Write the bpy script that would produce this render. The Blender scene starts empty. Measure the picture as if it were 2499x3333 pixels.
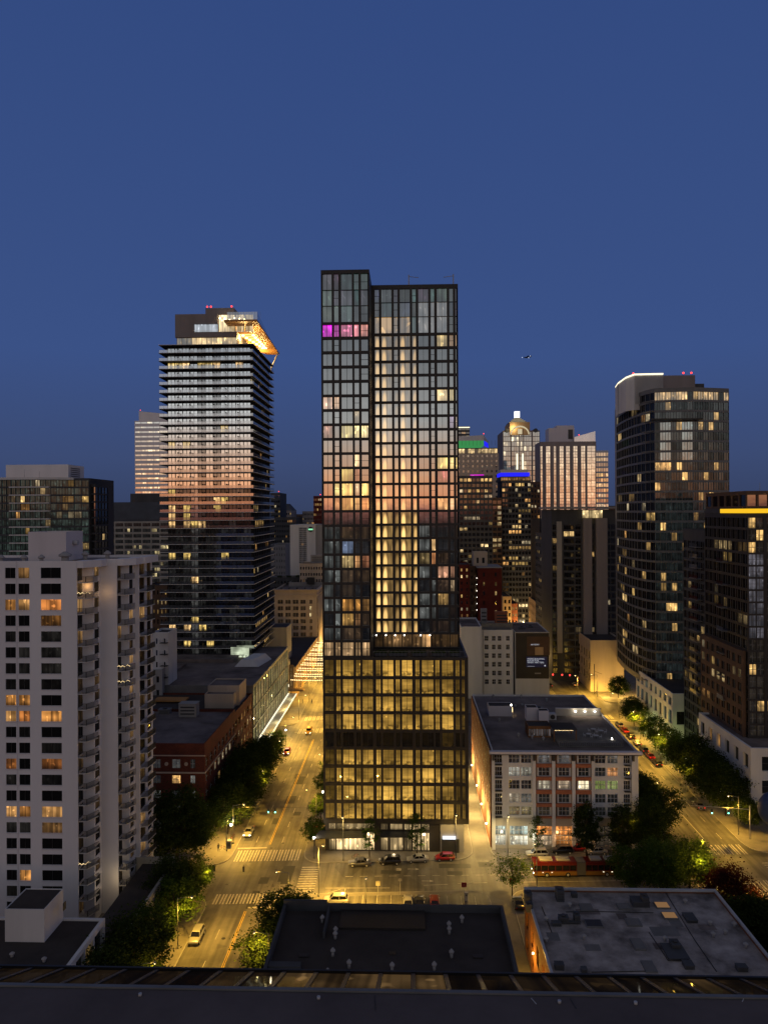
import bpy, math, random
from mathutils import Vector, Matrix
R = random.Random(11)
scn = bpy.context.scene
COL = scn.collection
# ------------------------------------------------------------------ camera frame
F = 2400.0; CX, CY = 1249.5, 1666.5; CZ = 73.0
AL = math.atan(80 / F); RL = 0.0052
RV = Vector((math.cos(AL), math.sin(AL), 0)); FW = Vector((-math.sin(AL), math.cos(AL), 0)); UP = Vector((0, 0, 1))
def ray(px, py):
    u = (px - CX) / F; v = (CY - py) / F
    return RV * (u + RL * v) + UP * (v - RL * u) + FW
def at(px, py, Y):
    d = ray(px, py); t = Y / d.y
    return d.x * t, CZ + d.z * t
def xa(px, Y, py=1666): return at(px, py, Y)[0]
def za(py, Y, px=1250): return at(px, py, Y)[1]
def gr(px, py, z=0.0):
    d = ray(px, py); t = (z - CZ) / d.z
    return d.x * t, d.y * t
# ------------------------------------------------------------------ materials
M = {}
def newmat(name):
    m = bpy.data.materials.new(name); m.use_nodes = True
    nt = m.node_tree; nt.nodes.clear()
    return m, nt, nt.nodes.new('ShaderNodeOutputMaterial')
def N(nt, t, **k):
    n = nt.nodes.new(t)
    for a, b in k.items(): setattr(n, a, b)
    return n
def surf(name, c, rough=.85, sc=.6, amt=.25, bump=.0, metal=0, spec=.3, c2=None, streak=False):
    m, nt, out = newmat(name); L = nt.links.new
    p = N(nt, 'ShaderNodeBsdfPrincipled'); L(p.outputs[0], out.inputs[0])
    p.inputs['Roughness'].default_value = rough; p.inputs['Metallic'].default_value = metal
    p.inputs['Specular IOR Level'].default_value = spec
    g = N(nt, 'ShaderNodeNewGeometry')
    mp = N(nt, 'ShaderNodeMapping'); L(g.outputs['Position'], mp.inputs[0])
    if streak: mp.inputs['Scale'].default_value = (1, 1, .12)
    n1 = N(nt, 'ShaderNodeTexNoise'); n1.inputs['Scale'].default_value = sc; n1.inputs['Detail'].default_value = 8; n1.inputs['Roughness'].default_value = .65
    L(mp.outputs[0], n1.inputs[0])
    r = N(nt, 'ShaderNodeValToRGB'); L(n1.outputs[0], r.inputs[0])
    lo = [x * (1 - amt) for x in c]; hi = [min(1, x * (1 + amt)) for x in (c2 or c)]
    r.color_ramp.elements[0].position = .33; r.color_ramp.elements[1].position = .67
    r.color_ramp.elements[0].color = (*lo, 1); r.color_ramp.elements[1].color = (*hi, 1)
    L(r.outputs[0], p.inputs['Base Color'])
    if bump:
        b = N(nt, 'ShaderNodeBump'); b.inputs['Strength'].default_value = bump; b.inputs['Distance'].default_value = .05
        n2 = N(nt, 'ShaderNodeTexNoise'); n2.inputs['Scale'].default_value = sc * 12; n2.inputs['Detail'].default_value = 4
        L(g.outputs['Position'], n2.inputs[0]); L(n2.outputs[0], b.inputs['Height']); L(b.outputs[0], p.inputs['Normal'])
    M[name] = m; return m
def streaky(name):
    nt = M[name].node_tree; L = nt.links.new; p = [n for n in nt.nodes if n.type == 'BSDF_PRINCIPLED'][0]; src = p.inputs['Base Color'].links[0].from_socket
    g = N(nt, 'ShaderNodeNewGeometry'); mp = N(nt, 'ShaderNodeMapping'); mp.inputs['Scale'].default_value = (1.1, .05, 1); L(g.outputs['Position'], mp.inputs[0])
    n = N(nt, 'ShaderNodeTexNoise'); n.inputs['Scale'].default_value = 1; n.inputs['Detail'].default_value = 5; L(mp.outputs[0], n.inputs[0])
    r = N(nt, 'ShaderNodeValToRGB'); L(n.outputs[0], r.inputs[0]); r.color_ramp.elements[0].position = .35; r.color_ramp.elements[0].color = (.62, .62, .62, 1); r.color_ramp.elements[1].position = .62; r.color_ramp.elements[1].color = (1.25, 1.25, 1.25, 1)
    v = N(nt, 'ShaderNodeTexVoronoi'); v.inputs['Scale'].default_value = .16; L(g.outputs['Position'], v.inputs[0])
    r2 = N(nt, 'ShaderNodeValToRGB'); L(v.outputs['Color'], r2.inputs[0]); r2.color_ramp.elements[0].position = .1; r2.color_ramp.elements[0].color = (.72, .72, .72, 1); r2.color_ramp.elements[1].position = .6; r2.color_ramp.elements[1].color = (1.12, 1.12, 1.12, 1)
    m1 = N(nt, 'ShaderNodeMixRGB', blend_type='MULTIPLY'); m1.inputs[0].default_value = 1; L(src, m1.inputs[1]); L(r.outputs[0], m1.inputs[2])
    m2 = N(nt, 'ShaderNodeMixRGB', blend_type='MULTIPLY'); m2.inputs[0].default_value = 1; L(m1.outputs[0], m2.inputs[1]); L(r2.outputs[0], m2.inputs[2]); L(m2.outputs[0], p.inputs['Base Color'])
def brick(name, c, c2, mortar, bw=.4):
    m, nt, out = newmat(name); L = nt.links.new
    p = N(nt, 'ShaderNodeBsdfPrincipled'); L(p.outputs[0], out.inputs[0]); p.inputs['Roughness'].default_value = .9
    uv = N(nt, 'ShaderNodeUVMap'); b = N(nt, 'ShaderNodeTexBrick'); L(uv.outputs[0], b.inputs[0])
    b.inputs['Color1'].default_value = (*c, 1); b.inputs['Color2'].default_value = (*c2, 1); b.inputs['Mortar'].default_value = (*mortar, 1)
    b.inputs['Scale'].default_value = 1; b.inputs['Brick Width'].default_value = bw; b.inputs['Row Height'].default_value = bw * .4; b.inputs['Mortar Size'].default_value = .02
    n = N(nt, 'ShaderNodeTexNoise'); n.inputs['Scale'].default_value = .35; n.inputs['Detail'].default_value = 6; L(uv.outputs[0], n.inputs[0])
    mx = N(nt, 'ShaderNodeMixRGB', blend_type='MULTIPLY'); mx.inputs[0].default_value = .7
    rr = N(nt, 'ShaderNodeValToRGB'); L(n.outputs[0], rr.inputs[0]); rr.color_ramp.elements[0].position = .3; rr.color_ramp.elements[0].color = (.45, .45, .45, 1); rr.color_ramp.elements[1].position = .7
    L(b.outputs[0], mx.inputs[1]); L(rr.outputs[0], mx.inputs[2]); L(mx.outputs[0], p.inputs['Base Color'])
    M[name] = m
def emit(name, c, k, samp=False):
    m, nt, out = newmat(name)
    e = N(nt, 'ShaderNodeEmission'); e.inputs[0].default_value = (*c, 1); e.inputs[1].default_value = k
    nt.links.new(e.outputs[0], out.inputs[0])
    if not samp: m.cycles.emission_sampling = 'NONE'
    M[name] = m
def pane_mat(name, mode):
    """glass pane: mirror-like coat over a dark room plus glow for inside light, skylit curtains and canopy reflections (corner colour 'em', face value 'rf')"""
    m, nt, out = newmat(name); L = nt.links.new
    at_ = N(nt, 'ShaderNodeAttribute', attribute_name='em'); rf = N(nt, 'ShaderNodeAttribute', attribute_name='rf')
    uv = N(nt, 'ShaderNodeUVMap'); sep = N(nt, 'ShaderNodeSeparateXYZ'); L(uv.outputs[0], sep.inputs[0])
    sd = N(nt, 'ShaderNodeMath', operation='MULTIPLY'); L(at_.outputs['Alpha'], sd.inputs[0]); sd.inputs[1].default_value = 97.0
    cmb = N(nt, 'ShaderNodeCombineXYZ'); L(sep.outputs[0], cmb.inputs[0]); L(sep.outputs[1], cmb.inputs[1]); L(sd.outputs[0], cmb.inputs[2])
    def noise(sx, sy, detail):
        mp = N(nt, 'ShaderNodeMapping'); mp.inputs['Scale'].default_value = (sx, sy, 1); L(cmb.outputs[0], mp.inputs[0])
        n = N(nt, 'ShaderNodeTexNoise'); n.inputs['Scale'].default_value = 1; n.inputs['Detail'].default_value = detail; L(mp.outputs[0], n.inputs[0])
        return n.outputs[0]
    def ramp(s, a, b, lo=0, hi=1):
        q = N(nt, 'ShaderNodeMapRange'); q.inputs[1].default_value = a; q.inputs[2].default_value = b; q.inputs[3].default_value = lo; q.inputs[4].default_value = hi
        L(s, q.inputs[0]); return q.outputs[0]
    def mul(a, b):
        q = N(nt, 'ShaderNodeMath', operation='MULTIPLY'); L(a, q.inputs[0])
        if hasattr(b, 'links'): L(b, q.inputs[1])
        else: q.inputs[1].default_value = b
        return q.outputs[0]
    def add(a, b):
        q = N(nt, 'ShaderNodeMath', operation='ADD'); L(a, q.inputs[0]); L(b, q.inputs[1]); return q.outputs[0]
    if mode == 'room':
        big = ramp(noise(.35, .8, 1), .38, .6, .4, 1.1)
        cur = ramp(noise(1.5, .12, 1), .42, .56, .45, 1.1)
        spot = ramp(noise(1.6, 2.6, 0), .70, .76, 0, 1.2)
        low = ramp(sep.outputs[1], 0, .35, .55, 1)
        pat = add(mul(mul(big, cur), low), mul(spot, big))
    elif mode == 'arch':
        g = N(nt, 'ShaderNodeTexGradient', gradient_type='SPHERICAL')
        mp = N(nt, 'ShaderNodeMapping'); mp.inputs['Location'].default_value = (-1.0, -.15, 0); mp.inputs['Scale'].default_value = (1.7, 1.15, 0)
        L(uv.outputs[0], mp.inputs[0]); L(mp.outputs[0], g.inputs[0])
        pat = add(mul(ramp(noise(1.2, .6, 1), .35, .65, .10, .34), 1), ramp(g.outputs[0], .0, .5, 0, 1.15))
    else:
        gg = N(nt, 'ShaderNodeNewGeometry')
        def wn(sc, s3, dt):
            mp = N(nt, 'ShaderNodeMapping'); mp.inputs['Scale'].default_value = s3; L(gg.outputs['Position'], mp.inputs[0])
            n = N(nt, 'ShaderNodeTexNoise'); n.inputs['Scale'].default_value = sc; n.inputs['Detail'].default_value = dt; L(mp.outputs[0], n.inputs[0]); return n.outputs[0]
        v1 = ramp(sep.outputs[1], 0, 1, 1.2, .62)
        rooms = ramp(wn(1, (.16, .2, .3), 1), .36, .62, .5, 1.3)
        fine = ramp(noise(.5, 1.2, 2), .3, .7, .75, 1.2)
        wavy = ramp(wn(1, (.3, .3, 2.4), 3), .42, .58, .8, 1.1)
        low = ramp(sep.outputs[1], .12, .34, 0, 1)
        lowm = N(nt, 'ShaderNodeMath', operation='MAXIMUM'); L(low, lowm.inputs[0]); L(ramp(wn(1, (.9, .9, .9), 2), .46, .5, .35, 1), lowm.inputs[1])
        spots = ramp(wn(1, (.9, .9, 1.1), 0), .82, .86, 0, 2.2)
        pat = add(mul(mul(mul(rooms, v1), mul(fine, wavy)), lowm.outputs[0]), spots)
    e = N(nt, 'ShaderNodeEmission')
    gm = N(nt, 'ShaderNodeGamma'); L(at_.outputs['Color'], gm.inputs[0]); gm.inputs[1].default_value = 1
    L(gm.outputs[0], e.inputs[0]); L(pat, e.inputs[1])
    d = N(nt, 'ShaderNodeBsdfDiffuse'); d.inputs[0].default_value = (.012, .012, .013, 1)
    g = N(nt, 'ShaderNodeBsdfGlossy'); g.inputs['Roughness'].default_value = .035; g.inputs[0].default_value = (.92, .96, .95, 1)
    geo = N(nt, 'ShaderNodeNewGeometry')
    nb = N(nt, 'ShaderNodeTexNoise'); nb.inputs['Scale'].default_value = .35; L(geo.outputs['Position'], nb.inputs[0])
    bp = N(nt, 'ShaderNodeBump'); bp.inputs['Strength'].default_value = .12; bp.inputs['Distance'].default_value = .05; L(nb.outputs[0], bp.inputs['Height']); L(bp.outputs[0], g.inputs['Normal'])
    mx = N(nt, 'ShaderNodeMixShader'); L(rf.outputs['Fac'], mx.inputs[0]); L(d.outputs[0], mx.inputs[1]); L(g.outputs[0], mx.inputs[2])
    ad = N(nt, 'ShaderNodeAddShader'); L(mx.outputs[0], ad.inputs[0]); L(e.outputs[0], ad.inputs[1]); L(ad.outputs[0], out.inputs[0])
    m.cycles.emission_sampling = 'NONE'
    M[name] = m
pane_mat('pane', 'room'); pane_mat('glow', 'glow'); pane_mat('arch', 'arch')
surf('asphalt', (.070, .066, .060), .62, .07, .38, .3, c2=(.115, .108, .096), spec=.45)
streaky('asphalt')
surf('roadnew', (.05, .05, .048), .7, .15, .3, .3)
surf('pavement', (.17, .16, .145), .85, .3, .22, .2)
surf('kerbstone', (.26, .25, .23), .8, .5, .2)
surf('earth', (.03, .03, .03), .95, .01, .4)
surf('paint', (.40, .38, .34), .7, 1.6, .35); surf('paint_yellow', (.55, .36, .06), .7, 1.6, .3)
surf('white_stucco', (.68, .68, .73), .85, .12, .07, .05, streak=True)
surf('lav_stucco', (.60, .58, .63), .85, .12, .08, .05, streak=True)
surf('white_wall', (.62, .63, .65), .85, .2, .10, streak=True)
surf('bright_white', (.82, .82, .86), .8, .2, .06, streak=True); surf('grey_wall', (.30, .30, .31), .85, .2, .12, streak=True)
surf('grey_dark', (.065, .07, .08), .8, .2, .2, streak=True)
surf('taupe', (.25, .225, .225), .8, .2, .12, streak=True)
surf('concrete', (.34, .33, .31), .85, .2, .15, .1, streak=True)
surf('beige', (.50, .42, .34), .85, .2, .14, streak=True)
surf('tan', (.52, .36, .2), .85, .2, .15, streak=True)
surf('terracotta', (.36, .13, .07), .85, .4, .15)
surf('black_frame', (.030, .027, .026), .5, .2, .2, spec=.4)
surf('dark_metal', (.035, .037, .04), .5, .4, .2, spec=.5)
surf('mid_metal', (.14, .145, .15), .5, .4, .2, spec=.5)
surf('slab', (.17, .165, .16), .7, .3, .2)
surf('pale_metal', (.42, .43, .45), .5, .4, .15, spec=.5)
surf('roof_grey', (.125, .105, .098), .9, .10, .4, .4, c2=(.185, .155, .145))
surf('roof_dark', (.05, .043, .040), .9, .12, .3, .4)
surf('roof_pale', (.22, .195, .185), .9, .2, .5, .5, c2=(.33, .30, .285))
surf('wood', (.2, .09, .03), .6, .8, .3)
surf('gold_soffit', (.45, .22, .07), .5, .4, .15)
surf('bark', (.06, .045, .03), .95, 2, .3, .5)
surf('brown_wall', (.12, .075, .05), .85, .3, .2)
surf('maroon', (.10, .016, .013), .85, .3, .2)
surf('navy', (.02, .045, .16), .6, .3, .15)
surf('white_rail', (.45, .45, .46), .5, .5, .1)
brick('red_brick', (.21, .042, .02), (.14, .028, .015), (.08, .04, .03))
brick('orange_brick', (.33, .115, .045), (.24, .08, .03), (.16, .09, .06), .5)
emit('sig_red', (1, .05, .04), 3); emit('sig_green', (.15, 1, .65), 8); emit('lamp_warm', (1, .72, .32), 14); emit('lamp_white', (1, .93, .8), 9)
emit('bulb', (1, .72, .34), 3.5); emit('led', (1, .90, .62), 1.6); emit('yellow_led', (1, .56, .02), 1.0); emit('green_glow', (.10, .60, .18), .42); emit('blue_glow', (.02, .02, .9), 1.1)
emit('tail', (1, .03, .02), 1.6); emit('head', (1, .9, .7), 10); emit('magenta', (1, 0, .9), 1); emit('crown_glow', (1, .55, .14), 2.2); emit('soft_white', (.9, .93, 1), 1.8); emit('crown_led', (1, .85, .55), .6); emit('sign_green', (.35, 1, .55), .9)
def railglass():
    m, nt, out = newmat('rail_glass'); L = nt.links.new
    t = N(nt, 'ShaderNodeBsdfTransparent'); t.inputs[0].default_value = (.8, .83, .85, 1)
    g = N(nt, 'ShaderNodeBsdfGlossy'); g.inputs['Roughness'].default_value = .05
    mx = N(nt, 'ShaderNodeMixShader'); mx.inputs[0].default_value = .55
    L(t.outputs[0], mx.inputs[1]); L(g.outputs[0], mx.inputs[2]); L(mx.outputs[0], out.inputs[0]); M['rail_glass'] = m
railglass()
def leafmat(name, c, c2):
    m, nt, out = newmat(name); L = nt.links.new
    d = N(nt, 'ShaderNodeBsdfDiffuse'); t = N(nt, 'ShaderNodeBsdfTranslucent'); mx = N(nt, 'ShaderNodeMixShader'); mx.inputs[0].default_value = .35
    g = N(nt, 'ShaderNodeNewGeometry'); r = N(nt, 'ShaderNodeValToRGB'); L(g.outputs['Random Per Island'], r.inputs[0])
    r.color_ramp.elements[0].color = (*c, 1); r.color_ramp.elements[1].color = (*c2, 1)
    L(r.outputs[0], d.inputs[0]); L(r.outputs[0], t.inputs[0]); L(d.outputs[0], mx.inputs[1]); L(t.outputs[0], mx.inputs[2]); L(mx.outputs[0], out.inputs[0]); M[name] = m
leafmat('leaf', (.03, .06, .014), (.08, .13, .025)); leafmat('leaf_dark', (.02, .036, .012), (.055, .08, .02)); leafmat('leaf_red', (.03, .010, .010), (.055, .02, .014)); leafmat('leaf_bright', (.05, .10, .018), (.12, .17, .03))
def carpaint(name, c):
    m, nt, out = newmat(name); p = N(nt, 'ShaderNodeBsdfPrincipled'); nt.links.new(p.outputs[0], out.inputs[0])
    p.inputs['Base Color'].default_value = (*c, 1); p.inputs['Roughness'].default_value = .3; p.inputs['Coat Weight'].default_value = .7; p.inputs['Metallic'].default_value = .25; M[name] = m
carpaint('bus_red', (.13, .008, .008)); carpaint('p_white', (.40, .40, .39)); carpaint('p_silver', (.34, .34, .33)); carpaint('p_black', (.012, .012, .014)); carpaint('p_red', (.32, .012, .012)); carpaint('p_grey', (.09, .09, .1)); carpaint('p_gold', (.5, .28, .03)); carpaint('p_blue', (.03, .05, .12))
surf('tyre', (.015, .015, .015), .9); 
m, nt, out = newmat('car_glass'); p = N(nt, 'ShaderNodeBsdfPrincipled'); nt.links.new(p.outputs[0], out.inputs[0]); p.inputs['Base Color'].default_value = (.01, .01, .012, 1); p.inputs['Roughness'].default_value = .08; M['car_glass'] = m
# ------------------------------------------------------------------ mesh helper
def tag(o, label=None, cat=None, group=None, kind=None):
    if label: o['label'] = label
    if cat: o['category'] = cat
    if group: o['group'] = group
    if kind: o['kind'] = kind
    return o
def empty(name, loc, label=None, cat=None, group=None):
    o = bpy.data.objects.new(name, None); o.location = loc; o.empty_display_size = .3; COL.objects.link(o)
    return tag(o, label, cat, group)
def wloc(o):
    v = Vector((0, 0, 0))
    while o is not None: v += o.location; o = o.parent
    return v
class MB:
    def __init__(s): s.v = []; s.f = []; s.m = []; s.em = []; s.rf = []; s.uv = []; s.sm = []
    def face(s, pts, m=0, em=(0, 0, 0, 0), rf=0., uv=None, smooth=False):
        b = len(s.v); s.v += [tuple(p) for p in pts]; s.f.append(tuple(range(b, b + len(pts)))); s.m.append(m); s.em.append(em); s.rf.append(rf); s.sm.append(smooth)
        if uv is None:
            a = Vector(pts[0]); n = (Vector(pts[1]) - a).cross(Vector(pts[2]) - a)
            if abs(n.z) > max(abs(n.x), abs(n.y)): uv = [(q[0], q[1]) for q in pts]
            elif abs(n.x) > abs(n.y): uv = [(q[1], q[2]) for q in pts]
            else: uv = [(q[0], q[2]) for q in pts]
        s.uv.append(uv)
    def hexa(s, P, m=0):  # 8 points: bottom 4 ccw, top 4 ccw
        for q in ((3, 2, 1, 0), (4, 5, 6, 7), (0, 1, 5, 4), (1, 2, 6, 5), (2, 3, 7, 6), (3, 0, 4, 7)): s.face([P[i] for i in q], m)
    def box(s, x0, x1, y0, y1, z0, z1, m=0):
        s.hexa([(x0, y0, z0), (x1, y0, z0), (x1, y1, z0), (x0, y1, z0), (x0, y0, z1), (x1, y0, z1), (x1, y1, z1), (x0, y1, z1)], m)
    def prism(s, poly, z0, z1, m=0, mt=None, bottom=True):
        n = len(poly); zt = z1 if callable(z1) else (lambda x, y: z1)
        s.face([(x, y, zt(x, y)) for x, y in poly], m if mt is None else mt)
        if bottom: s.face([(x, y, z0) for x, y in reversed(poly)], m)
        for i in range(n):
            a = poly[i]; b = poly[(i + 1) % n]
            s.face([(a[0], a[1], z0), (b[0], b[1], z0), (b[0], b[1], zt(*b)), (a[0], a[1], zt(*a))], m)
    def cyl(s, x, y, z0, z1, r, n=12, m=0, r2=None, cap=True):
        r2 = r if r2 is None else r2
        A = [(math.cos(2 * math.pi * i / n), math.sin(2 * math.pi * i / n)) for i in range(n)]
        for i in range(n):
            a = A[i]; b = A[(i + 1) % n]
            s.face([(x + r * a[0], y + r * a[1], z0), (x + r * b[0], y + r * b[1], z0), (x + r2 * b[0], y + r2 * b[1], z1), (x + r2 * a[0], y + r2 * a[1], z1)], m, smooth=True)
        if cap:
            s.face([(x + r2 * a[0], y + r2 * a[1], z1) for a in A], m); s.face([(x + r * a[0], y + r * a[1], z0) for a in reversed(A)], m)
    def tube(s, p, q, r, n=6, m=0, r2=None):
        p = Vector(p); q = Vector(q); d = (q - p)
        if d.length < 1e-6: return
        d.normalize(); a = d.orthogonal().normalized(); b = d.cross(a); r2 = r if r2 is None else r2
        C = [(a * math.cos(2 * math.pi * i / n) + b * math.sin(2 * math.pi * i / n)) for i in range(n)]
        for i in range(n):
            j = (i + 1) % n
            s.face([p + C[i] * r, p + C[j] * r, q + C[j] * r2, q + C[i] * r2], m, smooth=n > 5)
        s.face([q + c * r2 for c in C], m); s.face([p + c * r for c in reversed(C)], m)
    def ball(s, x, y, z, r, m=0, nu=8, nv=5, sz=1.0):
        P = lambda i, j: (x + r * math.sin(math.pi * j / nv) * math.cos(2 * math.pi * i / nu), y + r * math.sin(math.pi * j / nv) * math.sin(2 * math.pi * i / nu), z - r * sz * math.cos(math.pi * j / nv))
        for j in range(nv):
            for i in range(nu):
                q = [P(i, j), P(i + 1, j), P(i + 1, j + 1), P(i, j + 1)]
                if j == 0: q = [q[0], q[2], q[3]]
                elif j == nv - 1: q = q[:3]
                s.face(q, m, smooth=True)
    def pane(s, P, U, w, h, em=(0, 0, 0), rf=.3, m=0):
        P = Vector(P); U = Vector(U)
        sd = R.random()
        s.face([P, P + U * w, P + U * w + UP * h, P + UP * h], m, (em[0], em[1], em[2], sd), rf, [(0, 0), (w, 0), (w, 1), (0, 1)])
    def build(s, name, mats, parent=None, label=None, cat=None, group=None, kind=None, base=None):
        if not s.f: return None
        off = wloc(parent) if parent is not None else Vector(base or (0, 0, 0))
        me = bpy.data.meshes.new(name)
        me.from_pydata([(a - off.x, b - off.y, c - off.z) for a, b, c in s.v], [], s.f)
        me.polygons.foreach_set('material_index', s.m); me.polygons.foreach_set('use_smooth', s.sm)
        uvl = me.uv_layers.new(name='UVMap'); fl = []
        for u in s.uv:
            for a in u: fl += [a[0], a[1]]
        uvl.data.foreach_set('uv', fl)
        if any(r > 0 for r in s.rf) or any(e[0] or e[1] or e[2] for e in s.em):
            ca = me.attributes.new('em', 'FLOAT_COLOR', 'CORNER'); cl = []
            for e, f in zip(s.em, s.f): cl += list(e) * len(f)
            ca.data.foreach_set('color', cl)
            ra = me.attributes.new('rf', 'FLOAT', 'FACE'); ra.data.foreach_set('value', s.rf)
        for mm in (mats if isinstance(mats, (list, tuple)) else [mats]): me.materials.append(M[mm])
        if any(s.sm):
            import bmesh
            bm = bmesh.new(); bm.from_mesh(me); bmesh.ops.remove_doubles(bm, verts=bm.verts, dist=1e-4); bm.to_mesh(me); bm.free()
        o = bpy.data.objects.new(name, me); COL.objects.link(o)
        if parent is not None: o.parent = parent
        else: o.location = off
        return tag(o, label, cat, group, kind)
# ------------------------------------------------------------------ buildings
def inset(poly, d):
    n = len(poly); res = []
    for i in range(n):
        p0 = Vector(poly[i - 1]); p1 = Vector(poly[i]); p2 = Vector(poly[(i + 1) % n])
        a = (p1 - p0).normalized(); b = (p2 - p1).normalized()
        na = Vector((-a.y, a.x)); nb = Vector((-b.y, b.x))
        k = (na + nb); k = k / max(.15, (1 + na.dot(nb)))
        res.append(tuple(p1 + k * d))
    return res
def even(L, n, frac=.6, m=0.):
    p = (L - 2 * m) / n
    return [(m + p * (i + .5 - frac / 2), m + p * (i + .5 + frac / 2)) for i in range(n)]
def rws(z0, pitch, n, a, b): return [(z0 + k * pitch + a, z0 + k * pitch + b) for k in range(n)]
WARM = [(1, .60, .20), (1, .70, .32), (1, .50, .15), (1, .80, .48), (1, .66, .26), (1, .63, .2)]
def plit(p, k=1.0, rf=.35, pal=WARM, dim=.0, jit=.35):
    st = {'l': False, 'w': pal[0], 's': 1, 'r': -1, 'm': 1}
    def fn(c, r):
        q = rf * R.uniform(1 - jit, 1 + jit)
        if r != st['r']: st['r'] = r; st['m'] = R.choice([.3, .6, .9, 1.2, 2.0]); st['l'] = False
        on = R.random() < p * st['m'] * .8 or (st['l'] and R.random() < .35)
        if on:
            if not st['l']: st['w'] = R.choice(pal); st['s'] = R.choice([.25, .5, .8, 1.0, 1.3]) * R.uniform(.8, 1.1)
            st['l'] = True; w = st['w']; s = k * st['s']
            return (w[0] * s, w[1] * s, w[2] * s), q
        st['l'] = False
        return ((.02 * dim, .018 * dim, .015 * dim), q)
    return fn
class Bld:
    def __init__(s, name, label, base, group=None, wins='window', cat='building', frame='dark_metal'):
        s.root = empty(name, base, label, cat, group); s.wins = []; s.wn = wins; s.frame = frame
    def vol(s, poly, z0, z1, mats, d=.25, par=.6, faces={}, part='wall', cap=True):
        """mats: [wall, roof]"""
        if len(poly) == 4 and not hasattr(poly[0], '__len__'):
            x0, x1, y0, y1 = poly; poly = [(x0, y0), (x1, y0), (x1, y1), (x0, y1)]
        w = MB(); inn = inset(poly, d); n = len(poly)
        w.prism(inn, z0, z1 - par, 2, 1)
        for i in range(n):
            A = Vector(poly[i]); B = Vector(poly[(i + 1) % n]); a = Vector(inn[i]); b = Vector(inn[(i + 1) % n])
            L = (B - A).length; U = (B - A) / L; Nn = Vector((U.y, -U.x)); I = -Nn * d
            def seg(u0, u1, za_, zb):
                if zb - za_ < 1e-4 or u1 - u0 < 1e-4: return
                o0 = A + U * u0; o1 = A + U * u1
                i0 = a if u0 <= 1e-6 else o0 + I; i1 = b if u1 >= L - 1e-6 else o1 + I
                q = [o0, o1, i1, i0]
                w.hexa([(p.x, p.y, za_) for p in q] + [(p.x, p.y, zb) for p in q], 0)
            zones = faces.get(i)
            if not zones: seg(0, L, z0, z1); continue
            if isinstance(zones, dict): zones = [zones]
            zc = z0
            for zn in zones:
                a0 = zn.get('z0', z0); a1 = zn.get('z1', z1)
                seg(0, L, zc, a0); z = a0
                for ri, (r0, r1) in enumerate(zn['rows']):
                    seg(0, L, z, r0); z = r1; u = 0
                    for ci, (c0, c1) in enumerate(zn['cols']):
                        c0 = max(c0, .12); c1 = min(c1, L - .12)
                        seg(u, c0, r0, r1); u = c1
                        e = zn['lit'](ci, ri)
                        P = A + U * c0 + I * .88
                        s.wins.append((Vector((P.x, P.y, r0)), Vector((U.x, U.y, 0)), c1 - c0, r1 - r0, e, zn.get('mull', (1, 1)), zn.get('mat', 'pane'), Nn, zn.get('bar', .05)))
                    seg(u, L, r0, r1)
                seg(0, L, z, a1); zc = a1
            seg(0, L, zc, z1)
        return w.build(part, [mats[0], mats[1], 'dark_metal'], s.root)
    def finish(s, cap=100):
        cam = Vector((0, 0, CZ))
        def size(w):
            c = w[0] + w[1] * w[2] / 2 - cam; n = Vector((w[7].x, w[7].y, 0)); c.z *= .3
            cs = -n.dot(c.normalized()); ok = 1 if cs > .02 else 0
            q = c.x / c.y if c.y > 1 else 9
            if q < -.6 or q > .52: ok = 0
            return w[2] * w[3] * max(cs, 0) / c.length_squared * ok
        ws = sorted(s.wins, key=size, reverse=True)
        ws = [w for w in ws if size(w) > 0]
        rest = MB(); restm = ['pane', s.frame, 'glow', 'arch']
        for k, w in enumerate(ws):
            mb = MB() if k < cap else rest
            P, U, W, H, e, (nu, nv), mat, n2, bar = w
            em, rf = e; n3 = Vector((n2.x, n2.y, 0)); mi = {'pane': 0, 'glow': 2, 'arch': 3}[mat]
            if isinstance(em, list):
                for k2, ee in enumerate(em): mb.pane(P + U * W * k2 / len(em), U, W / len(em), H, ee, rf, mi)
            else: mb.pane(P, U, W, H, em, rf, mi)
            if (nu > 1 or nv > 1):
                def bar_(u0, u1, z0, z1):
                    q = [P + U * u0, P + U * u1]; q = [q[0] + n3 * .08, q[1] + n3 * .08, q[1] + n3 * .01, q[0] + n3 * .01]
                    mb.hexa([(a.x, a.y, P.z + z0) for a in q] + [(a.x, a.y, P.z + z1) for a in q], 1)
                for i in range(1, nu): bar_(W * i / nu - bar, W * i / nu + bar, 0, H)
                for j in range(1, nv):
                    ed = [0] + [W * i / nu for i in range(1, nu)] + [W]
                    for i in range(nu): bar_(ed[i] + (bar if i else 0), ed[i + 1] - (bar if i < nu - 1 else 0), H * j / nv - bar, H * j / nv + bar)
            if k < cap: mb.build(s.wn, restm, s.root)
        if rest.f: rest.build(s.wn, restm, s.root, kind='stuff')
        return s.root
def vent(root, x, y, z, h=.9, r=.28, name='roof_vent', mat='grey_wall'):
    m = MB(); m.cyl(x, y, z, z + h * .55, r * .7, 8); m.cyl(x, y, z + h * .55, z + h * .72, r * 1.15, 8, r2=r * 1.25); m.cyl(x, y, z + h * .72, z + h, r * 1.25, 8, r2=r * .3)
    m.build(name, mat, root)
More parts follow.
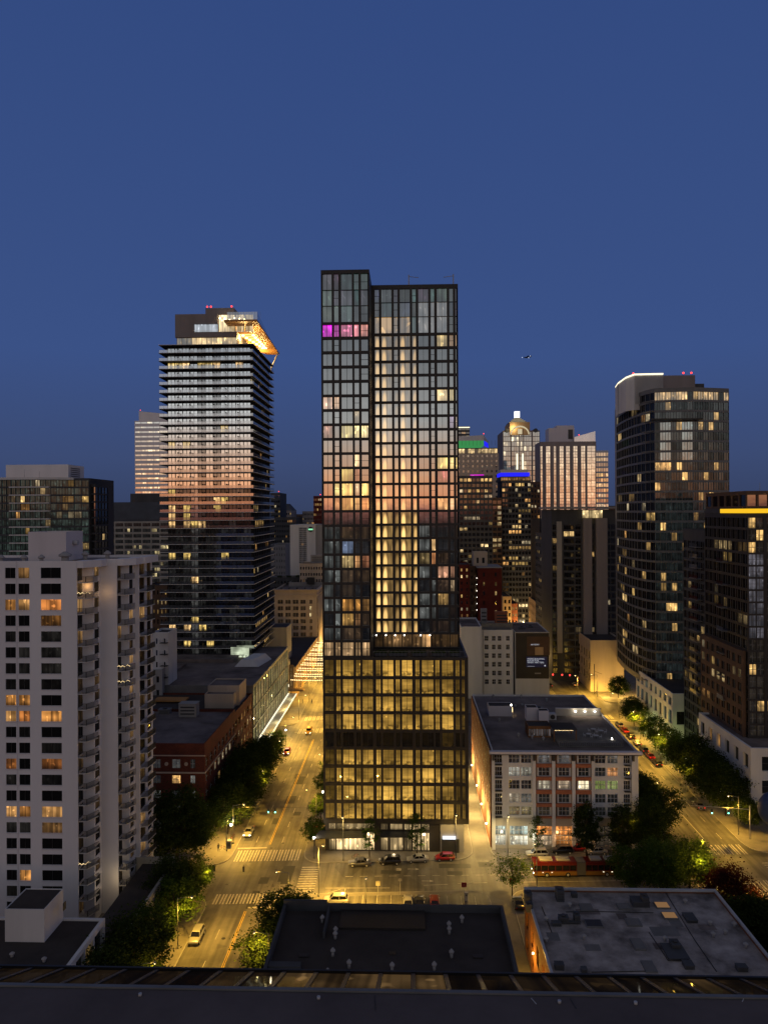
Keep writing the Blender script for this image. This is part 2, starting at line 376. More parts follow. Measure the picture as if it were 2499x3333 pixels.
def unit(root, x, y, z, a, b, h, name='rooftop_unit', mat='mid_metal', fan=True):
    m = MB(); m.box(x - a / 2, x + a / 2, y - b / 2, y + b / 2, z, z + h)
    m.box(x - a * .53, x + a * .53, y - b * .53, y + b * .53, z + h, z + h + .06)
    if fan: m.cyl(x, y, z + h + .06, z + h + .3, min(a, b) * .3, 10, 1)
    for k in range(3): m.box(x - a * .4, x + a * .4, y - b / 2 - .03, y - b / 2, z + h * (.2 + .25 * k), z + h * (.3 + .25 * k), 1)
    m.build(name, [mat, 'dark_metal'], root)
def redlight(root, x, y, z):
    m = MB(); m.tube((x, y, z), (x, y, z + .8), .06); m.ball(x, y, z + 1.0, .35, 1, 8, 6); m.build('warning_light', ['dark_metal', 'sig_red'], root)
def mast(root, x, y, z, h, name='antenna'):
    m = MB(); m.tube((x, y, z), (x, y, z + h), .06); m.build(name, 'pale_metal', root)
#PART2
# ------------------------------------------------------------------ central tower
def cols_px(lst, Y, x0, py=1500):
    return [(xa(a, Y, py) - x0, xa(b, Y, py) - x0) for a, b in lst]
def central_tower():
    Y0, Y1 = 157.6, 168.0
    XL, XM, XR, XP = -18.55, -8.15, 11.45, 12.5
    B = Bld('glass_tower', 'tall dark framed glass tower in the middle with amber lit lower floors', (-3, Y0, 0), frame='black_frame')
    c1 = lambda a: 1000 + a * .3889
    c2 = lambda a: 1000 + a * .3618
    colL = cols_px([(c1(a), c1(b)) for a, b in [(125, 205), (224, 262), (283, 375), (392, 430), (450, 533)]], Y0, XL, 1100)
    colR = cols_px([(c1(a), c1(b)) for a, b in [(565, 600), (620, 705), (724, 755), (775, 858), (878, 908), (930, 1012), (1033, 1062), (1085, 1168), (1189, 1220), (1240, 1266)]], Y1, XM, 1100)
    def gr_(f, k): return (f[0] * k, f[1] * k, f[2] * k)
    A = (1, .62, .22); Yl = (1, .74, .3)
    special = {(0, 0): (1, 0, .9, 1.3), (0, 1): (1, .05, .75, 1.1), (0, 2): (1, .25, .45, 1.1), (0, 3): (1, .3, .35, 1.0), (0, 4): (1, .38, .3, 1.1),
               (5, 0): (1, .6, .4, .8), (5, 1): (1, .6, .35, .8), (6, 3): (1, .75, .45, .7), (7, 0): (1, .5, .35, .5), (7, 2): (1, .8, .3, 1.2), (7, 3): (1, .78, .3, 1.4), (7, 4): (1, .75, .3, 1.3),
               (9, 3): (1, .7, .35, .9), (10, 2): (1, .75, .2, 1.0), (10, 3): (1, .35, .2, .5), (11, 1): (1, .85, .3, 1.3), (11, 2): (1, .7, .2, 1.1), (11, 3): (1, .8, .45, .9), (11, 4): (1, .7, .2, 1.2),
               (12, 2): (1, .55, .15, 1), (12, 3): (1, .6, .2, .9), (12, 1): (1, .5, .2, .7), (12, 4): (1, .4, .12, .6), (15, 2): (.5, .65, 1, .35), (16, 3): (1, .5, .2, .9), (16, 2): (1, .7, .3, .45), (16, 4): (1, .4, .2, .3),
               (19, 2): (1, .45, .1, .45), (19, 3): (1, .45, .1, .5), (19, 4): (1, .5, .15, .3), (20, 2): (1, .55, .15, .5), (20, 3): (1, .5, .2, .3)}
    sr = {(0, 7): (1, .72, .3, 1.1), (0, 8): (1, .6, .3, 1), (0, 9): (1, .6, .3, .8), (4, 7): (1, .7, .3, 1.1), (4, 8): (1, .75, .3, 1), (6, 8): (.8, .6, .9, .6), (6, 9): (1, .7, .5, .4),
          (9, 7): (1, .75, .2, 1.2), (9, 8): (1, .75, .25, 1.1), (9, 9): (1, .7, .2, .8), (10, 7): (1, .25, .25, .5), (12, 7): (1, .55, .2, .8), (12, 8): (1, .6, .3, .8), (12, 9): (1, .6, .3, .6), (15, 6): (1, .6, .25, .9), (16, 6): (1, .4, .15, .9), (16, 5): (1, .7, .3, .25),
          (17, 7): (1, .5, .3, .4), (17, 8): (1, .5, .3, .35), (18, 8): (1, .7, .4, .3), (19, 7): (1, .6, .2, .3)}
    zl = lambda f: 113.5 - 3.1 * f          # slab centre under the crown, going down
    # left stack: 22 floors below the crown
    nf = 22
    def litL(c, r):
        f = nf - 1 - r; q = (.34 + .031 * f) * R.uniform(.88, 1.08)
        if f >= 13: q = .5
        s = special.get((f, c))
        if s: return (s[0] * s[3], s[1] * s[3], s[2] * s[3]), q * .55
        if f > 13 and (c < 2 and R.random() < .7 or R.random() < .12): return (.085, .092, .088), q * .5  # grey emission stands for skylight falling on drawn curtains
        if f > 13 and R.random() < .35: k = R.uniform(.02, .12); return (k, k * .6, k * .3), q
        return (.012, .012, .012), q
    zb = zl(0) - 3.1 * nf
    rowsL = [(zb + 3.1 * k + .28, zb + 3.1 * (k + 1) - .28) for k in range(nf)]
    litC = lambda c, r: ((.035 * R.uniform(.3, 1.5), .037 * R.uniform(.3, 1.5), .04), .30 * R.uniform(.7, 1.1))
    zoneL = [dict(z0=zb, z1=zl(0), cols=colL, rows=rowsL, lit=litL, mull=(2, 1), bar=.04),
             dict(z0=zl(0), z1=125, cols=colL, rows=[(zl(0) + .3, 117.3), (117.3 + .02, 120.7), (120.72, 124.2)], lit=litC, mull=(2, 1), bar=.03)]
    B.vol((XL, XM, Y0, 184), zb, 125, ['black_frame', 'roof_dark'], d=.45, faces={0: zoneL}, part='tower_wall')
    def litR(c, r):
        f = nf - 1 - r; q = (.34 + .031 * f) * R.uniform(.9, 1.08)
        if c in (0, 1, 3, 2, 4):
            k = {0: .5, 1: .5, 2: .12, 3: .55, 4: .34}[c] * (.9 if f < 9 else 1.1 if f < 13 else 1.9) * R.uniform(.9, 1.1)
            return (k, k * .60, k * .20), q * (1.0 if f < 13 else .3)
        s = sr.get((f, c))
        if f >= 13: q = .5
        if s: return (s[0] * s[3], s[1] * s[3], s[2] * s[3]), q * .6
        if f > 13 and (c in (5, 6) and R.random() < .65): return (.095, .10, .095), q * .5  # skylit curtains again, their brightness put in as grey emission
        if f > 13 and R.random() < .3: k = R.uniform(.02, .1); return (k, k * .6, k * .35), q
        return (.012, .012, .012), q
    def z5(cols, fn, **k):
        return fn
    zoneR = [dict(z0=zb, z1=zl(0), cols=colR, rows=rowsL, lit=litR, mull=(2, 1), bar=.035, mat='pane')]
    def litCR(c, r):
        if r == 0 and c < 4: return (.32, .19, .07), .42
        if r <= 1 and c in (5, 6, 7): return (.09, .08, .07), .45
        return litC(c, r)
    zoneR.append(dict(z0=zl(0), z1=124.8, cols=colR, rows=[(zl(0) + .3, 117.5), (117.52, 120.8), (120.82, 123.9)], lit=litCR, mull=(2, 1), bar=.035))
    B.vol((XM + .01, XR, Y1, 184), zb, 124.8, ['black_frame', 'roof_dark'], d=.45, faces={0: zoneR}, part='tower_wall')
    for w in range(len(B.wins)):
        P, U, W, H, e, mu, mat, n2, bar = B.wins[w]
        if e[1] and abs(P.y - Y1) < 1 and P.z < zl(0) and e[0][0] > .1 and P.x < xa(c1(915), Y1): B.wins[w] = (P, U, W, H, e, mu if W > 2 else (1, 1), 'arch', n2, bar)
        elif W < 1.8: B.wins[w] = (P, U, W, H, e, ((1, 2) if R.random() < .5 else (1, 1)), mat, n2, bar)
    # lounge floor between tower and podium
    zp = 41.9
    def litLo(c, r): k = R.uniform(.5, .95); return ((k, k * .62, k * .3), .2)
    B.vol((XL, XM, Y0, 184), zp, zb, ['black_frame', 'roof_dark'], d=.45, par=.01, faces={0: dict(cols=colL, rows=[(zp + .3, zb - .25)], lit=litLo, mull=(2, 2), bar=.05)}, part='lounge_wall')
    def litLo2(c, r):
        k = {0: .06, 1: .14, 2: .3, 3: .12, 4: .2, 5: 1.0, 6: .06, 7: .1, 8: .05}.get(c, .1); return ((k, k * .55, k * .22), .15)
    B.vol((XM + .01, XR, Y1, 184), zp, zb, ['black_frame', 'roof_dark'], d=.45, par=.01, faces={0: dict(cols=even(XR - XM, 9, .9), rows=[(zp + .3, zb - .25)], lit=litLo2)}, part='lounge_wall')
    # podium
    colP = cols_px([(c2(a), c2(b)) for a, b in [(160, 238), (262, 300), (321, 418), (440, 478), (498, 590), (620, 660), (680, 775), (797, 832), (853, 945), (975, 1010), (1033, 1135), (1153, 1190), (1213, 1312), (1335, 1370), (1392, 1416)]], Y0, XL, 2300)
    def litP(c, r):
        k = .58 * R.uniform(.8, 1.12) * (1.15 if c in (2, 6, 8, 10) else .9)
        if c == 0: k *= .32
        if c in (13, 14): k *= .35
        if c == 4: k *= .75
        k *= R.choice([1, 1, 1, .8, .6])
        if r == 4: k = .006 if c != 12 else .05
        if r in (1, 2) and R.random() < .3: k *= .8
        return ((k, k * .56, k * .10), .10)
    rP = []
    sl = [6.9, 10.9, 14.7, 18.5, 22.4, 26.1, 30.0, 33.8, 37.5, 41.6]
    for a, b in zip(sl[:-1], sl[1:]): rP.append((a + .33, b - .33))
    B.vol((XL, XP, Y0, 184), 6.3, zp, ['black_frame', 'roof_dark'], d=.45, par=.15, part='podium_wall', faces={0: dict(cols=colP, rows=rP, lit=litP, mull=(2, 1), bar=.04, mat='glow')})
    # ground floor
    g = [(0.8, 2.2), (2.4, 10.5), (12, 13.4), (14, 16.6), (17, 18.5), (18.8, 20.4), (20.7, 22.3)]
    def litG(c, r):
        if r == 1: k = .3 if c < 5 else .45
        else: k = [.6, 2.2, .7, .9, .25, .9, .8][c]
        return ((k, k * .70, k * .33), .15)
    B.vol((XL + .3, 6.4, Y0 + .6, 184), 0.13, 6.29, ['black_frame', 'roof_dark'], d=.3, par=.01, part='shop_front', faces={0: dict(cols=g, rows=[(.3, 4.1), (4.7, 6.0)], lit=litG, mull=(3, 1), bar=.04)})
    B.vol((6.45, XR, Y0 + .3, 184), 0.13, 6.29, ['grey_wall', 'roof_dark'], d=.3, par=.01, part='garage_wall')
    m = MB(); m.box(6.7, 10.4, Y0 + .12, Y0 + .29, .13, 3.0); m.build('garage_door', 'dark_metal', B.root)
    m = MB(); m.box(6.9, 9.8, Y0 - .1, Y0 + .1, 3.1, 3.7); m.build('garage_light', 'soft_white', B.root)
    m = MB(); m.prism([(-20.3, Y0 - 3.4), (-9.2, Y0 - 2.6), (-9.2, Y0 + .5), (-19.4, Y0 + .5)], 4.3, 4.5)
    m.prism([(-6.4, Y0 - 2.4), (-.2, Y0 - 2.2), (-.2, Y0 + .5), (-6.4, Y0 + .5)], 4.3, 4.5); m.build('entrance_canopy', 'dark_metal', B.root)
    # roof terrace on the podium
    m = MB()
    for i in range(26):
        x = XM + .3 + i * .78; m.box(x, x + .05, Y0 + .5, Y0 + .55, zp, zp + 1.1)
    m.box(XM + .3, XP - .4, Y0 + .5, Y0 + .55, zp + 1.1, zp + 1.16); m.build('terrace_railing', 'mid_metal', B.root)
    for x, w in ((-6.2, 2.6), (-2.5, 4), (2.2, 3.2), (6.3, 2.8), (9.8, 1.8)):
        m = MB(); m.box(x - w / 2, x + w / 2, Y0 + 1.4, Y0 + 2.6, zp, zp + .6)
        for k in range(40):
            a = x + R.uniform(-w / 2, w / 2); b = Y0 + R.uniform(1.4, 2.6); h = R.uniform(.3, .7)
            m.face([(a - .2, b, zp + .6), (a + .2, b, zp + .6), (a + R.uniform(-.2, .2), b + .2, zp + .6 + h)], 1)
        m.build('planter', ['grey_dark', 'leaf_dark'], B.root)
    for i, x in enumerate((-7.5, -5.3, -3.2, -1.1, 2.6, 4.7)):
        m = MB(); m.cyl(x, Y1 - .2, zb - .5, zb - .3, .12, 8); m.build('ceiling_light', 'lamp_white', B.root)
    # roof cranes
    for px in (1330, 1475):
        x = xa(px, Y1 + 3, 900); s = 1 if px < 1400 else -1
        m = MB(); m.tube((x, Y1 + 3, 124), (x, Y1 + 3, 128), .13); m.tube((x, Y1 + 3, 127.6), (x + 2.3 * s, Y1 + 3, 127.3), .07); m.build('window_cleaning_davit', 'pale_metal', B.root)
    m = MB(); m.box(-16.5, -14, Y0 + 3, Y0 + 6, 118, 122); m.build('plant_equipment', 'pale_metal', B.root); m = MB(); m.cyl(-10.5, Y0 + 3, 118, 120, .8, 12); m.build('plant_equipment', 'pale_metal', B.root)
    B.finish(100)
central_tower()
# ------------------------------------------------------------------ white tower, left foreground
def white_tower():
    B = Bld('apartment_tower', 'white stucco apartment tower with stacked corner balconies at far left', (-75, 127, 0), frame='dark_metal')
    poly = [(-100, 127), (-58, 127), (-58, 129.5), (-56.2, 129.5), (-56.2, 132.5), (-53.1, 132.5), (-53.1, 134.8), (-51.9, 134.8), (-51.9, 137.6), (-51.0, 137.6), (-51.0, 145), (-100, 145)]
    zt = za(1826, 127, 200); p = 2.79
    w1 = za(1848, 127, 100); w0 = w1 - 1.85
    rows = [(w0 - p * k, w1 - p * k) for k in range(22)][::-1]
    rows = [r for r in rows if r[0] > .5]
    nr = len(rows)
    litf = {2: (0, 1, 2), 3: (2,), 8: (0, 1), 9: (0, 1, 2), 12: (0, 2), 15: (0, 1, 2), 0: (1,), 19: (1,), 16: (2,)}
    def litA(c, r):
        f = nr - 1 - r
        if c in litf.get(f, ()) :
            k = {2: .62, 3: .2, 8: .55, 9: .7, 12: .2, 15: .62, 0: .25, 19: .8, 16: .18}[f] * R.uniform(.8, 1.2); w = R.choice([(1, .42, .10), (1, .5, .16), (1, .34, .08)])
            if f == 8 and c == 2: w = (.5, .2, 1)
            return ((w[0] * k, w[1] * k, w[2] * k), .06)
        k = R.choice([0, 0, 0, .004, .012]); return ((k, k * .9, k * .8), .01)
    colA = [(xa(a, 127, 2200) + 100, xa(b, 127, 2200) + 100) for a, b in ((18, 52), (61, 97), (134, 200))]
    zone = dict(cols=colA, rows=rows, lit=litA, mull=(2, 1), bar=.03)
    def litB(c, r):
        k = R.choice([0, 0, 0, 0, 0, .01, .02, .02, .03, .05, .28]); return ((k, k * .55, k * .2), .04)
    door = lambda L: dict(cols=[(.25, L - .15)], rows=[(r[0] - .55, r[1]) for r in rows], lit=litB, mull=(2, 1), bar=.03)
    winr = lambda L: dict(cols=[(.5, L - .4)], rows=rows, lit=litB)
    fc = {0: zone, 1: door(2.5), 3: winr(3), 5: door(2.3), 7: winr(2.8), 9: dict(cols=[(.4, 3.2), (4.4, 6.6)], rows=[(r[0] - .4, r[1]) for r in rows], lit=litB)}
    B.vol(poly, 0, zt, ['white_stucco', 'roof_grey'], d=.16, par=.5, faces=fc)
    fz = [r[0] - .75 for r in rows]
    def balc(pl, z, solid=False):
        m = MB(); m.prism(pl, z - .16, z)
        q = pl[:3] if len(pl) == 4 else pl
        for i in range(len(q) - 1):
            a, b = Vector(q[i]), Vector(q[i + 1]); L = (b - a).length; n = max(3, int(L / .13)); d = (b - a) / L; s_ = Vector((d.y, -d.x)) * -.05
            for k in range(n + 1):
                c = a + (b - a) * k / n + s_
                m.tube((c.x, c.y, z), (c.x, c.y, z + 1.0), .028, 4, 1)
            m.tube((*(a + s_), z + 1.02), (*(b + s_), z + 1.02), .03, 4, 1)
        m.build('balcony', ['white_rail', 'dark_metal'], B.root)
    m = MB(); m.box(xa(56, 127, 2200) - .06, xa(56, 127, 2200) + .06, 126.93, 126.99, 4, zt); m.build('pilaster', 'lav_stucco', B.root)
    for k in range(nr):
        m = MB()
        for a, b in colA: m.box(a - 100 - .08, b - 100 + .08, 126.9, 126.99, rows[k][0] - .12, rows[k][0] - .02)
        m.build('sill', 'lav_stucco', B.root, kind='stuff')
    for k, z in enumerate(fz):
        f = nr - 1 - k
        balc([(-57.98, 127.2), (-56.5, 127.2), (-55.4, 129.6), (-56.17, 129.6)], z)
        balc([(-53.08, 132.7), (-51.7, 132.7), (-50.7, 135), (-51.88, 135)], z)
        balc([(-50.98, 138.2), (-49.7, 138.6), (-49.4, 142.0), (-50.98, 142.0)], z)
    for pl in ([(-57.99, 127.05), (-56.9, 127.05), (-54.9, 129.9), (-54.9, 132.49), (-56.18, 132.49), (-56.18, 129.51), (-57.99, 129.49)], [(-53.09, 132.55), (-51.9, 132.55), (-50.3, 134.5), (-50.3, 137.5), (-51.88, 137.5), (-51.88, 134.8), (-53.09, 134.79)], [(-50.98, 137.7), (-49.9, 138.2), (-49.7, 144.9), (-50.98, 144.9)]):
        m = MB(); m.prism(pl, zt - 1.25, zt - .02); m.build('parapet_overhang', 'white_stucco', B.root)
    # strings of lights on three balconies
    for (x, y, f, w) in ((-58, 127.15, 1, 2.4), (-53.1, 132.65, 6, 2.4), (-53.1, 132.65, 7, 2.4), (-58, 127.15, 18, 2.2)):
        z = fz[nr - 1 - f]; m = MB()
        for i in range(14): m.ball(x + .1 + w * i / 14 * .8, y - .05 + max(0, i - 7) * .15, z + .9 + .12 * math.sin(i * 1.3), .045, 0, 5, 3)
        m.build('fairy_lights', 'bulb', B.root)
    # warm glow inside the two lit recesses
    m = MB(); 
    # penthouse
    Y = 134; x0, x1 = xa(92, Y, 1780), xa(215, Y, 1780)
    zt2 = za(1731, Y, 150)
    B.vol((x0, x1, Y, 141), zt - .5, zt2, ['lav_stucco', 'roof_grey'], d=.15, par=.15, part='penthouse')
    for px in (4, 78, 135): 
        vent(B.root, xa(px, 129, 1820), 129, zt - .5, 1.5, .5)
    vent(B.root, xa(212, 130, 1820), 130, zt - .5, 2, .95); vent(B.root, xa(278, 137, 1820), 137, zt - .5, 1.7, .6); vent(B.root, xa(350, 139, 1810), 139, zt - .5, 1.7, .6)
    m = MB(); m.tube((x1 - .0, Y + 3, zt + 2.8), (x1 + .9, Y + 3, zt + 2.8), .5, 10); m.build('duct', 'pale_metal', B.root)
    B.vol((-100, -58.6, 127.25, 144.6), zt - .49, zt - .45, ['lav_stucco', 'roof_grey'], d=.1, par=.01, part='roof_deck')
    B.finish(100)
white_tower()
# podium wall beside the white tower
m = MB()
m.box(-44.5, -44.0, 88, 138, .13, 8); m.box(-90, -44.5, 137.5, 138, .13, 8); m.box(-50.5, -44.5, 110, 137.5, 6.6, 6.8, 1)
for k in range(9): m.box(-43.99, -43.93, 92 + k * 5, 93.2 + k * 5, .2, 7.6, 2)
m.build('terrace_wall', ['concrete', 'roof_dark', 'grey_wall'], None, 'long pale concrete terrace wall running beside the pavement below the white tower', 'wall', base=(-44, 110, 0))
def low_left():
    B = Bld('low_building', 'low flat roofed building with white box penthouse at bottom left corner', (-60, 97, 0))
    g = dict(cols=[(.5, 2.6), (3.1, 5.6), (6.1, 8.6), (9.1, 12.0)], rows=[(8.2, 11.2), (4.2, 7.2)][::-1], lit=plit(.35, .35, .2), mull=(2, 2))
    B.vol((-80, -46, 96.8, 109.6), .13, 12, ['white_wall', 'roof_dark'], d=.5, par=.25, faces={1: g})
    B.vol((xa(16, 103.5, 3000), xa(144, 103.5, 3000), 103.5, 109.3), 11.8, 16.5, ['white_wall', 'roof_dark'], d=.12, par=.12, part='penthouse')
    m = MB(); m.box(-51.0, -50.9, 106.6, 107.4, 14.6, 15.7); m.build('louvre', 'dark_metal', B.root)
    for x, y in ((-55, 100), (-63, 100.5), (-50, 99)): vent(B.root, x, y, 11.8, .7, .3)
    B.finish()
low_left()
# ------------------------------------------------------------------ round bay condo tower + dark neighbour (left)
def arc(cx, cy, r, a0, a1, n): return [(cx + r * math.cos(math.radians(a0 + (a1 - a0) * i / n)), cy + r * math.sin(math.radians(a0 + (a1 - a0) * i / n))) for i in range(n + 1)]
def condo_left():
    Y = 277; B = Bld('condo_tower', 'glass condo tower with pale curved balcony bands behind the white tower', (-135, Y, 0))
    xl = xa(-60, Y); xr = xa(222, Y); zt = za(1547, Y)
    n = 9; W = xr - xl
    front = [(xl + W * i / n, Y + 5 * (2 * i / n - 1) ** 2 * (1 if i > n / 2 else .3)) for i in range(n + 1)]
    poly = front + [(xr + 5.5, Y + 6), (xr + 5.5, Y + 30), (xl, Y + 30)]
    rows = rws(zt - 3.05 * 22 - .6, 3.05, 22, .35, 2.75)
    fc = {}
    for i in range(n + 1):
        L = (Vector(poly[i + 1]) - Vector(poly[i])).length
        nl = (lambda c, r, b_=plit(.16, .6, .03): (lambda e: e if e[0][0] > .03 else ((.024, .036, .031), .035))(b_(c, r)))
        fc[i] = dict(cols=even(L, 2, .94), rows=rows, lit=nl, mull=(2, 1))
    B.vol(poly, 0, zt, ['grey_dark', 'roof_grey'], d=.5, par=.4, faces=fc)
    m = MB(); q = front; m.prism([(a, b - .5) for a, b in q] + [(a, b - .02) for a, b in reversed(q)], zt - .7, zt + .2); m.build('fascia', 'white_wall', B.root)
    for k in range(22):
        if k % 1 == 0:
            m = MB(); z = rows[k][0] - .5; q = front[3:8]; m.prism([(a, b - 1.3) for a, b in q] + [(a, b - .03) for a, b in reversed(q)], z, z + .42); m.build('balcony', 'white_wall', B.root)
    x0, x1 = xa(28, Y + 12, 1510), xa(230, Y + 12, 1510)
    B.vol((x0, x1, Y + 10, Y + 24), zt - .4, za(1505, Y + 12), ['bright_white', 'roof_grey'], d=.2, par=.4, part='penthouse')
    m = MB()
    for k in range(5): m.box(x1 + .01, x1 + .12, Y + 12, Y + 20, zt + 1.0 + k * .8, zt + 1.3 + k * .8)
    m.build('louvre', 'grey_dark', B.root); mast(B.root, x0 + 8, Y + 9, zt, 4); mast(B.root, x0 + 14, Y + 9, zt, 3)
    B.finish(100)
    Y = 285; B = Bld('dark_tower', 'nearly black glass tower beside the curved condo tower', (-118, Y, 0))
    x0, x1 = xa(276, Y), xa(312, Y)
    zt = za(1568, Y); rows = rws(zt - 3.1 * 21 - 1, 3.1, 21, .4, 2.8)
    f = lambda L, n: dict(cols=even(L, n, .92), rows=rows, lit=plit(.04, .4, .2), mull=(1, 1))
    B.vol((x0, x1, Y, Y + 12), 0, zt, ['grey_dark', 'roof_dark'], d=.3, faces={0: f(x1 - x0, 2), 1: f(12, 4)})
    B.finish(100)
condo_left()
def office_left():
    Y = 430; x0, x1 = xa(345, Y, 1850), xa(610, Y, 1850)
    zt = za(1693, Y)
    B = Bld('office_building', 'broad concrete grid office block with dark sloped glass roof', ((x0 + x1) / 2, Y, 0))
    rows = rws(zt - 3.3 * 20 - .4, 3.3, 20, .7, 2.7)
    def lit(c, r):
        if R.random() < .3:
            k = R.uniform(.3, 1.1); return [((k, k * .8, k * .4) if R.random() < .6 else (.02, .02, .02)) for _ in range(3)], .1
        return [(.01, .01, .01)] * 3, .08
    z = dict(cols=even(x1 - x0, 9, .88), rows=rows, lit=lit, mull=(3, 1), bar=.12)
    B.vol((x0, x1, Y, Y + 30), 0, zt, ['concrete', 'roof_dark'], d=.35, par=.4, faces={0: z})
    m = MB(); q = za(1630, Y + 14)
    m.hexa([(x0, Y + .5, zt), (x1 - 4, Y + .5, zt), (x1 - 4, Y + 28, zt), (x0, Y + 28, zt), (x0, Y + 12, q), (x1 - 22, Y + 12, q), (x1 - 22, Y + 20, q), (x0, Y + 20, q)])
    m.build('sloped_roof', 'grey_dark', B.root)
    m = MB(); m.box(xa(428, Y + 24, 1600), x1, Y + 22, Y + 30, zt, za(1602, Y + 24)); m.build('plant_room', 'grey_dark', B.root)
    m = MB(); m.box(x0, x1 - 4, Y + .3, Y + .34, zt + .8, zt + 1.0); m.build('clerestory', 'dark_metal', B.root)
    B.finish(100)
office_left()
def striped_office():
    Y = 620; x0, x1 = xa(438, Y, 1400), xa(560, Y, 1400)
    B = Bld('office_tower', 'distant pale striped office tower rising behind the balcony tower', ((x0 + x1) / 2, Y, 0))
    zt = za(1362, Y); p = 3.95
    def lit(c, r):
        k = 0 if R.random() > .35 else R.uniform(.3, 1.3); return [((k, k * .8, k * .45) if R.random() < .6 else (.05, .05, .05)) for _ in range(4)], .75
    rows = rws(zt - p * 30, p, 30, 1.6, 3.0)
    B.vol((x0, x1, Y, Y + 40), 0, zt, ['bright_white', 'roof_grey'], d=.4, faces={0: dict(cols=even(x1 - x0, 6, .97), rows=rows, lit=lit)})
    m = MB(); a = xa(448, Y); m.hexa([(a, Y + 4, zt), (x1, Y + 4, zt), (x1, Y + 30, zt), (a, Y + 30, zt), (a, Y + 4, za(1328, Y)), (x1, Y + 4, za(1340, Y)), (x1, Y + 30, za(1340, Y)), (a, Y + 30, za(1328, Y))]); m.build('crown', 'bright_white', B.root)
    redlight(B.root, a + 1, Y + 5, za(1328, Y)); B.finish(100)
striped_office()
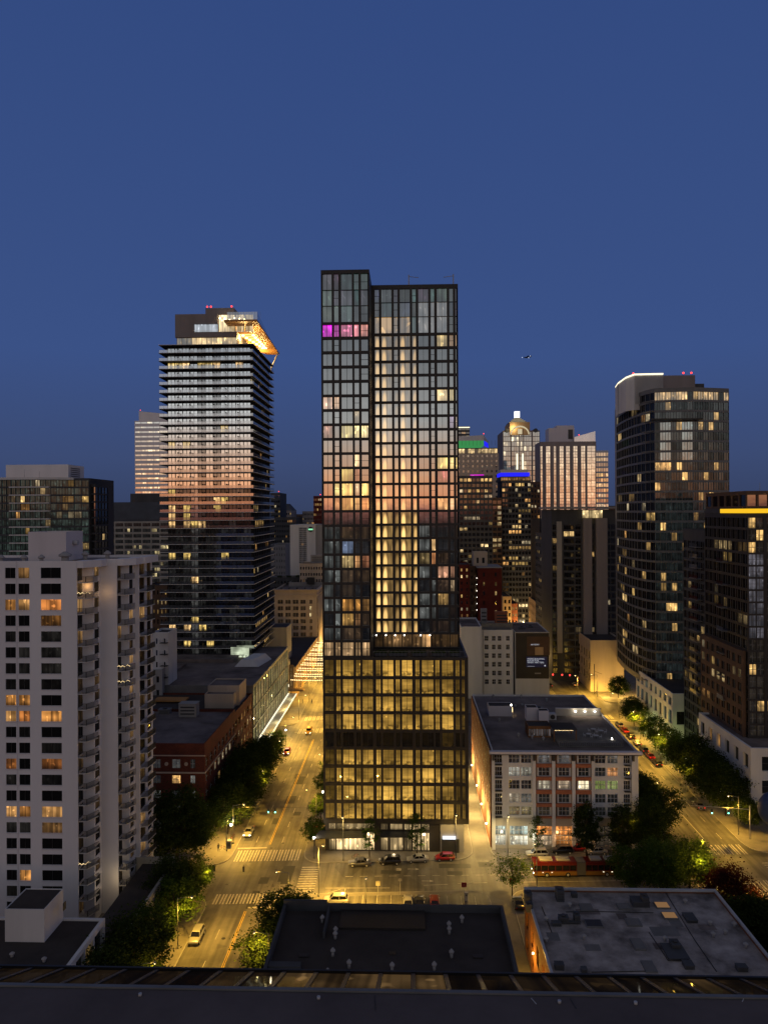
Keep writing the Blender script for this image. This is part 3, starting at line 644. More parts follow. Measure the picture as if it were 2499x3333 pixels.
# ------------------------------------------------------------------ balcony tower
def balcony_tower():
    Y = 265; x0, x1 = xa(546, Y, 1600), xa(818, Y, 1600)
    B = Bld('residential_tower', 'tall tower ringed by thin balcony slabs with golden lit canopy on top', ((x0 + x1) / 2, Y, 0))
    zt = za(1118, Y); zb = 21.5; nf = 39; p = (zt - zb) / nf; D = 36
    rows = [(zb + p * k + .12, zb + p * (k + 1) - .38) for k in range(nf)]
    litset = {2: (0, 1, 2, 4, 5, 6, 9), 10: (7,), 12: (0, 2), 18: (0,), 19: (6, 7), 20: (0, 2, 6), 21: (0, 2), 22: (0, 2, 3, 4), 26: (0, 2, 7), 29: (3,), 34: (3,), 35: (0, 2, 4), 37: (2, 5)}
    def litF(c, r):
        f = nf - 1 - r; ks = (c * 10) // 12
        q = 1.0 * R.uniform(.85, 1.0)
        if c in (4, 6) : q *= .35
        if f > 17: q = (.42 if c == 3 else .12) * R.uniform(.7, 1.2)
        if c in litset.get(f, ()): k = R.uniform(.8, 1.3); w = R.choice([(1, .68, .2), (1, .62, .25)]); return ((w[0] * k, w[1] * k, w[2] * k), q * .5)
        kk = .045 if c == 3 and f > 12 else R.choice([0, .004, .015]); return ((kk, kk, kk * .95), q)
    B.vol((x0, x1, Y, Y + D), zb, zt, ['grey_dark', 'roof_grey'], d=.3, par=.05, faces={0: dict(cols=even(x1 - x0, 11, .93), rows=rows, lit=litF, mull=(2, 1), bar=.09), 1: dict(cols=even(D, 11, .9), rows=rows, lit=plit(.07, .5, .25))}, part='tower_wall')
    for k in range(nf + 1):
        z = zb + p * k; o = 2.3
        m = MB(); a0, a1, b0, b1 = x0 - 2.2, x1 + 1.4, Y - 2.6, Y + D + 2
        if k % 2 == 0: b1 += .8
        m.box(a0 - .02, a1 + .02, b0 - .05, b0 - .01, z - .12, z + .05, 3); m.box(a1 + .01, a1 + .05, b0, b1, z - .12, z + .05, 3); m.box(a0, a1, b0, Y + .02, z - .22, z); m.box(x1 + .02, a1, Y + .02, b1, z - .22, z); m.box(a0, x0 - .02, Y + .02, b1, z - .22, z)
        if k < nf:
            h = 1.05
            for q in ([(a0 + .1, b0 + .1), (a1 - .1, b0 + .1)], [(a1 - .1, b0 + .1), (a1 - .1, b1 - .1)]):
                (xa_, ya_), (xb_, yb_) = q
                m.face([(xa_, ya_, z + .03), (xb_, yb_, z + .03), (xb_, yb_, z + h), (xa_, ya_, z + h)], 1)
                n = 22
                for i in range(n + 1):
                    cx = xa_ + (xb_ - xa_) * i / n; cy = ya_ + (yb_ - ya_) * i / n; m.tube((cx, cy, z), (cx, cy, z + h), .025, 4, 2)
                m.tube((xa_, ya_, z + h), (xb_, yb_, z + h), .03, 4, 2)
            for i in range(1, 7):
                cx = x0 + (x1 - x0) * i / 7; m.box(cx - .03, cx + .03, b0 + .3, Y - .02, z + .02, z + 1.6, 2)
        m.build('balcony', ['grey_dark', 'rail_glass', 'dark_metal', 'white_wall'], B.root)
    # lit pavilion and dark block on the roof
    a0, a1 = xa(575, Y + 3, 1110), xa(772, Y + 3, 1110); z1 = za(1090, Y + 3)
    def litp(c, r): k = .12 if c < 3 else R.uniform(.8, 1.2); return ((k, k * .68, k * .28), .35)
    B.vol((a0, a1, Y + 3, Y + 24), zt + .01, z1, ['pale_metal', 'roof_grey'], d=.2, par=.01, faces={0: dict(cols=even(a1 - a0, 12, .95), rows=[(zt + .2, z1 - .15)], lit=litp), 1: dict(cols=even(21, 9, .95), rows=[(zt + .2, z1 - .15)], lit=lambda c, r: ((1.2, .75, .28), .2))}, part='pavilion_wall')
    b0, b1 = xa(571, Y + 3, 1050), xa(709, Y + 3, 1050); z2 = za(1014, Y + 3)
    m = MB(); c0 = xa(635, Y + 3); m.box(b0, b1, Y + 2.5, Y + 24, z1 + .01, z1 + 1.9); m.box(b0, c0, Y + 2.5, Y + 24, z1 + 1.9, z2 - 3.6); m.box(b0, b1, Y + 2.5, Y + 24, z2 - 3.6, z2); m.box(b1, a1, Y + 2.5, Y + 24, z1 + .01, z1 + 1.9)
    m.build('plant_wall', 'taupe', B.root)
    m = MB(); m.pane((c0, Y + 3.2, z1 + 1.9), (1, 0, 0), b1 - c0, z2 - 3.6 - z1 - 1.9, (.25, .27, .3), .7); m.build('window', 'pane', B.root)
    for i in range(4):
        m = MB(); u0 = b1 + .3 + i * 3.2; m.pane((u0, Y + 3.6, z1 + 2), (1, 0, 0), 3.0, z2 - z1 - 2.2, (1.3, .95, .5), .25, 0); m.build('window', 'pane', B.root)
    m = MB(); m.box(xa(672, Y + 10), xa(765, Y + 10), Y + 10, Y + 22, z2, z2 + 4.2); m.build('plant_room', 'taupe', B.root)
    for px in (678, 690, 757): redlight(B.root, xa(px, Y + 11), Y + 11, z2 + 4.0)
    # canopy
    zc = 141.5; xr0, xr1 = xa(836, 262, 1039), xa(909, 318, 1150); xl = xa(729, 262, 1039)
    m = MB(); pl = [(xl, 262), (xr0, 262), (xr1, 318), (xr1 - 5, 318), (xa(775, 290, 1085), 300)]
    m.prism(pl, zc, zc + .7); m.build('roof_canopy', 'gold_soffit', B.root)
    m = MB()
    P_ = [(xa(769, 280, 1079), 280), (xa(834, 280, 1079), 280), (xa(868, 305, 1128), 306), (xa(856, 305, 1144), 306)]
    m.prism(P_, zc - .12, zc - .06); m.build('canopy_soffit', 'crown_glow', B.root)
    for k in range(7):
        t = (k + .5) / 7; a = Vector(P_[0]).lerp(Vector(P_[3]), t); b = Vector(P_[1]).lerp(Vector(P_[2]), t)
        for s in (.25, .8):
            c = a.lerp(b, s); m = MB(); m.cyl(c.x, c.y, zc - .3, zc - .13, .5, 8); m.build('soffit_lamp', 'lamp_warm', B.root)
        m = MB(); m.tube((a.x, a.y, zc - .2), (b.x, b.y, zc - .2), .12, 4); m.build('rib', 'wood', B.root)
    for (px, yy) in ((905, 314), (845, 302)):
        x = xa(px, yy, 1150); m = MB(); m.tube((x, yy, zc), (x - 3, yy - 2, zt), .35, 6); m.build('strut', 'pale_metal', B.root)
    m = MB()
    for i in range(12): m.tube((xl + 2 + i * 1.0, 262.6, zc + .7), (xl + 2 + i * 1.0, 262.6, zc + 3.6), .04, 4, 1)
    m.face([(xl + 1, 262.6, zc + .75), (xr0, 262.6, zc + .75), (xr0, 262.6, zc + 3.6), (xl + 1, 262.6, zc + 3.6)])
    m.face([(xr0, 262.6, zc + .75), (xr1 - .6, 300, zc + .75), (xr1 - .6, 300, zc + 2.6), (xr0, 262.6, zc + 3.6)])
    m.build('glass_balustrade', ['rail_glass', 'pale_metal'], B.root)
    for i in range(6):
        m = MB(); x = b1 + 1 + i * 1.8; m.ball(x, Y + 2, zc + 2.6 - .25 * (i % 3), .28, 0, 6, 4); m.build('roof_lamp', 'lamp_warm', B.root)
    B.finish(100)
balcony_tower()
def glass_podium():
    B = Bld('glass_podium_building', 'low glass sided building with glowing street canopy at foot of balcony tower', (-75, 215, 0), frame='pale_metal')
    z = dict(cols=even(62, 15, .94), rows=[(4.6, 9.0), (9.4, 14.6), (15.0, 21.0)], lit=lambda c, r: ((.24 * R.uniform(.8, 1.2), .2, .085), .3), mull=(3, 2), bar=.05, mat='glow')
    B.vol((-118, -46, 216, 279), .13, 22, ['mid_metal', 'roof_grey'], d=.4, par=.35, faces={1: z})
    m = MB(); m.box(-45.95, -42.6, 219, 279, 3.9, 4.25); m.build('street_canopy', 'pale_metal', B.root)
    m = MB(); m.box(-45.9, -45.6, 219, 278, 4.3, 4.55); m.box(-42.9, -42.62, 219, 278, 4.26, 4.4); m.build('canopy_strip_light', 'led', B.root)
    # lit shopfront at roof level
    m = MB()
    for i, (a, b) in enumerate(((546, 568), (583, 628), (630, 652), (738, 755))):
        m = MB(); m.pane((xa(a, 262, 2170), 262, 17.2), (1, 0, 0), xa(b, 262, 2170) - xa(a, 262, 2170), 2.6, (1.1, .95, .55), .1); m.build('window', 'pane', B.root)
    m = MB(); m.pane((xa(758, 261, 2170), 258, 22), (1, 0, 0), 6.5, 3.6, (.75, .85, .6), .1); m.build('window', 'glow', B.root)
    m = MB(); m.box(-112, -60, 250, 258, 21.7, 22.9); m.box(-100, -75, 232, 246, 21.7, 22.4); m.build('roof_deck', 'roof_grey', B.root)
    # ramp hood
    m = MB(); m.hexa([(-58, 243, 21.8), (-50, 243, 21.8), (-48, 256, 21.8), (-56, 256, 21.8), (-56, 244, 24), (-52, 244, 24), (-50, 255, 24), (-54, 255, 24)]); m.build('ramp_hood', 'white_wall', B.root)
    B.finish(100)
    for k in range(22):
        pass
glass_podium()
def brick_left():
    B = Bld('brick_building', 'dark red brick building with arched top windows and flat roof on left corner', (-70, 164, 0), frame='pale_metal')
    zt = 21.2; L = 29
    rows = [(1.2, 4), (5.4, 7.2), (8.8, 10.6), (12.2, 14.0), (15.6, 17.6)]
    cf = [(xa(a, 164, 2550) + 90, xa(b, 164, 2550) + 90) for a, b in ((496, 523), (560, 587), (620, 635))]
    def litb(c, r):
        if (c, r) == (1, 3): return ((1.0, .55, .18), .1)
        k = R.choice([.02, .05, .1]); return ((k, k, k * .9), .25)
    ws = even(L, 8, .55)
    B.vol((-90, -46, 164, 164 + L), .13, zt, ['red_brick', 'roof_grey'], d=.22, par=.7, faces={0: dict(cols=cf, rows=rows, lit=litb, mull=(2, 2), bar=.04), 1: dict(cols=ws, rows=rows, lit=plit(.12, .5, .2), mull=(2, 2), bar=.04)})
    m = MB(); m.box(-90, -45.8, 163.8, 163.99, 14.5, 14.8); m.box(-45.99, -45.8, 164, 193, 14.5, 14.8); m.box(-90, -45.8, 163.75, 163.99, 18.4, 18.6); m.build('stone_course', 'beige', B.root)
    for px in (486, 542, 606):
        x = xa(px, 164, 2465); m = MB(); m.tube((x, 163.99, 16.6), (x, 163.85, 16.6), .42, 14); m.build('roundel', 'beige', B.root)
    unit(B.root, -68, 178, 20.5, 3, 2, 1.5); unit(B.root, -57, 189, 20.5, 4.5, 3, 3.4, 'roof_hut', 'concrete', False); unit(B.root, -64, 191, 20.5, 3, 2, 1.2)
    vent(B.root, -62, 175, 20.5, 1.6); vent(B.root, -66, 171, 20.5, 1.4)
    m = MB(); m.box(-74, -66, 181, 188, 21.0, 21.2); m.build('red_roof_panel', 'maroon', B.root)
    m = MB(); m.box(-66, -65.8, 181, 188, 20.5, 21.9); m.build('parapet', 'white_wall', B.root)
    B.finish(100)
    B = Bld('brick_annex', 'narrow dark brick block between brick corner building and glass building', (-60, 194, 0))
    B.vol((-95, -46.2, 193.2, 215), .13, 20, ['red_brick', 'roof_dark'], d=.22, par=.5, faces={1: dict(cols=even(21.8, 6, .5), rows=rows, lit=plit(.2, .5, .2), mull=(1, 2))})
    B.vol((-56, -48, 200, 207), 19.5, 23.4, ['beige', 'roof_grey'], d=.2, par=.3, part='stair_hut')
    B.vol((-56, -47.2, 203.2, 212), 19.5, 25, ['beige', 'roof_grey'], d=.2, par=.3, part='stair_hut')
    m = MB(); m.box(-72, -63, 205, 209, 19.9, 20.3); m.build('skylight', 'gold_soffit', B.root); vent(B.root, -72, 203, 19.5, 1.6, .6)
    B.finish(100)
brick_left()
# ------------------------------------------------------------------ street end, left
def street_end():
    Y = 372; B = Bld('classical_building', 'cream classical office building with cornice and rows of paired windows', (-60, Y, 0), frame='beige')
    x0, x1 = xa(893, Y, 2000), xa(1031, Y, 2000); zt = za(1919, Y)
    cols = [(xa(a, Y, 2000) - x0, xa(b, Y, 2000) - x0) for a, b in ((904, 921), (929, 946), (953, 971), (978, 995), (1008, 1016))]
    rows = [(za(1952 - 21 + 21.3 * k + 13, Y), za(1952 - 21 + 21.3 * k, Y)) for k in range(1, 10)][::-1]
    def lit(c, r):
        if R.random() < .12: return [(1, .8, .4), (.25, .15, .06)], .1
        return [(.02, .012, .006)] * 2, .12
    D = 60
    B.vol((x0, x1, Y, Y + D), 0, zt, ['beige', 'roof_grey'], d=.5, par=.8, faces={0: dict(cols=cols, rows=rows, lit=lit, mull=(2, 1), bar=.06), 1: dict(cols=even(D, 10, .4), rows=rows, lit=plit(.1, .5, .1))})
    m = MB()
    for (za_, zb_, o) in ((zt - .3, zt + .1, 1.0), (zt - 3.0, zt - 2.6, .5), (za(2075, Y), za(2072, Y), .4)):
        m.box(x0 - .2, x1 + o, Y - o, Y - .01, za_, zb_); m.box(x1 + .01, x1 + o, Y, Y + D, za_, zb_)
    m.build('cornice', 'beige', B.root)
    m = MB()
    for i in range(5): m.box(x0 + 3 + i * 4, x0 + 3.8 + i * 4, Y + 1, Y + 1.6, zt - .7, zt + .9)
    m.build('rooftop_piers', 'grey_dark', B.root)
    for k in range(10):
        mm = MB(); y = Y + 2 + k * 3; mm.cyl(x1 + .5, y, 5.5, zt - 4, .35, 8)
        mm.build('pilaster', 'beige', B.root)
    B.finish(100)
    # brick facade lit by street light, facing the street
    B = Bld('low_brick_shop', 'long orange lit two storey shop row under the strings of bulbs', (-46, 285, 0))
    B.vol((-58, -44.6, 289, 360), 0, 12.2, ['tan', 'roof_dark'], d=.3, par=.5, faces={1: dict(cols=even(71, 14, .5), rows=[(1, 3.6), (6, 9)], lit=plit(.4, .6, .1), mull=(2, 1))})
    B.finish(100)
    B = Bld('theatre_block', 'plain grey stair block and canopy beside the tall dark vertical sign', (-52, 281, 0))
    B.vol((-54, -46.8, 281, 288), 0, 15.5, ['concrete', 'roof_dark'], d=.2, par=.3)
    B.vol((-62, -50, 300, 312), 12, 26, ['concrete', 'roof_dark'], d=.2, par=.3, part='tower_wall')
    m = MB(); m.box(-47, -40.5, 280.2, 283, 4.6, 5.2); m.build('canopy', 'brown_wall', B.root)
    m = MB(); m.box(-48.5, -44.8, 279.2, 280, 6.6, 7.4); m.build('lit_sign_band', 'led', B.root)
    m = MB(); m.box(-49.3, -46.9, 279.3, 280.6, 12.4, 13.2); m.box(-49.0, -47.6, 279.2, 280.7, 12.7, 12.9, 1); m.build('white_box_sign', ['white_wall', 'black_frame'], B.root)
    B.finish(10)
street_end()
def text(body, name, mat, loc, rot, size, parent, ex=.02, spacing=1.0, line=1.0, align='CENTER'):
    cu = bpy.data.curves.new(name, 'FONT'); cu.body = body; cu.size = size; cu.extrude = ex; cu.align_x = align; cu.space_line = line; cu.space_character = spacing
    o = bpy.data.objects.new(name, cu); COL.objects.link(o); cu.materials.append(M[mat]); o.rotation_euler = rot
    off = wloc(parent)
    bpy.context.view_layer.update(); me = bpy.data.meshes.new_from_object(o.evaluated_get(bpy.context.evaluated_depsgraph_get()))
    bpy.data.objects.remove(o); me.name = name; o = bpy.data.objects.new(name, me); COL.objects.link(o); o.rotation_euler = rot; o.parent = parent; o.location = Vector(loc) - off
    return o
sg = empty('vertical_sign', (-44.5, 278.5, 0), 'tall brown vertical sign with white stacked letters over the street canopy', 'sign')
Ys = 278.5; sx0, sx1 = xa(940.5, Ys, 2200), xa(955, Ys, 2200); sz0, sz1 = za(2244, Ys), za(2165, Ys)
m = MB(); m.box(sx0, sx1, Ys, Ys + .5, sz0, sz1); m.build('sign_board', 'brown_wall', sg)
m = MB(); m.tube((sx0 + .8, Ys + .25, .13), (sx0 + .8, Ys + .25, sz0), .12); m.build('pole', 'dark_metal', sg)
text('S\nT\nR\nA\nT\nF\nO\nR\nD', 'lettering', 'paint', ((sx0 + sx1) / 2, Ys - .03, sz1 - 1.9), (math.pi / 2, 0, 0), .95, sg, .01, line=.78)
# strings of bulbs over the street
for k in range(16):
    y = 276 + k * 5.2; z = 10.0 + (.3 if k % 2 else 0)
    s = empty('string_lights', (-33, y, z), '%s string of round warm bulbs hung across the street%s' % (['nearest', 'second nearest', 'third nearest', 'fourth nearest', 'fifth nearest', 'sixth nearest', 'seventh nearest', 'eighth nearest', 'ninth nearest', 'tenth nearest', 'eleventh nearest', 'twelfth nearest', 'thirteenth nearest', 'fourteenth nearest', 'second farthest', 'farthest'][k], ' left of the glass tower'), 'string lights', 'strings of warm bulbs over the street')
    m = MB(); w = MB(); n = 34; P0 = None
    for i in range(n + 1):
        t = i / n; x = -44.4 + 23 * t; zz = z + .9 * t - 1.6 * 4 * t * (1 - t) * .35
        m.ball(x, y, zz, .19, 0, 6, 4)
        if P0: w.tube(P0, (x, y, zz + .2), .03, 3)
        P0 = (x, y, zz + .2)
    m.build('bulb', 'bulb', s, kind='stuff'); w.build('cable', 'dark_metal', s)
#PART3
# ------------------------------------------------------------------ far centre left
def simple(name, label, pxl, pxr, ptop, Y, D, wall, nc, p, frac=.6, h=(.3, .75), lit=.15, k=.6, rf=.2, zb=0, side=None, mull=(1, 1), roof='roof_dark', group=None, cap=100, fr=.2, top=1.0, par=.6, edge=None, ns=None):
    x0, x1 = xa(pxl, Y, ptop), xa(pxr, Y, ptop); zt = za(ptop, Y, (pxl + pxr) / 2)
    B = Bld(name, label, ((x0 + x1) / 2, Y, zb), group)
    nr = int((zt - top - zb) / p); rows = rws(zt - top - nr * p, p, nr, p * h[0], p * h[1])
    fc = {0: dict(cols=even(x1 - x0, nc, frac), rows=rows, lit=plit(lit, k, rf), mull=mull)}
    if side: fc[side] = dict(cols=even(D, ns or max(2, int(nc * D / (x1 - x0))), frac), rows=rows, lit=plit(lit, k, rf * .6))
    B.vol((x0, x1, Y, Y + D), zb, zt, [wall, roof], d=fr, par=par, faces=fc)
    return B, x0, x1, zt
def far_left():
    B, x0, x1, zt = simple('office_block', 'distant dark ribbed office block left of the white block with round sign', 895, 963, 1684, 520, 30, 'grey_dark', 12, 3.6, .55, lit=.08, k=.8, cap=60); B.finish(60)
    B, x0, x1, zt = simple('office_block', 'distant dark glass office tower with red beacon beside the balcony tower', 880, 911, 1604, 560, 30, 'grey_dark', 5, 3.8, .8, lit=.2, k=.6); redlight(B.root, x1 - 1, 561, zt); B.finish(60)
    B, x0, x1, zt = simple('office_block', 'distant grey block with hipped roof under the skyline gap', 896, 948, 1662, 640, 30, 'taupe', 9, 4, .5, lit=.1); m = MB(); m.hexa([(x0, 640, zt), (x1, 640, zt), (x1, 670, zt), (x0, 670, zt), (x0 + 6, 650, zt + 6), (x1 - 4, 650, zt + 6), (x1 - 4, 660, zt + 6), (x0 + 6, 660, zt + 6)]); m.build('hipped_roof', 'grey_dark', B.root); B.finish(60)
    B, x0, x1, zt = simple('office_block', 'distant low brown block with scattered lights in the skyline gap', 948, 985, 1674, 700, 30, 'brown_wall', 7, 4, .5, lit=.2); B.finish(60)
    B, x0, x1, zt = simple('office_block', 'distant grey stepped block left of the dark red tower', 984, 1022, 1664, 660, 30, 'taupe', 8, 4, .5, lit=.25); B.finish(60)
    B, x0, x1, zt = simple('office_tower', 'distant dark red brick tower with white lights beside the central tower', 1020, 1052, 1614, 540, 30, 'maroon', 6, 3.7, .6, lit=.22, k=1.0, rf=.1); redlight(B.root, x0 + 5, 541, zt); B.finish(60)
    B, x0, x1, zt = simple('office_block', 'grey windowless block left of the white block with round sign', 882, 929, 1772, 480, 25, 'grey_wall', 6, 4, .25, lit=.3, k=.9); B.finish(60)
    # white block with round sign
    Y = 430; x0, x1 = xa(944, Y, 1760), xa(1027, Y, 1760); zt = za(1707, Y)
    B = Bld('white_block', 'white concrete block with dark window strip and round green lit sign', ((x0 + x1) / 2, Y, 0))
    c0, c1 = xa(972, Y) - x0, xa(998, Y) - x0
    B.vol((x0, x1, Y, Y + 30), 0, zt, ['white_wall', 'roof_grey'], d=.6, faces={0: dict(cols=[(c0 + (c1 - c0) * i / 6 + .12, c0 + (c1 - c0) * (i + 1) / 6 - .12) for i in range(6)], rows=[(za(1832 - 6.5 * k, Y), za(1832 - 6.5 * k - 5.6, Y)) for k in range(18)], lit=plit(.04, .5, .1))}, par=.5)
    B.vol((x1 + .05, x1 + 6, Y + 1, Y + 30), 0, zt, ['grey_wall', 'roof_grey'], d=.3, part='side_wall')
    s = xa(1011, Y, 1723); zz = za(1723, Y, 1011); m = MB(); m.tube((s, Y - .01, zz), (s, Y - .5, zz), 1.5, 20); m.box(s - 1.35, s + 1.35, Y - .6, Y - .5, zz - .42, zz + .42, 1); m.build('round_sign', ['black_frame', 'sign_green'], B.root); B.finish(100)
    B, x0, x1, zt = simple('low_building', 'low cream building with small windows in front of the white block', 975, 1052, 1834, 400, 14, 'beige', 9, 3.4, .5, lit=.1); unit(B.root, x0 + 9, 406, zt, 7, 4, 4.2, 'roof_hut', 'grey_wall', False); B.finish(60)
    B, x0, x1, zt = simple('low_building', 'dark low block with planted roof behind the cream classical building', 880, 975, 1880, 405, 14, 'grey_dark', 9, 3.4, .5, lit=.1)
    for i in range(6): unit(B.root, x0 + 2 + i * 2.6, 408, zt - .5, 2, 2, .8 + (i % 3) * .3, 'rooftop_unit', 'leaf_dark' if i % 2 else 'mid_metal', False)
    B.finish(60)
    B, x0, x1, zt = simple('low_building', 'grey metal roofed hall behind the cream classical building', 940, 1060, 1895, 396, 10, 'grey_wall', 2, 9, .1, lit=0)
    m = MB(); m.box(x0 + 10, x0 + 14, 394, 396, zt - 1, zt + 2.6); m.build('roof_opening', 'black_frame', B.root); B.finish(10)
    B, x0, x1, zt = simple('brown_block', 'dim brown brick block between white tower and balcony tower', 470, 545, 1905, 285, 14, 'brown_wall', 6, 3.8, .35, lit=.3, k=.8, rf=.06); B.finish(60)
    B, x0, x1, zt = simple('grey_stair_block', 'pale grey stair block with outdoor balconies at left foot of balcony tower', 497, 548, 2058, 216.6, 8, 'white_wall', 2, 3.5, .2, lit=.05, zb=21.9)
    for k in range(4):
        m = MB(); z = zt - 3 - 3.4 * k; m.box(x1 - 2.2, x1, 215.2, 216.58, z - .15, z)
        for i in range(6): m.tube((x1 - 2.2 + i * .44, 215.25, z), (x1 - 2.2 + i * .44, 215.25, z + 1), .03, 4)
        m.build('balcony', 'dark_metal', B.root)
    B.finish(10)
    B, x0, x1, zt = simple('lit_roof_block', 'low pale block with greenish lit roof deck left of the balcony tower', 440, 528, 2180, 214, 12, 'grey_wall', 3, 4, .3, lit=.2, zb=.13)
    m = MB(); m.box(x0 + 1, x1 - 1, 216, 223, zt - .5, zt - .3); m.build('roof_deck', 'white_wall', B.root); B.finish(10)
far_left()
# ------------------------------------------------------------------ far centre right
def far_right():
    Y = 560
    B, x0, x1, zt = simple('office_tower', 'far dark tower with white light line peeking beside central tower top', 1488, 1528, 1388, 800, 30, 'grey_dark', 3, 4, .9, lit=.3, k=.5)
    m = MB(); m.box(x0, x1, 798.8, 799.6, zt - 1.5, zt - .6); m.build('crown_light', 'led', B.root); B.finish(60)
    # green topped tower
    Y = 520; x0, x1 = xa(1470, Y, 1500), xa(1623, Y, 1500); zt = za(1478, Y)
    B = Bld('hotel_tower', 'tan gridded tower with green glowing crown right of central tower', ((x0 + x1) / 2, Y, 0), frame='mid_metal')
    rows = rws(zt - 3.6 * 16, 3.6, 16, 1, 2.6)
    B.vol((x0, x1, Y, Y + 35), 0, zt, ['beige', 'roof_grey'], d=.3, faces={0: dict(cols=even(x1 - x0, 10, .35), rows=rows, lit=plit(.14, .9, .25), mull=(1, 1))})
    c = x1 - 3; zz = za(1460, Y)
    B.vol((x0, x1 - .5, Y + 1, Y + 30), zt - .5, zz, ['grey_dark', 'roof_dark'], d=.3, par=.01, faces={0: dict(cols=even(x1 - x0 - .5, 14, .9), rows=[(zt + .2, zz - .6)], lit=plit(.85, 1.1, .1))}, part='restaurant_wall')
    a1 = xa(1576, Y); z3 = za(1452, Y); z4 = za(1436, Y); z5 = za(1418, Y)
    m = MB(); m.box(x0, a1, Y + 1, Y + 22, z3, z4); m.build('crown_screen', 'green_glow', B.root)
    m = MB()
    for i in range(12): m.box(x0 + 2 + i * 2.6, x0 + 2.15 + i * 2.6, Y + .9, Y + .99, z3, z4)
    m.build('crown_fin', 'dark_metal', B.root)
    m = MB(); m.hexa([(x0, Y + 1, z4), (a1, Y + 1, z4), (a1 + 5, Y + 22, z4), (x0, Y + 22, z4), (x0, Y + 1, z4 + 2.6), (a1, Y + 1, z5), (a1 + 5, Y + 22, z5 - 2), (x0, Y + 22, z4 + 2.6)]); m.build('crown_cap', 'white_wall', B.root)
    m = MB(); m.prism([(a1 + .1, Y + 1), (a1 + 5.4, Y + 22), (a1 + 5.3, Y + 22), (a1, Y + 1)], z3, z4 - .1); m.build('crown_side', 'blue_glow', B.root)
    redlight(B.root, a1, Y + 2, z5); B.finish(100)
    B, x0, x1, zt = simple('apartment_tower', 'near black tower with yellow windows under green crowned tower', 1494, 1602, 1548, 420, 25, 'grey_dark', 8, 3.1, .72, h=(.25, .8), lit=.30, k=1.0, rf=.12)
    m = MB(); m.box(xa(1531, 419), xa(1575, 419), 419, 419.5, zt + .1, zt + .5); m.build('crown_light', 'magenta', B.root)
    B.finish(100)
    B, x0, x1, zt = simple('apartment_tower', 'slim brown tower with balconies at right edge of the near black tower', 1602, 1632, 1620, 425, 25, 'brown_wall', 2, 3.1, .8, h=(.2, .8), lit=.3, k=.8, rf=.2); B.finish(60)
    # pyramid tower
    Y = 640; x0, x1 = xa(1637, Y, 1500), xa(1757, Y, 1500); zt = za(1405, Y)
    B = Bld('office_tower', 'green glass office tower with lit pyramid roof and white lantern', ((x0 + x1) / 2, Y, 0), frame='mid_metal')
    W = x1 - x0; p = 4.2
    cs = [(.4, W * .2), (W * .235, W * .43), (W * .45, W * .55), (W * .57, W * .77), (W * .81, W - .4)]
    def lit(c, r):
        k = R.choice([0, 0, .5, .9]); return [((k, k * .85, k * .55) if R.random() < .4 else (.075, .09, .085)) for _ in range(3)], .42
    rows = rws(zt - p * 20 - 1, p, 20, .25, 3.95)
    B.vol((x0, x1, Y, Y + 40), 0, zt, ['taupe', 'roof_dark'], d=.5, faces={0: dict(cols=cs, rows=rows, lit=lit, mull=(3, 1), bar=.1)})
    # crown
    a0, a1 = xa(1660, Y), xa(1725, Y); z1 = za(1378, Y)
    m = MB(); m.box(a0, a1, Y - .8, Y + 32, zt - 4, z1); m.build('crown_base', 'tan', B.root)
    m = MB(); cx = (a0 + a1) / 2; hw = (a1 - a0) / 2
    for k in range(12):
        t0, t1 = math.pi * k / 12, math.pi * (k + 1) / 12
        q = [(cx + hw * .95 * math.cos(t), Y - 1.0, zt - 3.5 + 9 * math.sin(t) * .85) for t in (t0, t1)]; q2 = [(cx + hw * .84 * math.cos(t), Y - 1.0, zt - 3.5 + 9 * math.sin(t) * .7) for t in (t1, t0)]
        m.face([q[0], q2[1], q2[0], q[1]])
    m.box(cx - 1.8, cx + 1.8, Y - 1.3, Y - 1.0, zt - 3.2, zt + 1.2)
    m.build('arch_light', 'crown_led', B.root)
    zp = za(1356, Y); n = 5
    for k in range(n):
        t0, t1 = k / n, (k + .6) / n; h0 = z1 + (zp - z1) * t0; hm = z1 + (zp - z1) * t1; h1 = z1 + (zp - z1) * (k + 1) / n
        r0 = hw * (1.0 - .86 * t0); rm = hw * (1.0 - .86 * t1)
        yc = Y + 16
        m = MB(); m.box(cx - r0, cx + r0, yc - r0, yc + r0, h0, hm); m.build('pyramid_step', 'dark_metal', B.root)
        m = MB(); m.box(cx - rm, cx + rm, yc - rm, yc + rm, hm, h1); m.build('pyramid_light_band', 'crown_led', B.root)
    m = MB(); m.box(cx - 2.2, cx + 2.2, Y + 14, Y + 18, zp, zp + 5.5); m.build('lantern', 'soft_white', B.root)
    m = MB(); m.box(cx - 3, cx - 1.8, Y - .9, Y - .3, zt - 48, zt - 20); m.box(cx + 1.8, cx + 3, Y - .9, Y - .3, zt - 48, zt - 20); m.build('light_pillar', 'led', B.root)
    for s in (x0 + 3.5, x1 - 3.5):
        m = MB(); m.tube((s, Y - .3, zt), (s, Y + 30, zt), 1.8, 12); m.build('barrel_roof', 'grey_dark', B.root)
    B.finish(100)
    # blue topped tower
    Y = 430; x0, x1 = xa(1634, Y, 1700), xa(1728, Y, 1700); zt = za(1566, Y)
    B = Bld('apartment_tower', 'dark apartment tower with glowing blue crown and many yellow windows', ((x0 + x1) / 2, Y, 0))
    B.vol((x0, x1, Y, Y + 22), 0, zt, ['grey_dark', 'roof_dark'], d=.3, faces={0: dict(cols=even(x1 - x0, 9, .75), rows=rws(zt - 3.05 * 40 - 1, 3.05, 40, .6, 2.4)[4:], lit=plit(.34, 1.0, .12))})
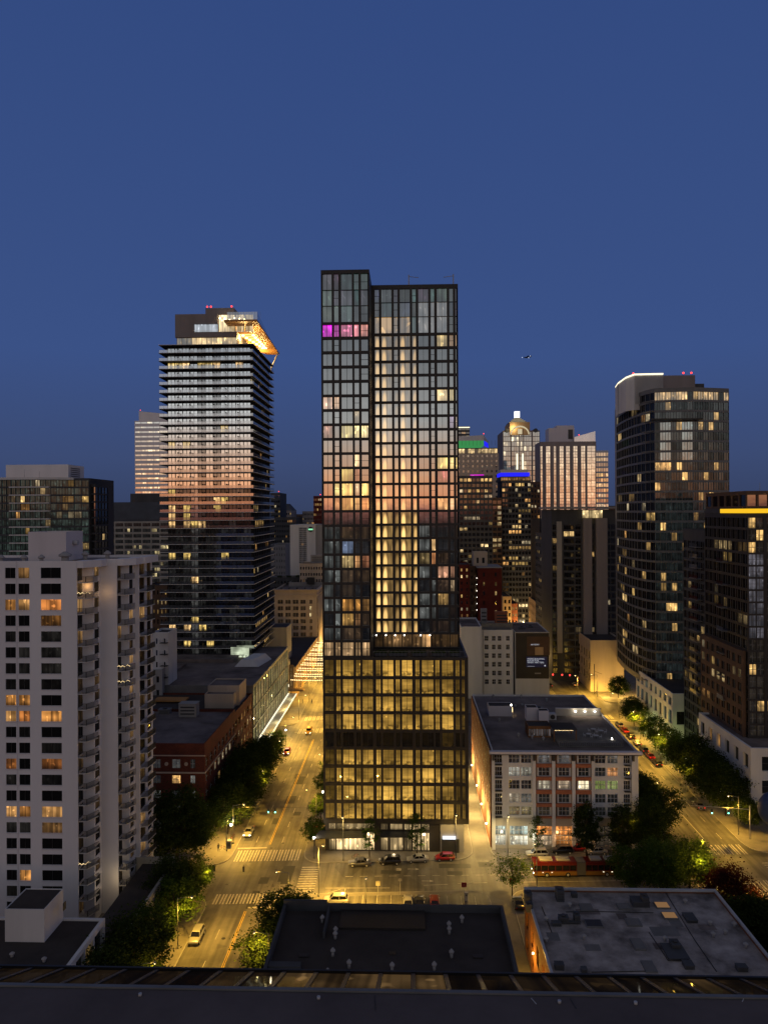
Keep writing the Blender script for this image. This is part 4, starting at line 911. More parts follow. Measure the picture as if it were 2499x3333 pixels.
    B.vol((x0 - .6, x1 - .3, Y + .2, Y + 20), zt - .5, zt + 2.2, ['grey_dark', 'roof_dark'], d=.2, par=.01, faces={0: dict(cols=even(x1 - x0, 12, .9), rows=[(zt - .3, zt + 1.6)], lit=plit(.8, 1.2, .1))}, part='terrace_wall')
    m = MB(); m.box(x0 - .8, x1 - .6, Y + .4, Y + 18, za(1552, Y), za(1541, Y)); m.box(x0 - .8, x1 - 1.5, Y + .4, Y + 18, za(1541, Y) + .01, za(1531, Y), 1); m.build('crown', ['blue_glow', 'lav_stucco'], B.root)
    B.finish(100)
    B, x0, x1, zt = simple('apartment_tower', 'brown grid tower behind the blue crowned tower', 1726, 1757, 1568, 445, 25, 'brown_wall', 3, 3.1, .5, h=(.25, .8), lit=.4, k=.8, rf=.2); B.finish(60)
    # hotel slab with peach windows
    Y = 470; x0, x1 = xa(1758, Y, 1500), xa(1940, Y, 1500); zt = za(1442, Y)
    B = Bld('hotel_tower', 'wide tan hotel slab whose tall window strips mirror the sunset', ((x0 + x1) / 2, Y, 0), frame='dark_metal')
    cs = [(xa(a, Y) - x0, xa(b, Y) - x0) for a, b in ((1760, 1766), (1778, 1791), (1803, 1810), (1822, 1835), (1843, 1855), (1867, 1880), (1892, 1905), (1912, 1938))]
    def lit2(c, r): k = R.choice([.2, .3, .5]); return (k, k * .8, k * .5), .68
    B.vol((x0, x1, Y, Y + 20), 0, zt, ['taupe', 'roof_dark'], d=.3, par=.4, faces={0: dict(cols=cs, rows=rws(za(1456, Y) - 3.7 * 14, 3.7, 14, .12, 3.58), lit=lit2, mull=(2, 2), bar=.06)})
    a0, a1 = xa(1787, Y + 4), xa(1870, Y + 4); m = MB(); m.box(a0, a1, Y + 4, Y + 16, zt, za(1398, Y + 4)); m.box(xa(1812, Y + 5), a1, Y + 5, Y + 15, zt + 8, za(1390, Y + 5)); m.build('plant_room', 'lav_stucco', B.root)
    m = MB(); m.box(xa(1851, Y + 3), xa(1866, Y + 3), Y + 3.8, Y + 3.99, zt + 2, zt + 8); m.build('louvre', 'dark_metal', B.root)
    m = MB(); m.hexa([(xa(1872, Y), Y + 2, zt), (x1, Y + 2, zt), (x1, Y + 18, zt), (xa(1872, Y), Y + 18, zt), (xa(1872, Y), Y + 2, zt + 3), (x1, Y + 2, za(1408, Y)), (x1, Y + 18, za(1408, Y)), (xa(1872, Y), Y + 18, zt + 3)]); m.build('glass_screen', 'rail_glass', B.root)
    redlight(B.root, xa(1842, Y + 8), Y + 8, za(1392, Y)); redlight(B.root, xa(1885, Y + 8), Y + 8, zt + 4); B.finish(100)
    B, x0, x1, zt = simple('office_tower', 'slim bright striped office tower right of the peach windowed hotel', 1938, 1979, 1466, 520, 20, 'white_wall', 5, 3.6, .82, h=(.2, .85), lit=.5, k=.7, rf=.5); B.finish(100)
    B, x0, x1, zt = simple('low_tower', 'dark flat topped block at skyline between hotel slab and curved tower', 1975, 2030, 1646, 600, 20, 'grey_dark', 5, 3.6, .8, lit=.1, k=.7, rf=.1); B.finish(60)
    # dark tower with two grey fins
    Y = 320; x0, x1 = xa(1795, Y, 1800), xa(2030, Y, 1800); zt = za(1662, Y)
    B = Bld('apartment_tower', 'dark glass tower with two blank grey wall strips below the hotel slab', ((x0 + x1) / 2, Y, 0))
    cs = [(xa(a, Y, 1800) - x0, xa(b, Y, 1800) - x0) for a, b in ((1798, 1812), (1835, 1868), (1872, 1890), (1925, 1933), (1972, 1985), (1988, 2010))]
    B.vol((x0, x1, Y, Y + 25), 0, zt, ['grey_dark', 'roof_dark'], d=.3, faces={0: dict(cols=cs, rows=rws(zt - 3.0 * 31 + 22, 2.95, 22, .5, 2.6), lit=plit(.08, .8, .16), mull=(2, 1))})
    for a, b in ((1895, 1922), (1936, 1972)):
        m = MB(); m.box(xa(a, Y), xa(b, Y), Y - 2.0, Y - .01, 12, za(1690, Y)); m.build('blank_wall', 'taupe', B.root)
    m = MB(); m.box(xa(1810, Y), xa(1826, Y), Y - 1.2, Y - .01, 12, za(1700, Y)); m.build('pier', 'concrete', B.root)
    m = MB(); m.box(x0 - 2, x1, Y - 2.2, Y + 20, zt + .4, zt + 1.2); m.build('roof_slab', 'grey_wall', B.root)
    for i in range(6):
        m = MB(); m.pane((xa(1890 + i * 11, Y), Y - 2.6, za(1689, Y)), (1, 0, 0), 1.35, 3.2, (1.3, .95, .45), .1); m.build('lit_window', 'pane', B.root)
    B.finish(100)
    B, x0, x1, zt = simple('apartment_tower', 'narrow dark glass tower between blue crowned tower and finned tower', 1757, 1797, 1690, 360, 25, 'black_frame', 5, 3.0, .8, h=(.2, .9), lit=.10, k=.7, rf=.14); B.finish(80)
    B, x0, x1, zt = simple('corner_block', 'dark concrete corner block along the far right street', 1793, 1822, 1740, 322, 40, 'grey_dark', 2, 3.3, .5, lit=.12, k=.7, rf=.08, side=3, ns=10); B.finish(60)
    B, x0, x1, zt = simple('stone_block', 'dim tan stone block with tall windows facing the far street', 1766, 1792, 1975, 345, 40, 'tan', 2, 3.8, .4, lit=.06, k=.5, rf=.05, side=3, ns=10); B.finish(60)
    # red brick buildings
    Y = 330; B, x0, x1, zt = simple('brick_apartments', 'dark red brick apartment block with pale stucco rooftop hut', 1555, 1632, 1848, Y, 20, 'maroon', 2, 4.2, .16, h=(.3, .72), lit=.5, k=.5, rf=.1)
    m = MB(); m.box(x0 - .4, x1 + .4, Y - .6, Y + 19, zt - .1, zt + .25); m.build('cornice', 'grey_wall', B.root)
    B.vol((xa(1540, 338), xa(1585, 338), 338, 345), zt - 1, za(1797, 338), ['beige', 'roof_grey'], d=.2, part='roof_hut', faces={0: dict(cols=[(1.4, 2.3), (3.9, 5.0)], rows=[(zt + 1.5, zt + 4)], lit=plit(0, 0, .1))}); B.finish(60)
    B, x0, x1, zt = simple('brick_apartments', 'narrow red brick wing with one column of windows beside central tower', 1493, 1528, 1838, 328, 20, 'maroon', 2, 2.9, .28, h=(.3, .75), lit=.5, k=.5, rf=.1)
    B.finish(60)
    B, x0, x1, zt = simple('brick_apartments', 'recessed dark link block with small wall lamps between brick wings', 1528, 1556, 1842, 336, 12, 'brown_wall', 2, 2.9, .3, lit=.2, k=.5, rf=.1)
    for k in range(6):
        m = MB(); m.ball(xa(1551, 335.5), 335.4, zt - 5.5 - 2.9 * k, .22, 0, 6, 4); m.build('wall_lamp', 'lamp_white', B.root)
    B.finish(60)
    B, x0, x1, zt = simple('tan_building', 'small tan corner building with lit side street behind the billboard wall', 1637, 1664, 1942, 400, 30, 'tan', 2, 3.6, .5, h=(.25, .8), lit=.2, k=.5, rf=.05, side=1, ns=6); B.finish(60)
    B, x0, x1, zt = simple('red_building', 'small orange red building right of the tan corner building', 1664, 1684, 1965, 402, 30, 'terracotta', 2, 3.6, .5, lit=.3, k=.5, rf=.05, side=1, ns=8); B.finish(60)
    B, x0, x1, zt = simple('mall_building', 'low glassy pale block behind the tan corner building', 1632, 1724, 1903, 440, 20, 'grey_wall', 8, 6, .8, lit=.25, k=.5, rf=.1); B.finish(60)
    # white block with windows + billboard block
    Y = 288; x0, x1 = xa(1500, Y, 2150), xa(1568, Y, 2150); xm = xa(1671, Y, 2150)
    B = Bld('white_building', 'plain white rendered block with small square windows behind the long roof', ((x0 + xm) / 2, Y, 0), frame='white_rail')
    B.vol((x0, x1, Y, Y + 25), 0, za(2040, Y), ['white_wall', 'roof_grey'], d=.25, part='blank_wall')
    cs = [(xa(a, Y, 2150) - x1, xa(b, Y, 2150) - x1) for a, b in ((1578, 1590), (1602, 1613), (1621, 1632), (1648, 1659))]
    rows = [(za(2072 + 28.2 * k + 15, Y), za(2072 + 28.2 * k, Y)) for k in range(6)][::-1]
    B.vol((x1 + .02, xm, Y + 1, Y + 25), 0, za(2052, Y), ['white_wall', 'roof_grey'], d=.25, faces={0: dict(cols=cs, rows=rows, lit=plit(.25, .45, .06, pal=[(1, .95, .85), (1, .7, .4)]), mull=(2, 2), bar=.05)})
    m = MB()
    for i in range(8): m.box(x1 + .3 + i * 1.55, x1 + 1.8 + i * 1.55, Y + 4, Y + 4.2, za(2052, Y) - .5, za(2052, Y) + 2.2)
    m.build('roof_screen', 'mid_metal', B.root)
    unit(B.root, x1 + 10, Y + 20, za(2052, Y) - .5, 5, 4, 5, 'roof_hut', 'terracotta', False); unit(B.root, x1 + 3, Y + 22, za(2052, Y) - .5, 2.4, 2.4, 6, 'roof_hut', 'grey_wall', False)
    m = MB(); m.tube((x1 + .6, Y - .15, 0), (x1 + .6, Y - .15, za(2045, Y)), .12, 6); m.build('downpipe', 'grey_wall', B.root)
    B.finish(100)
    x0, x1 = xa(1677, Y, 2150), xa(1787, Y, 2150); zt = za(2058, Y)
    B = Bld('billboard_building', 'black painted party wall with blue billboard above a pale base', ((x0 + x1) / 2, Y, 0))
    B.vol((x0, x1, Y, Y + 26), 0, zt, ['white_wall', 'roof_grey'], d=.25, par=.4)
    m = MB(); m.box(x0 + .1, x1 - .1, Y - .08, Y - .01, za(2208, Y), zt - .3); m.build('black_wall_paint', 'black_frame', B.root)
    m = MB(); m.box(x0 - .2, x1 + .2, Y - .3, Y - .02, zt - .25, zt + .1); m.build('coping', 'pale_metal', B.root)
    unit(B.root, x0 + 4, Y + 10, zt - .4, 3, 2, .9); unit(B.root, x0 + 8, Y + 14, zt - .4, 2, 2, .7)
    B.finish(5)
    bb = empty('billboard', (xa(1745, Y), Y, 10), 'blue billboard with white block lettering on the black wall', 'billboard')
    b0, b1, c0, c1 = xa(1712, Y, 2150), xa(1780, Y, 2150), za(2171, Y), za(2137, Y)
    m = MB(); m.box(b0, b1, Y - .3, Y - .09, c0, c1); m.build('panel', 'bill_blue', bb)
    text("WE'RE BUILDING.\nROOM FOR\nWHAT MATTERS", 'lettering', 'bill_white', (b0 + .35, Y - .33, c1 - 1.1), (math.pi / 2, 0, 0), .86, bb, .01, line=.82, align='LEFT')
    m = MB(); m.box(b0 + .4, b0 + 3.2, Y - .33, Y - .3, c0 + .35, c0 + .42); m.prism([(b1 - 1.1, Y - .33), (b1 - .6, Y - .33), (b1 - .6, Y - .3), (b1 - 1.1, Y - .3)], c0 + .4, c0 + .9); m.build('logo', 'bill_white', bb)
    ps = empty('wall_poster', (xa(1755, Y), Y, 20), 'dim brown picture poster with pale caption above the blue billboard', 'poster')
    m = MB(); m.box(xa(1712, Y), xa(1786, Y), Y - .2, Y - .09, za(2132, Y), za(2072, Y)); m.build('panel', 'brown_wall', ps)
    m = MB(); m.box(xa(1738, Y), xa(1765, Y), Y - .26, Y - .21, za(2131, Y), za(2106, Y)); m.build('picture', 'tan', ps)
    text('ARTISTRY', 'lettering', 'bill_white', (xa(1738, Y), Y - .24, za(2100, Y)), (math.pi / 2, 0, 0), .75, ps, .01)
    # small lit text bar below
    m = MB(); m.box(xa(1737, Y), xa(1757, Y), Y - .15, Y - .09, za(2193, Y), za(2189, Y)); m.build('wall_sign', 'concrete', None, 'small pale wall sign low on the black wall', 'sign', base=(xa(1747, Y), Y, 5))
    # blank pale walls at far corner
    Y = 300; x0, x1 = xa(1921, Y, 2150), xa(2030, Y, 2150); zt = za(2084, Y)
    B = Bld('blank_wall_building', 'pale blank walled building glowing orange above the far crossing', ((x0 + x1) / 2, Y, 0))
    B.vol((x0, x1, Y, Y + 22), 0, zt, ['beige', 'roof_dark'], d=.3, faces={3: dict(cols=even(22, 5, .5), rows=[(4, 7), (8.5, 11.5), (13, 16)], lit=plit(.1, .5, .1))}); B.finish(30)
    Y = 335; x0, x1 = xa(1850, Y, 2150), xa(1893, Y, 2150); zt = za(2073, Y)
    B = Bld('blank_wall_building', 'smaller grey blank walled building with white vertical signs beside far crossing', ((x0 + x1) / 2, Y, 0))
    B.vol((x0, x1, Y, Y + 22), 0, zt, ['concrete', 'roof_dark'], d=.3)
    m = MB(); m.box(x0 + 2, x0 + 2.9, Y - 1, Y - .6, 4, 9.5); m.build('vertical_sign', 'soft_white', B.root); B.finish(30)
def emit2(name, c, k): emit(name, c, k)
surf('bill_blue', (.035, .05, .22), .5, .3, .05); emit('bill_white', (.8, .82, .9), .55); surf('bill_board', (.3, .3, .3))
far_right()
# ------------------------------------------------------------------ curved condo tower, right
def curved_tower():
    Y = 250; B = Bld('condo_tower', 'tall dark curved condo tower with white lit roof screen on right', (90, Y + 10, 0), frame='grey_dark')
    xc = xa(2130, Y, 1400); xr = xa(2381, Y, 1400); zt = za(1262, Y, 2250)
    left = []
    # curved face from the far corner to the near corner, going toward the camera
    pts = [(2006, 292), (2022, 281), (2045, 270), (2072, 261), (2100, 254.5)]
    curve = [(xa(px, yy, 1500), yy) for px, yy in pts]
    front = [(xc, Y), (xa(2255, Y - 1.5, 1400), Y - 1.5), (xr, Y + 2)]
    poly = curve + front + [(xr, Y + 32), (curve[0][0] + 3, 305)]
    p = 3.36; nr = 29
    rows = rws(zt - p * nr - 1.2, p, nr, .5, 3.12)
    fc = {}
    n = len(poly)
    for i in range(len(curve) + 2):
        L = (Vector(poly[i + 1]) - Vector(poly[i])).length
        isf = i >= 5
        if isf:
            def lt(c, r, i=i):
                f = nr - 1 - r
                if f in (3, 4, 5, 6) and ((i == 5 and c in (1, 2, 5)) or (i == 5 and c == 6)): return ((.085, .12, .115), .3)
                if f == 0 and R.random() < .7: k = R.uniform(.4, 1); return ((k, k * .62, k * .25), .2)
                if f == 7 and i == 5 and c in (1, 2): return ((1.1, .6, .2), .1)
                if R.random() < .10: k = R.uniform(.4, 1.1); return ((k, k * .6, k * .2), .12)
                return ((.012, .016, .016), R.choice([.03, .05, .08]))
        else: lt = plit(.12, .7, .05)
        fc[i] = dict(cols=even(L, 7 if isf else max(2, int(L / 2.8)), .94), rows=rows, lit=lt, mull=(2, 1), bar=.05)
    B.vol(poly, 14, zt, ['mid_metal', 'roof_dark'], d=.25, par=.5, faces=fc)
    # balcony ledges in the recess line
    for k in range(nr):
        z = rows[k][0] - .4
        m = MB(); pp = [(xa(2098, 253, 1500), 253.8), (xa(2128, 249.4, 1500), 249.6)]
        m.prism([(pp[0][0] - .9, pp[0][1] - .9), (pp[1][0] - .6, pp[1][1] - 1.0), (pp[1][0], pp[1][1]), (pp[0][0], pp[0][1])], z, z + .25); m.build('balcony', 'mid_metal', B.root)
    # roof screen
    a = [(xa(2003, 280, 1250), 280), (xa(2012, 270, 1250), 270), (xa(2036, 262, 1250), 262), (xa(2063, 259, 1250), 259), (xa(2157, 259, 1250), 259)]
    zs = [za(1268, 280), za(1255, 270), za(1238, 262), za(1228, 259), za(1227, 259)]
    for i in range(4):
        (x0, y0), (x1, y1) = a[i], a[i + 1]; m = MB()
        m.hexa([(x0, y0, zt - 6), (x1, y1, zt - 6), (x1, y1 + .5, zt - 6), (x0, y0 + .5, zt - 6), (x0, y0, zs[i]), (x1, y1, zs[i + 1]), (x1, y1 + .5, zs[i + 1]), (x0, y0 + .5, zs[i])]); m.build('roof_screen', 'white_wall', B.root)
        m = MB(); m.tube((x0, y0 - .25, zs[i]), (x1, y1 - .25, zs[i + 1]), .28, 6); m.build('light_line', 'led', B.root)
    m = MB()
    for i in range(26): m.box(a[3][0] + .3 + i * .38, a[3][0] + .42 + i * .38, 258.7, 258.95, zt - 4, zs[4] - .4)
    m.build('screen_ribs', 'pale_metal', B.root)
    m = MB(); b0, b1 = xa(2158, 262, 1250), xa(2262, 262, 1250); m.box(b0, b1, 262, 275, zt - 1, za(1232, 262)); m.build('plant_room', 'taupe', B.root)
    m = MB(); m.box(b1, b1 + 3.5, 263, 274, zt - 1, za(1258, 262)); m.build('plant_room', 'grey_dark', B.root)
    for px in (2063, 2226, 2252): redlight(B.root, xa(px, 263), 263, za(1232, 262))
    # cornice brow
    m = MB(); m.box(xa(2112, Y - 1), xa(2285, Y - 2.4), Y - 3.6, Y - 1.6, zt - p * 3.3, zt - p * 3.3 + .5); m.build('brow', 'black_frame', B.root)
    B.finish(100)
    B = Bld('podium_building', 'low white street podium with lit shop windows below the curved tower', (86, 240, 0), frame='dark_metal')
    z = dict(cols=even(36, 8, .6), rows=[(1.0, 4.4), (7.5, 11.5), (13, 15.5)], lit=lambda c, r: ((1.0, .95, .35) if r == 0 else (.03, .05, .05), .12), mull=(2, 1))
    B.vol((80.2, 112, 228, 264), .13, 17, ['white_wall', 'roof_dark'], d=.4, par=.4, faces={3: z, 0: dict(cols=even(31, 6, .5), rows=[(7.5, 11.5)], lit=plit(.2, .4, .1))})
    m = MB(); m.box(90, 96, 232, 236, 16.8, 18.6, 0); m.build('roof_hut', 'white_wall', B.root)
    B.finish(60)
curved_tower()
# ------------------------------------------------------------------ right edge tower
def right_tower():
    X0 = 83.5; B = Bld('glass_tower', 'very dark glass tower with yellow light band at right edge', (95, 186, 0), frame='mid_metal')
    zt = za(1598, 188, 2450)
    f2 = dict(cols=even(26, 9, .9), rows=rws(17, 3.02, 18, .35, 2.7), lit=plit(.08, .22, .12), mull=(2, 1))
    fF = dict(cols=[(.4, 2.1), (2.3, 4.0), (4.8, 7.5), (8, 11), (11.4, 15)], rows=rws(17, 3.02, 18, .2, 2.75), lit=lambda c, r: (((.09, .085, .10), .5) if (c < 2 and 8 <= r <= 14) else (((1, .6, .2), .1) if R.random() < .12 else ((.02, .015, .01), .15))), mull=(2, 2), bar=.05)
    B.vol((X0, X0 + 26, 185, 211), 16, 72.2, ['black_frame', 'roof_dark'], d=.3, par=.3, faces={3: f2, 0: fF})
    B.vol((X0 + .3, X0 + 26, 186, 211), 73.4, zt, ['brown_wall', 'roof_dark'], d=.3, par=.3, faces={0: dict(cols=even(25, 9, .8), rows=[(74, zt - 1)], lit=plit(.1, .3, .3)), 3: dict(cols=even(25, 6, .8), rows=[(74, zt - 1)], lit=plit(.3, .2, .15))}, part='penthouse_wall')
    m = MB(); m.box(X0 - .3, X0 + 28, 184.6, 184.9, 72.25, 73.35); m.box(X0 - .3, X0 - .05, 184.95, 200, 72.25, 73.35)
    m.build('yellow_light_band', 'yellow_led', B.root)
    m = MB(); m.box(X0 - .2, X0 + 26, 185, 211, 72.25, 73.38); m.build('roof_slab', 'dark_metal', B.root)
    m = MB(); m.tube((X0 + 13, 190, zt), (X0 + 13, 190, zt + 1), .1); m.ball(X0 + 13, 190, zt + 1.5, .9, 0, 10, 6); m.build('satellite_dish', 'grey_wall', B.root)
    mast(B.root, X0 + 5.5, 190, zt - .5, 2.6)
    # lower rear wing
    fw = dict(cols=even(16, 5, .85), rows=rws(1.0, 3.02, 21, .4, 2.6), lit=plit(.08, .35, .12), mull=(2, 1))
    B.vol((X0, X0 + 22, 211.1, 227.5), .13, za(1722, 220, 2250), ['grey_dark', 'roof_dark'], d=.3, par=.3, faces={3: fw}, part='wing_wall')
    for k in range(15):
        z = 20 + 3.02 * k; m = MB(); m.box(X0 - 1.5, X0 - .02, 213, 219, z, z + .2); m.face([(X0 - 1.45, 213, z + .2), (X0 - 1.45, 219, z + .2), (X0 - 1.45, 219, z + 1.2), (X0 - 1.45, 213, z + 1.2)], 1); m.build('balcony', ['mid_metal', 'rail_glass'], B.root)
        if k % 2: 
            m = MB(); m.box(X0 - 1.5, X0 - .02, 196, 200, z, z + .2); m.face([(X0 - 1.45, 196, z + .2), (X0 - 1.45, 200, z + .2), (X0 - 1.45, 200, z + 1.2), (X0 - 1.45, 196, z + 1.2)], 1); m.build('balcony', ['mid_metal', 'rail_glass'], B.root)
    # brown masonry lower part
    fb = dict(cols=even(26, 8, .6), rows=rws(17, 3.4, 6, .5, 2.6), lit=plit(.18, .5, .08), mull=(2, 1))
    B.vol((82.6, 83.45, 186, 212), 16.2, 38, ['brown_wall', 'roof_dark'], d=.2, par=.1, faces={3: fb}, part='masonry_wall')
    B.finish(100)
    B = Bld('podium_building', 'white stone podium with large square windows at right edge', (95, 176, 0), frame='dark_metal')
    rows = [(6.2, 9.4), (11.6, 15.0)]
    lt = plit(.12, .3, .08)
    B.vol((80, 112, 176, 207), 4.6, 17, ['white_wall', 'roof_grey'], d=.6, par=.4, faces={3: dict(cols=even(31, 6, .5), rows=rows, lit=lt, mull=(2, 1)), 0: dict(cols=[(2.6, 6.4), (9.6, 13.4), (16.6, 20.4)], rows=rows, lit=lt, mull=(2, 2))})
    B.vol((83, 112, 179, 207), .13, 4.6, ['grey_dark', 'roof_grey'], d=.4, par=.01, faces={3: dict(cols=even(28, 6, .85), rows=[(.5, 3.9)], lit=plit(.5, .6, .1), mull=(2, 1)), 0: dict(cols=even(29, 5, .8), rows=[(.5, 3.9)], lit=plit(.5, .3, .1), mull=(2, 1))}, part='shop_wall')
    for k in range(6):
        m = MB(); y = 176.1 + k * 5.5; m.box(80.05, 81.1, y, y + 1.2, .13, 4.6); m.build('column', 'white_wall', B.root)
    for x in (88, 95, 102):
        m = MB(); m.box(x, x + 1.2, 176.1, 177.1, .13, 4.6); m.build('column', 'white_wall', B.root)
    m = MB(); m.box(77.5, 79.95, 183, 200, 4.2, 4.5); m.build('street_canopy', 'mid_metal', B.root)
    B.finish(100)
right_tower()
# ------------------------------------------------------------------ white and terracotta apartments
def mid_apartments():
    x0, x1 = 17.7, 49.0; Y = 160; zt = 21.3
    B = Bld('apartment_building', 'five storey white and terracotta apartment building with rooftop terrace', (33, Y, 0), frame='white_rail')
    c = lambda a: xa(1500 + a * .3617, Y, 2600) - x0
    cols = [(c(303), c(368)), (c(432), c(527)), (c(543), c(633)), (c(700), c(797)), (c(880), c(975)), (c(1058), c(1150)), (c(1208), c(1300)), (c(1318), c(1410)), (c(1465), c(1520))]
    rz = lambda a: za(2200 + a * .3617, Y, 1800)
    rows = [(rz(a + 78), rz(a)) for a in (1180, 1064, 943, 825, 708)]
    def lit(cc, r):
        t = {(1, 3): (.25, .24, .2), (2, 3): (.26, .25, .2), (7, 3): (.9, .4, .15), (5, 2): (1, .85, .55), (3, 2): (.4, .35, .25), (4, 2): (.4, .3, .2), (6, 2): (.2, .25, .07), (7, 2): (.3, .35, .12), (1, 1): (.3, .25, .18), (2, 1): (.1, .1, .09), (1, 0): (.16, .13, .07), (2, 0): (.16, .13, .07), (7, 4): (.12, .11, .1), (4, 4): (.15, .15, .15), (3, 4): (.14, .14, .14)}
        if cc in (0, 8): return ((.004, .004, .004), .04)
        return (t.get((cc, r), (.015, .015, .015)), .14)
    zs = rz(1280)
    B.vol((x0, x1, Y, 209), zs, zt, ['white_wall', 'roof_grey'], d=.28, par=.45, faces={0: dict(cols=cols, rows=rows, lit=lit, mull=(3, 2), bar=.045)}, part='upper_wall')
    # brick side wall along the alley
    fs = dict(cols=even(48, 12, .3), rows=[(r[0] + .2, r[1]) for r in rows], lit=plit(.05, .8, .05), mull=(2, 2))
    B.vol((x0 - .35, x0 - .02, Y + .5, 208.5), .13, zt - .3, ['orange_brick', 'roof_grey'], d=.12, par=.05, faces={3: fs}, part='brick_side_wall')
    # terracotta bays
    for i in (3, 4, 5):
        a, b = cols[i]
        for k in range(5):
            z1 = rows[k][0] - .08; z0 = rows[k - 1][1] + .12 if k else zs + .05
            if z1 - z0 < .1: continue
            m = MB(); m.box(x0 + a - .75, x0 + b + .75, Y - .5, Y - .01, z0, z1); m.build('terracotta_spandrel', 'terracotta', B.root)
        m = MB(); m.box(x0 + a - .8, x0 + a - .4, Y - .3, Y - .01, rows[0][0], rows[-1][1] + .2); m.box(x0 + b + .4, x0 + b + .8, Y - .3, Y - .01, rows[0][0], rows[-1][1] + .2); m.build('bay_jamb', 'brown_wall', B.root)
    for a in (c(290), c(655), c(830), c(1010), c(1185), c(1545)):
        m = MB(); m.box(x0 + a - .35, x0 + a + .35, Y - .62, Y - .01, 0.13, zt - 2.0); m.build('pilaster', 'white_wall', B.root)
        m = MB(); m.box(x0 + a - .18, x0 + a + .18, Y - .9, Y - .02, zt - 1.9, zt - .5); m.build('bracket', 'dark_metal', B.root)
    m = MB(); m.box(x0 - .6, x1 + .6, Y - 1.1, Y - .01, zt - .45, zt + .05); m.build('cornice', 'lav_stucco', B.root)
    m = MB(); m.box(x0 - .4, x1 + .4, Y - .9, Y - .63, zt - .7, zt - .46); m.build('cornice_underside', 'dark_metal', B.root)
    for cc in (0, 8):
        for k in range(5):
            a, b = cols[cc]; z = rows[k][0] - .2; m = MB(); m.box(x0 + a, x0 + b, Y - .9, Y + .0, z - .12, z)
            for i in range(8): m.tube((x0 + a + (b - a) * i / 7, Y - .87, z), (x0 + a + (b - a) * i / 7, Y - .87, z + 1), .02, 4)
            m.tube((x0 + a, Y - .87, z + 1), (x0 + b, Y - .87, z + 1), .03, 4); m.build('balcony', 'dark_metal', B.root)
    # ground floor shops
    g = [(c(310), c(398)), (c(440), c(600)), (c(680), c(825)), (c(855), c(1000)), (c(1040), c(1170)), (c(1220), c(1500))]
    def lg(cc, r):
        if cc < 2: k = .9 if r == 0 else .55; return ((k, k * .98, k * .78) if r == 0 else (.5, .62, .55), .12)
        if cc in (2, 3): return ((1.2, .42, .10), .1) if r else ((.7, .5, .3) if cc == 2 else (1.1, .42, .1), .1)
        return ((.08, .06, .04), .1)
    B.vol((x0, x1, Y + .05, 209), .13, zs - .01, ['concrete', 'roof_grey'], d=.28, par=.01, faces={0: dict(cols=g, rows=[(.9, 2.9), (3.1, 5.0)], lit=lg, mull=(4, 2), bar=.05)}, part='shop_wall')
    # roof
    zr = zt - .45
    X = lambda a, b, z=zr: gr(1500 + a * .3617, 2200 + b * .3617, z)
    def hut(ax, bx, by, h, D, mat, nm='roof_hut', **k):
        xl, y = X(ax, by); xr = X(bx, by)[0]; B.vol((xl, xr, y, y + D), zr, zr + h, [mat, 'roof_dark'], d=.12, par=.1, part=nm, **k); return xl, xr, y
    hut(252, 462, 365, 2.6, 4, 'lav_stucco')
    m = MB(); p = X(438, 330); m.box(p[0] - .35, p[0] + .35, p[1] - 2.7, p[1] - 2.6, zr + .8, zr + 2.0); m.build('lit_doorway', 'lamp_warm', B.root)
    m = MB(); m.ball(p[0], p[1] - 3.0, zr + 2.7, .25); m.build('wall_lamp', 'lamp_white', B.root)
    hut(590, 690, 410, 3.4, 3, 'lav_stucco'); hut(700, 790, 425, 3.0, 2.5, 'lav_stucco')
    m = MB(); p = X(825, 400); m.box(p[0] - .9, p[0] + .9, p[1], p[1] + 2, zr, zr + 1.5); m.tube((p[0], p[1] - .01, zr + .8), (p[0], p[1] - .12, zr + .8), .6, 12, 1); m.build('air_conditioner', ['pale_metal', 'black_frame'], B.root)
    xl, xr, y = hut(605, 810, 555, 2.6, 4.5, 'wood', 'wood_hut', faces={0: dict(cols=even(xx, 9, .8) if (xx := (X(810, 555)[0] - X(605, 555)[0])) else [], rows=[(zr + .3, zr + 1.9)], lit=lambda c_, r_: ((.08, .07, .07), .05))})
    # pergola canopy
    a = X(835, 600); b = X(1050, 600)
    m = MB(); m.box(a[0], b[0], a[1] + .5, a[1] + 6, zr + 2.6, zr + 2.8); m.build('pergola_roof', 'roof_dark', B.root)
    for (px_, py_) in ((a[0] + .2, a[1] + .7), (b[0] - .2, b[1] + .7), (a[0] + .2, a[1] + 5.7), (b[0] - .2, b[1] + 5.7)):
        m = MB(); m.box(px_ - .1, px_ + .1, py_ - .1, py_ + .1, zr, zr + 2.6); m.build('pergola_post', 'wood', B.root)
    m = MB()
    for i in range(14): m.ball(a[0] + .4 + i * .3, a[1] + .45, zr + 2.55, .07, 0, 5, 3)
    m.build('fairy_lights', 'bulb', B.root, kind='stuff')
    # terrace deck, rail, furniture
    t0 = X(885, 640); t1 = X(1455, 640); tb = X(1000, 475)
    m = MB(); m.box(t0[0], t1[0], t0[1], tb[1], zr + .02, zr + .25); m.build('terrace_deck', 'pavement', B.root)
    m = MB()
    for i in range(34):
        x = t0[0] + (t1[0] - t0[0]) * i / 33; m.box(x - .03, x + .03, t0[1] - .05, t0[1] - .01, zr, zr + 1.2)
    for i in range(28):
        y = t0[1] + (tb[1] + 4 - t0[1]) * i / 27; m.box(t1[0] + .01, t1[0] + .05, y - .03, y + .03, zr, zr + 1.2)
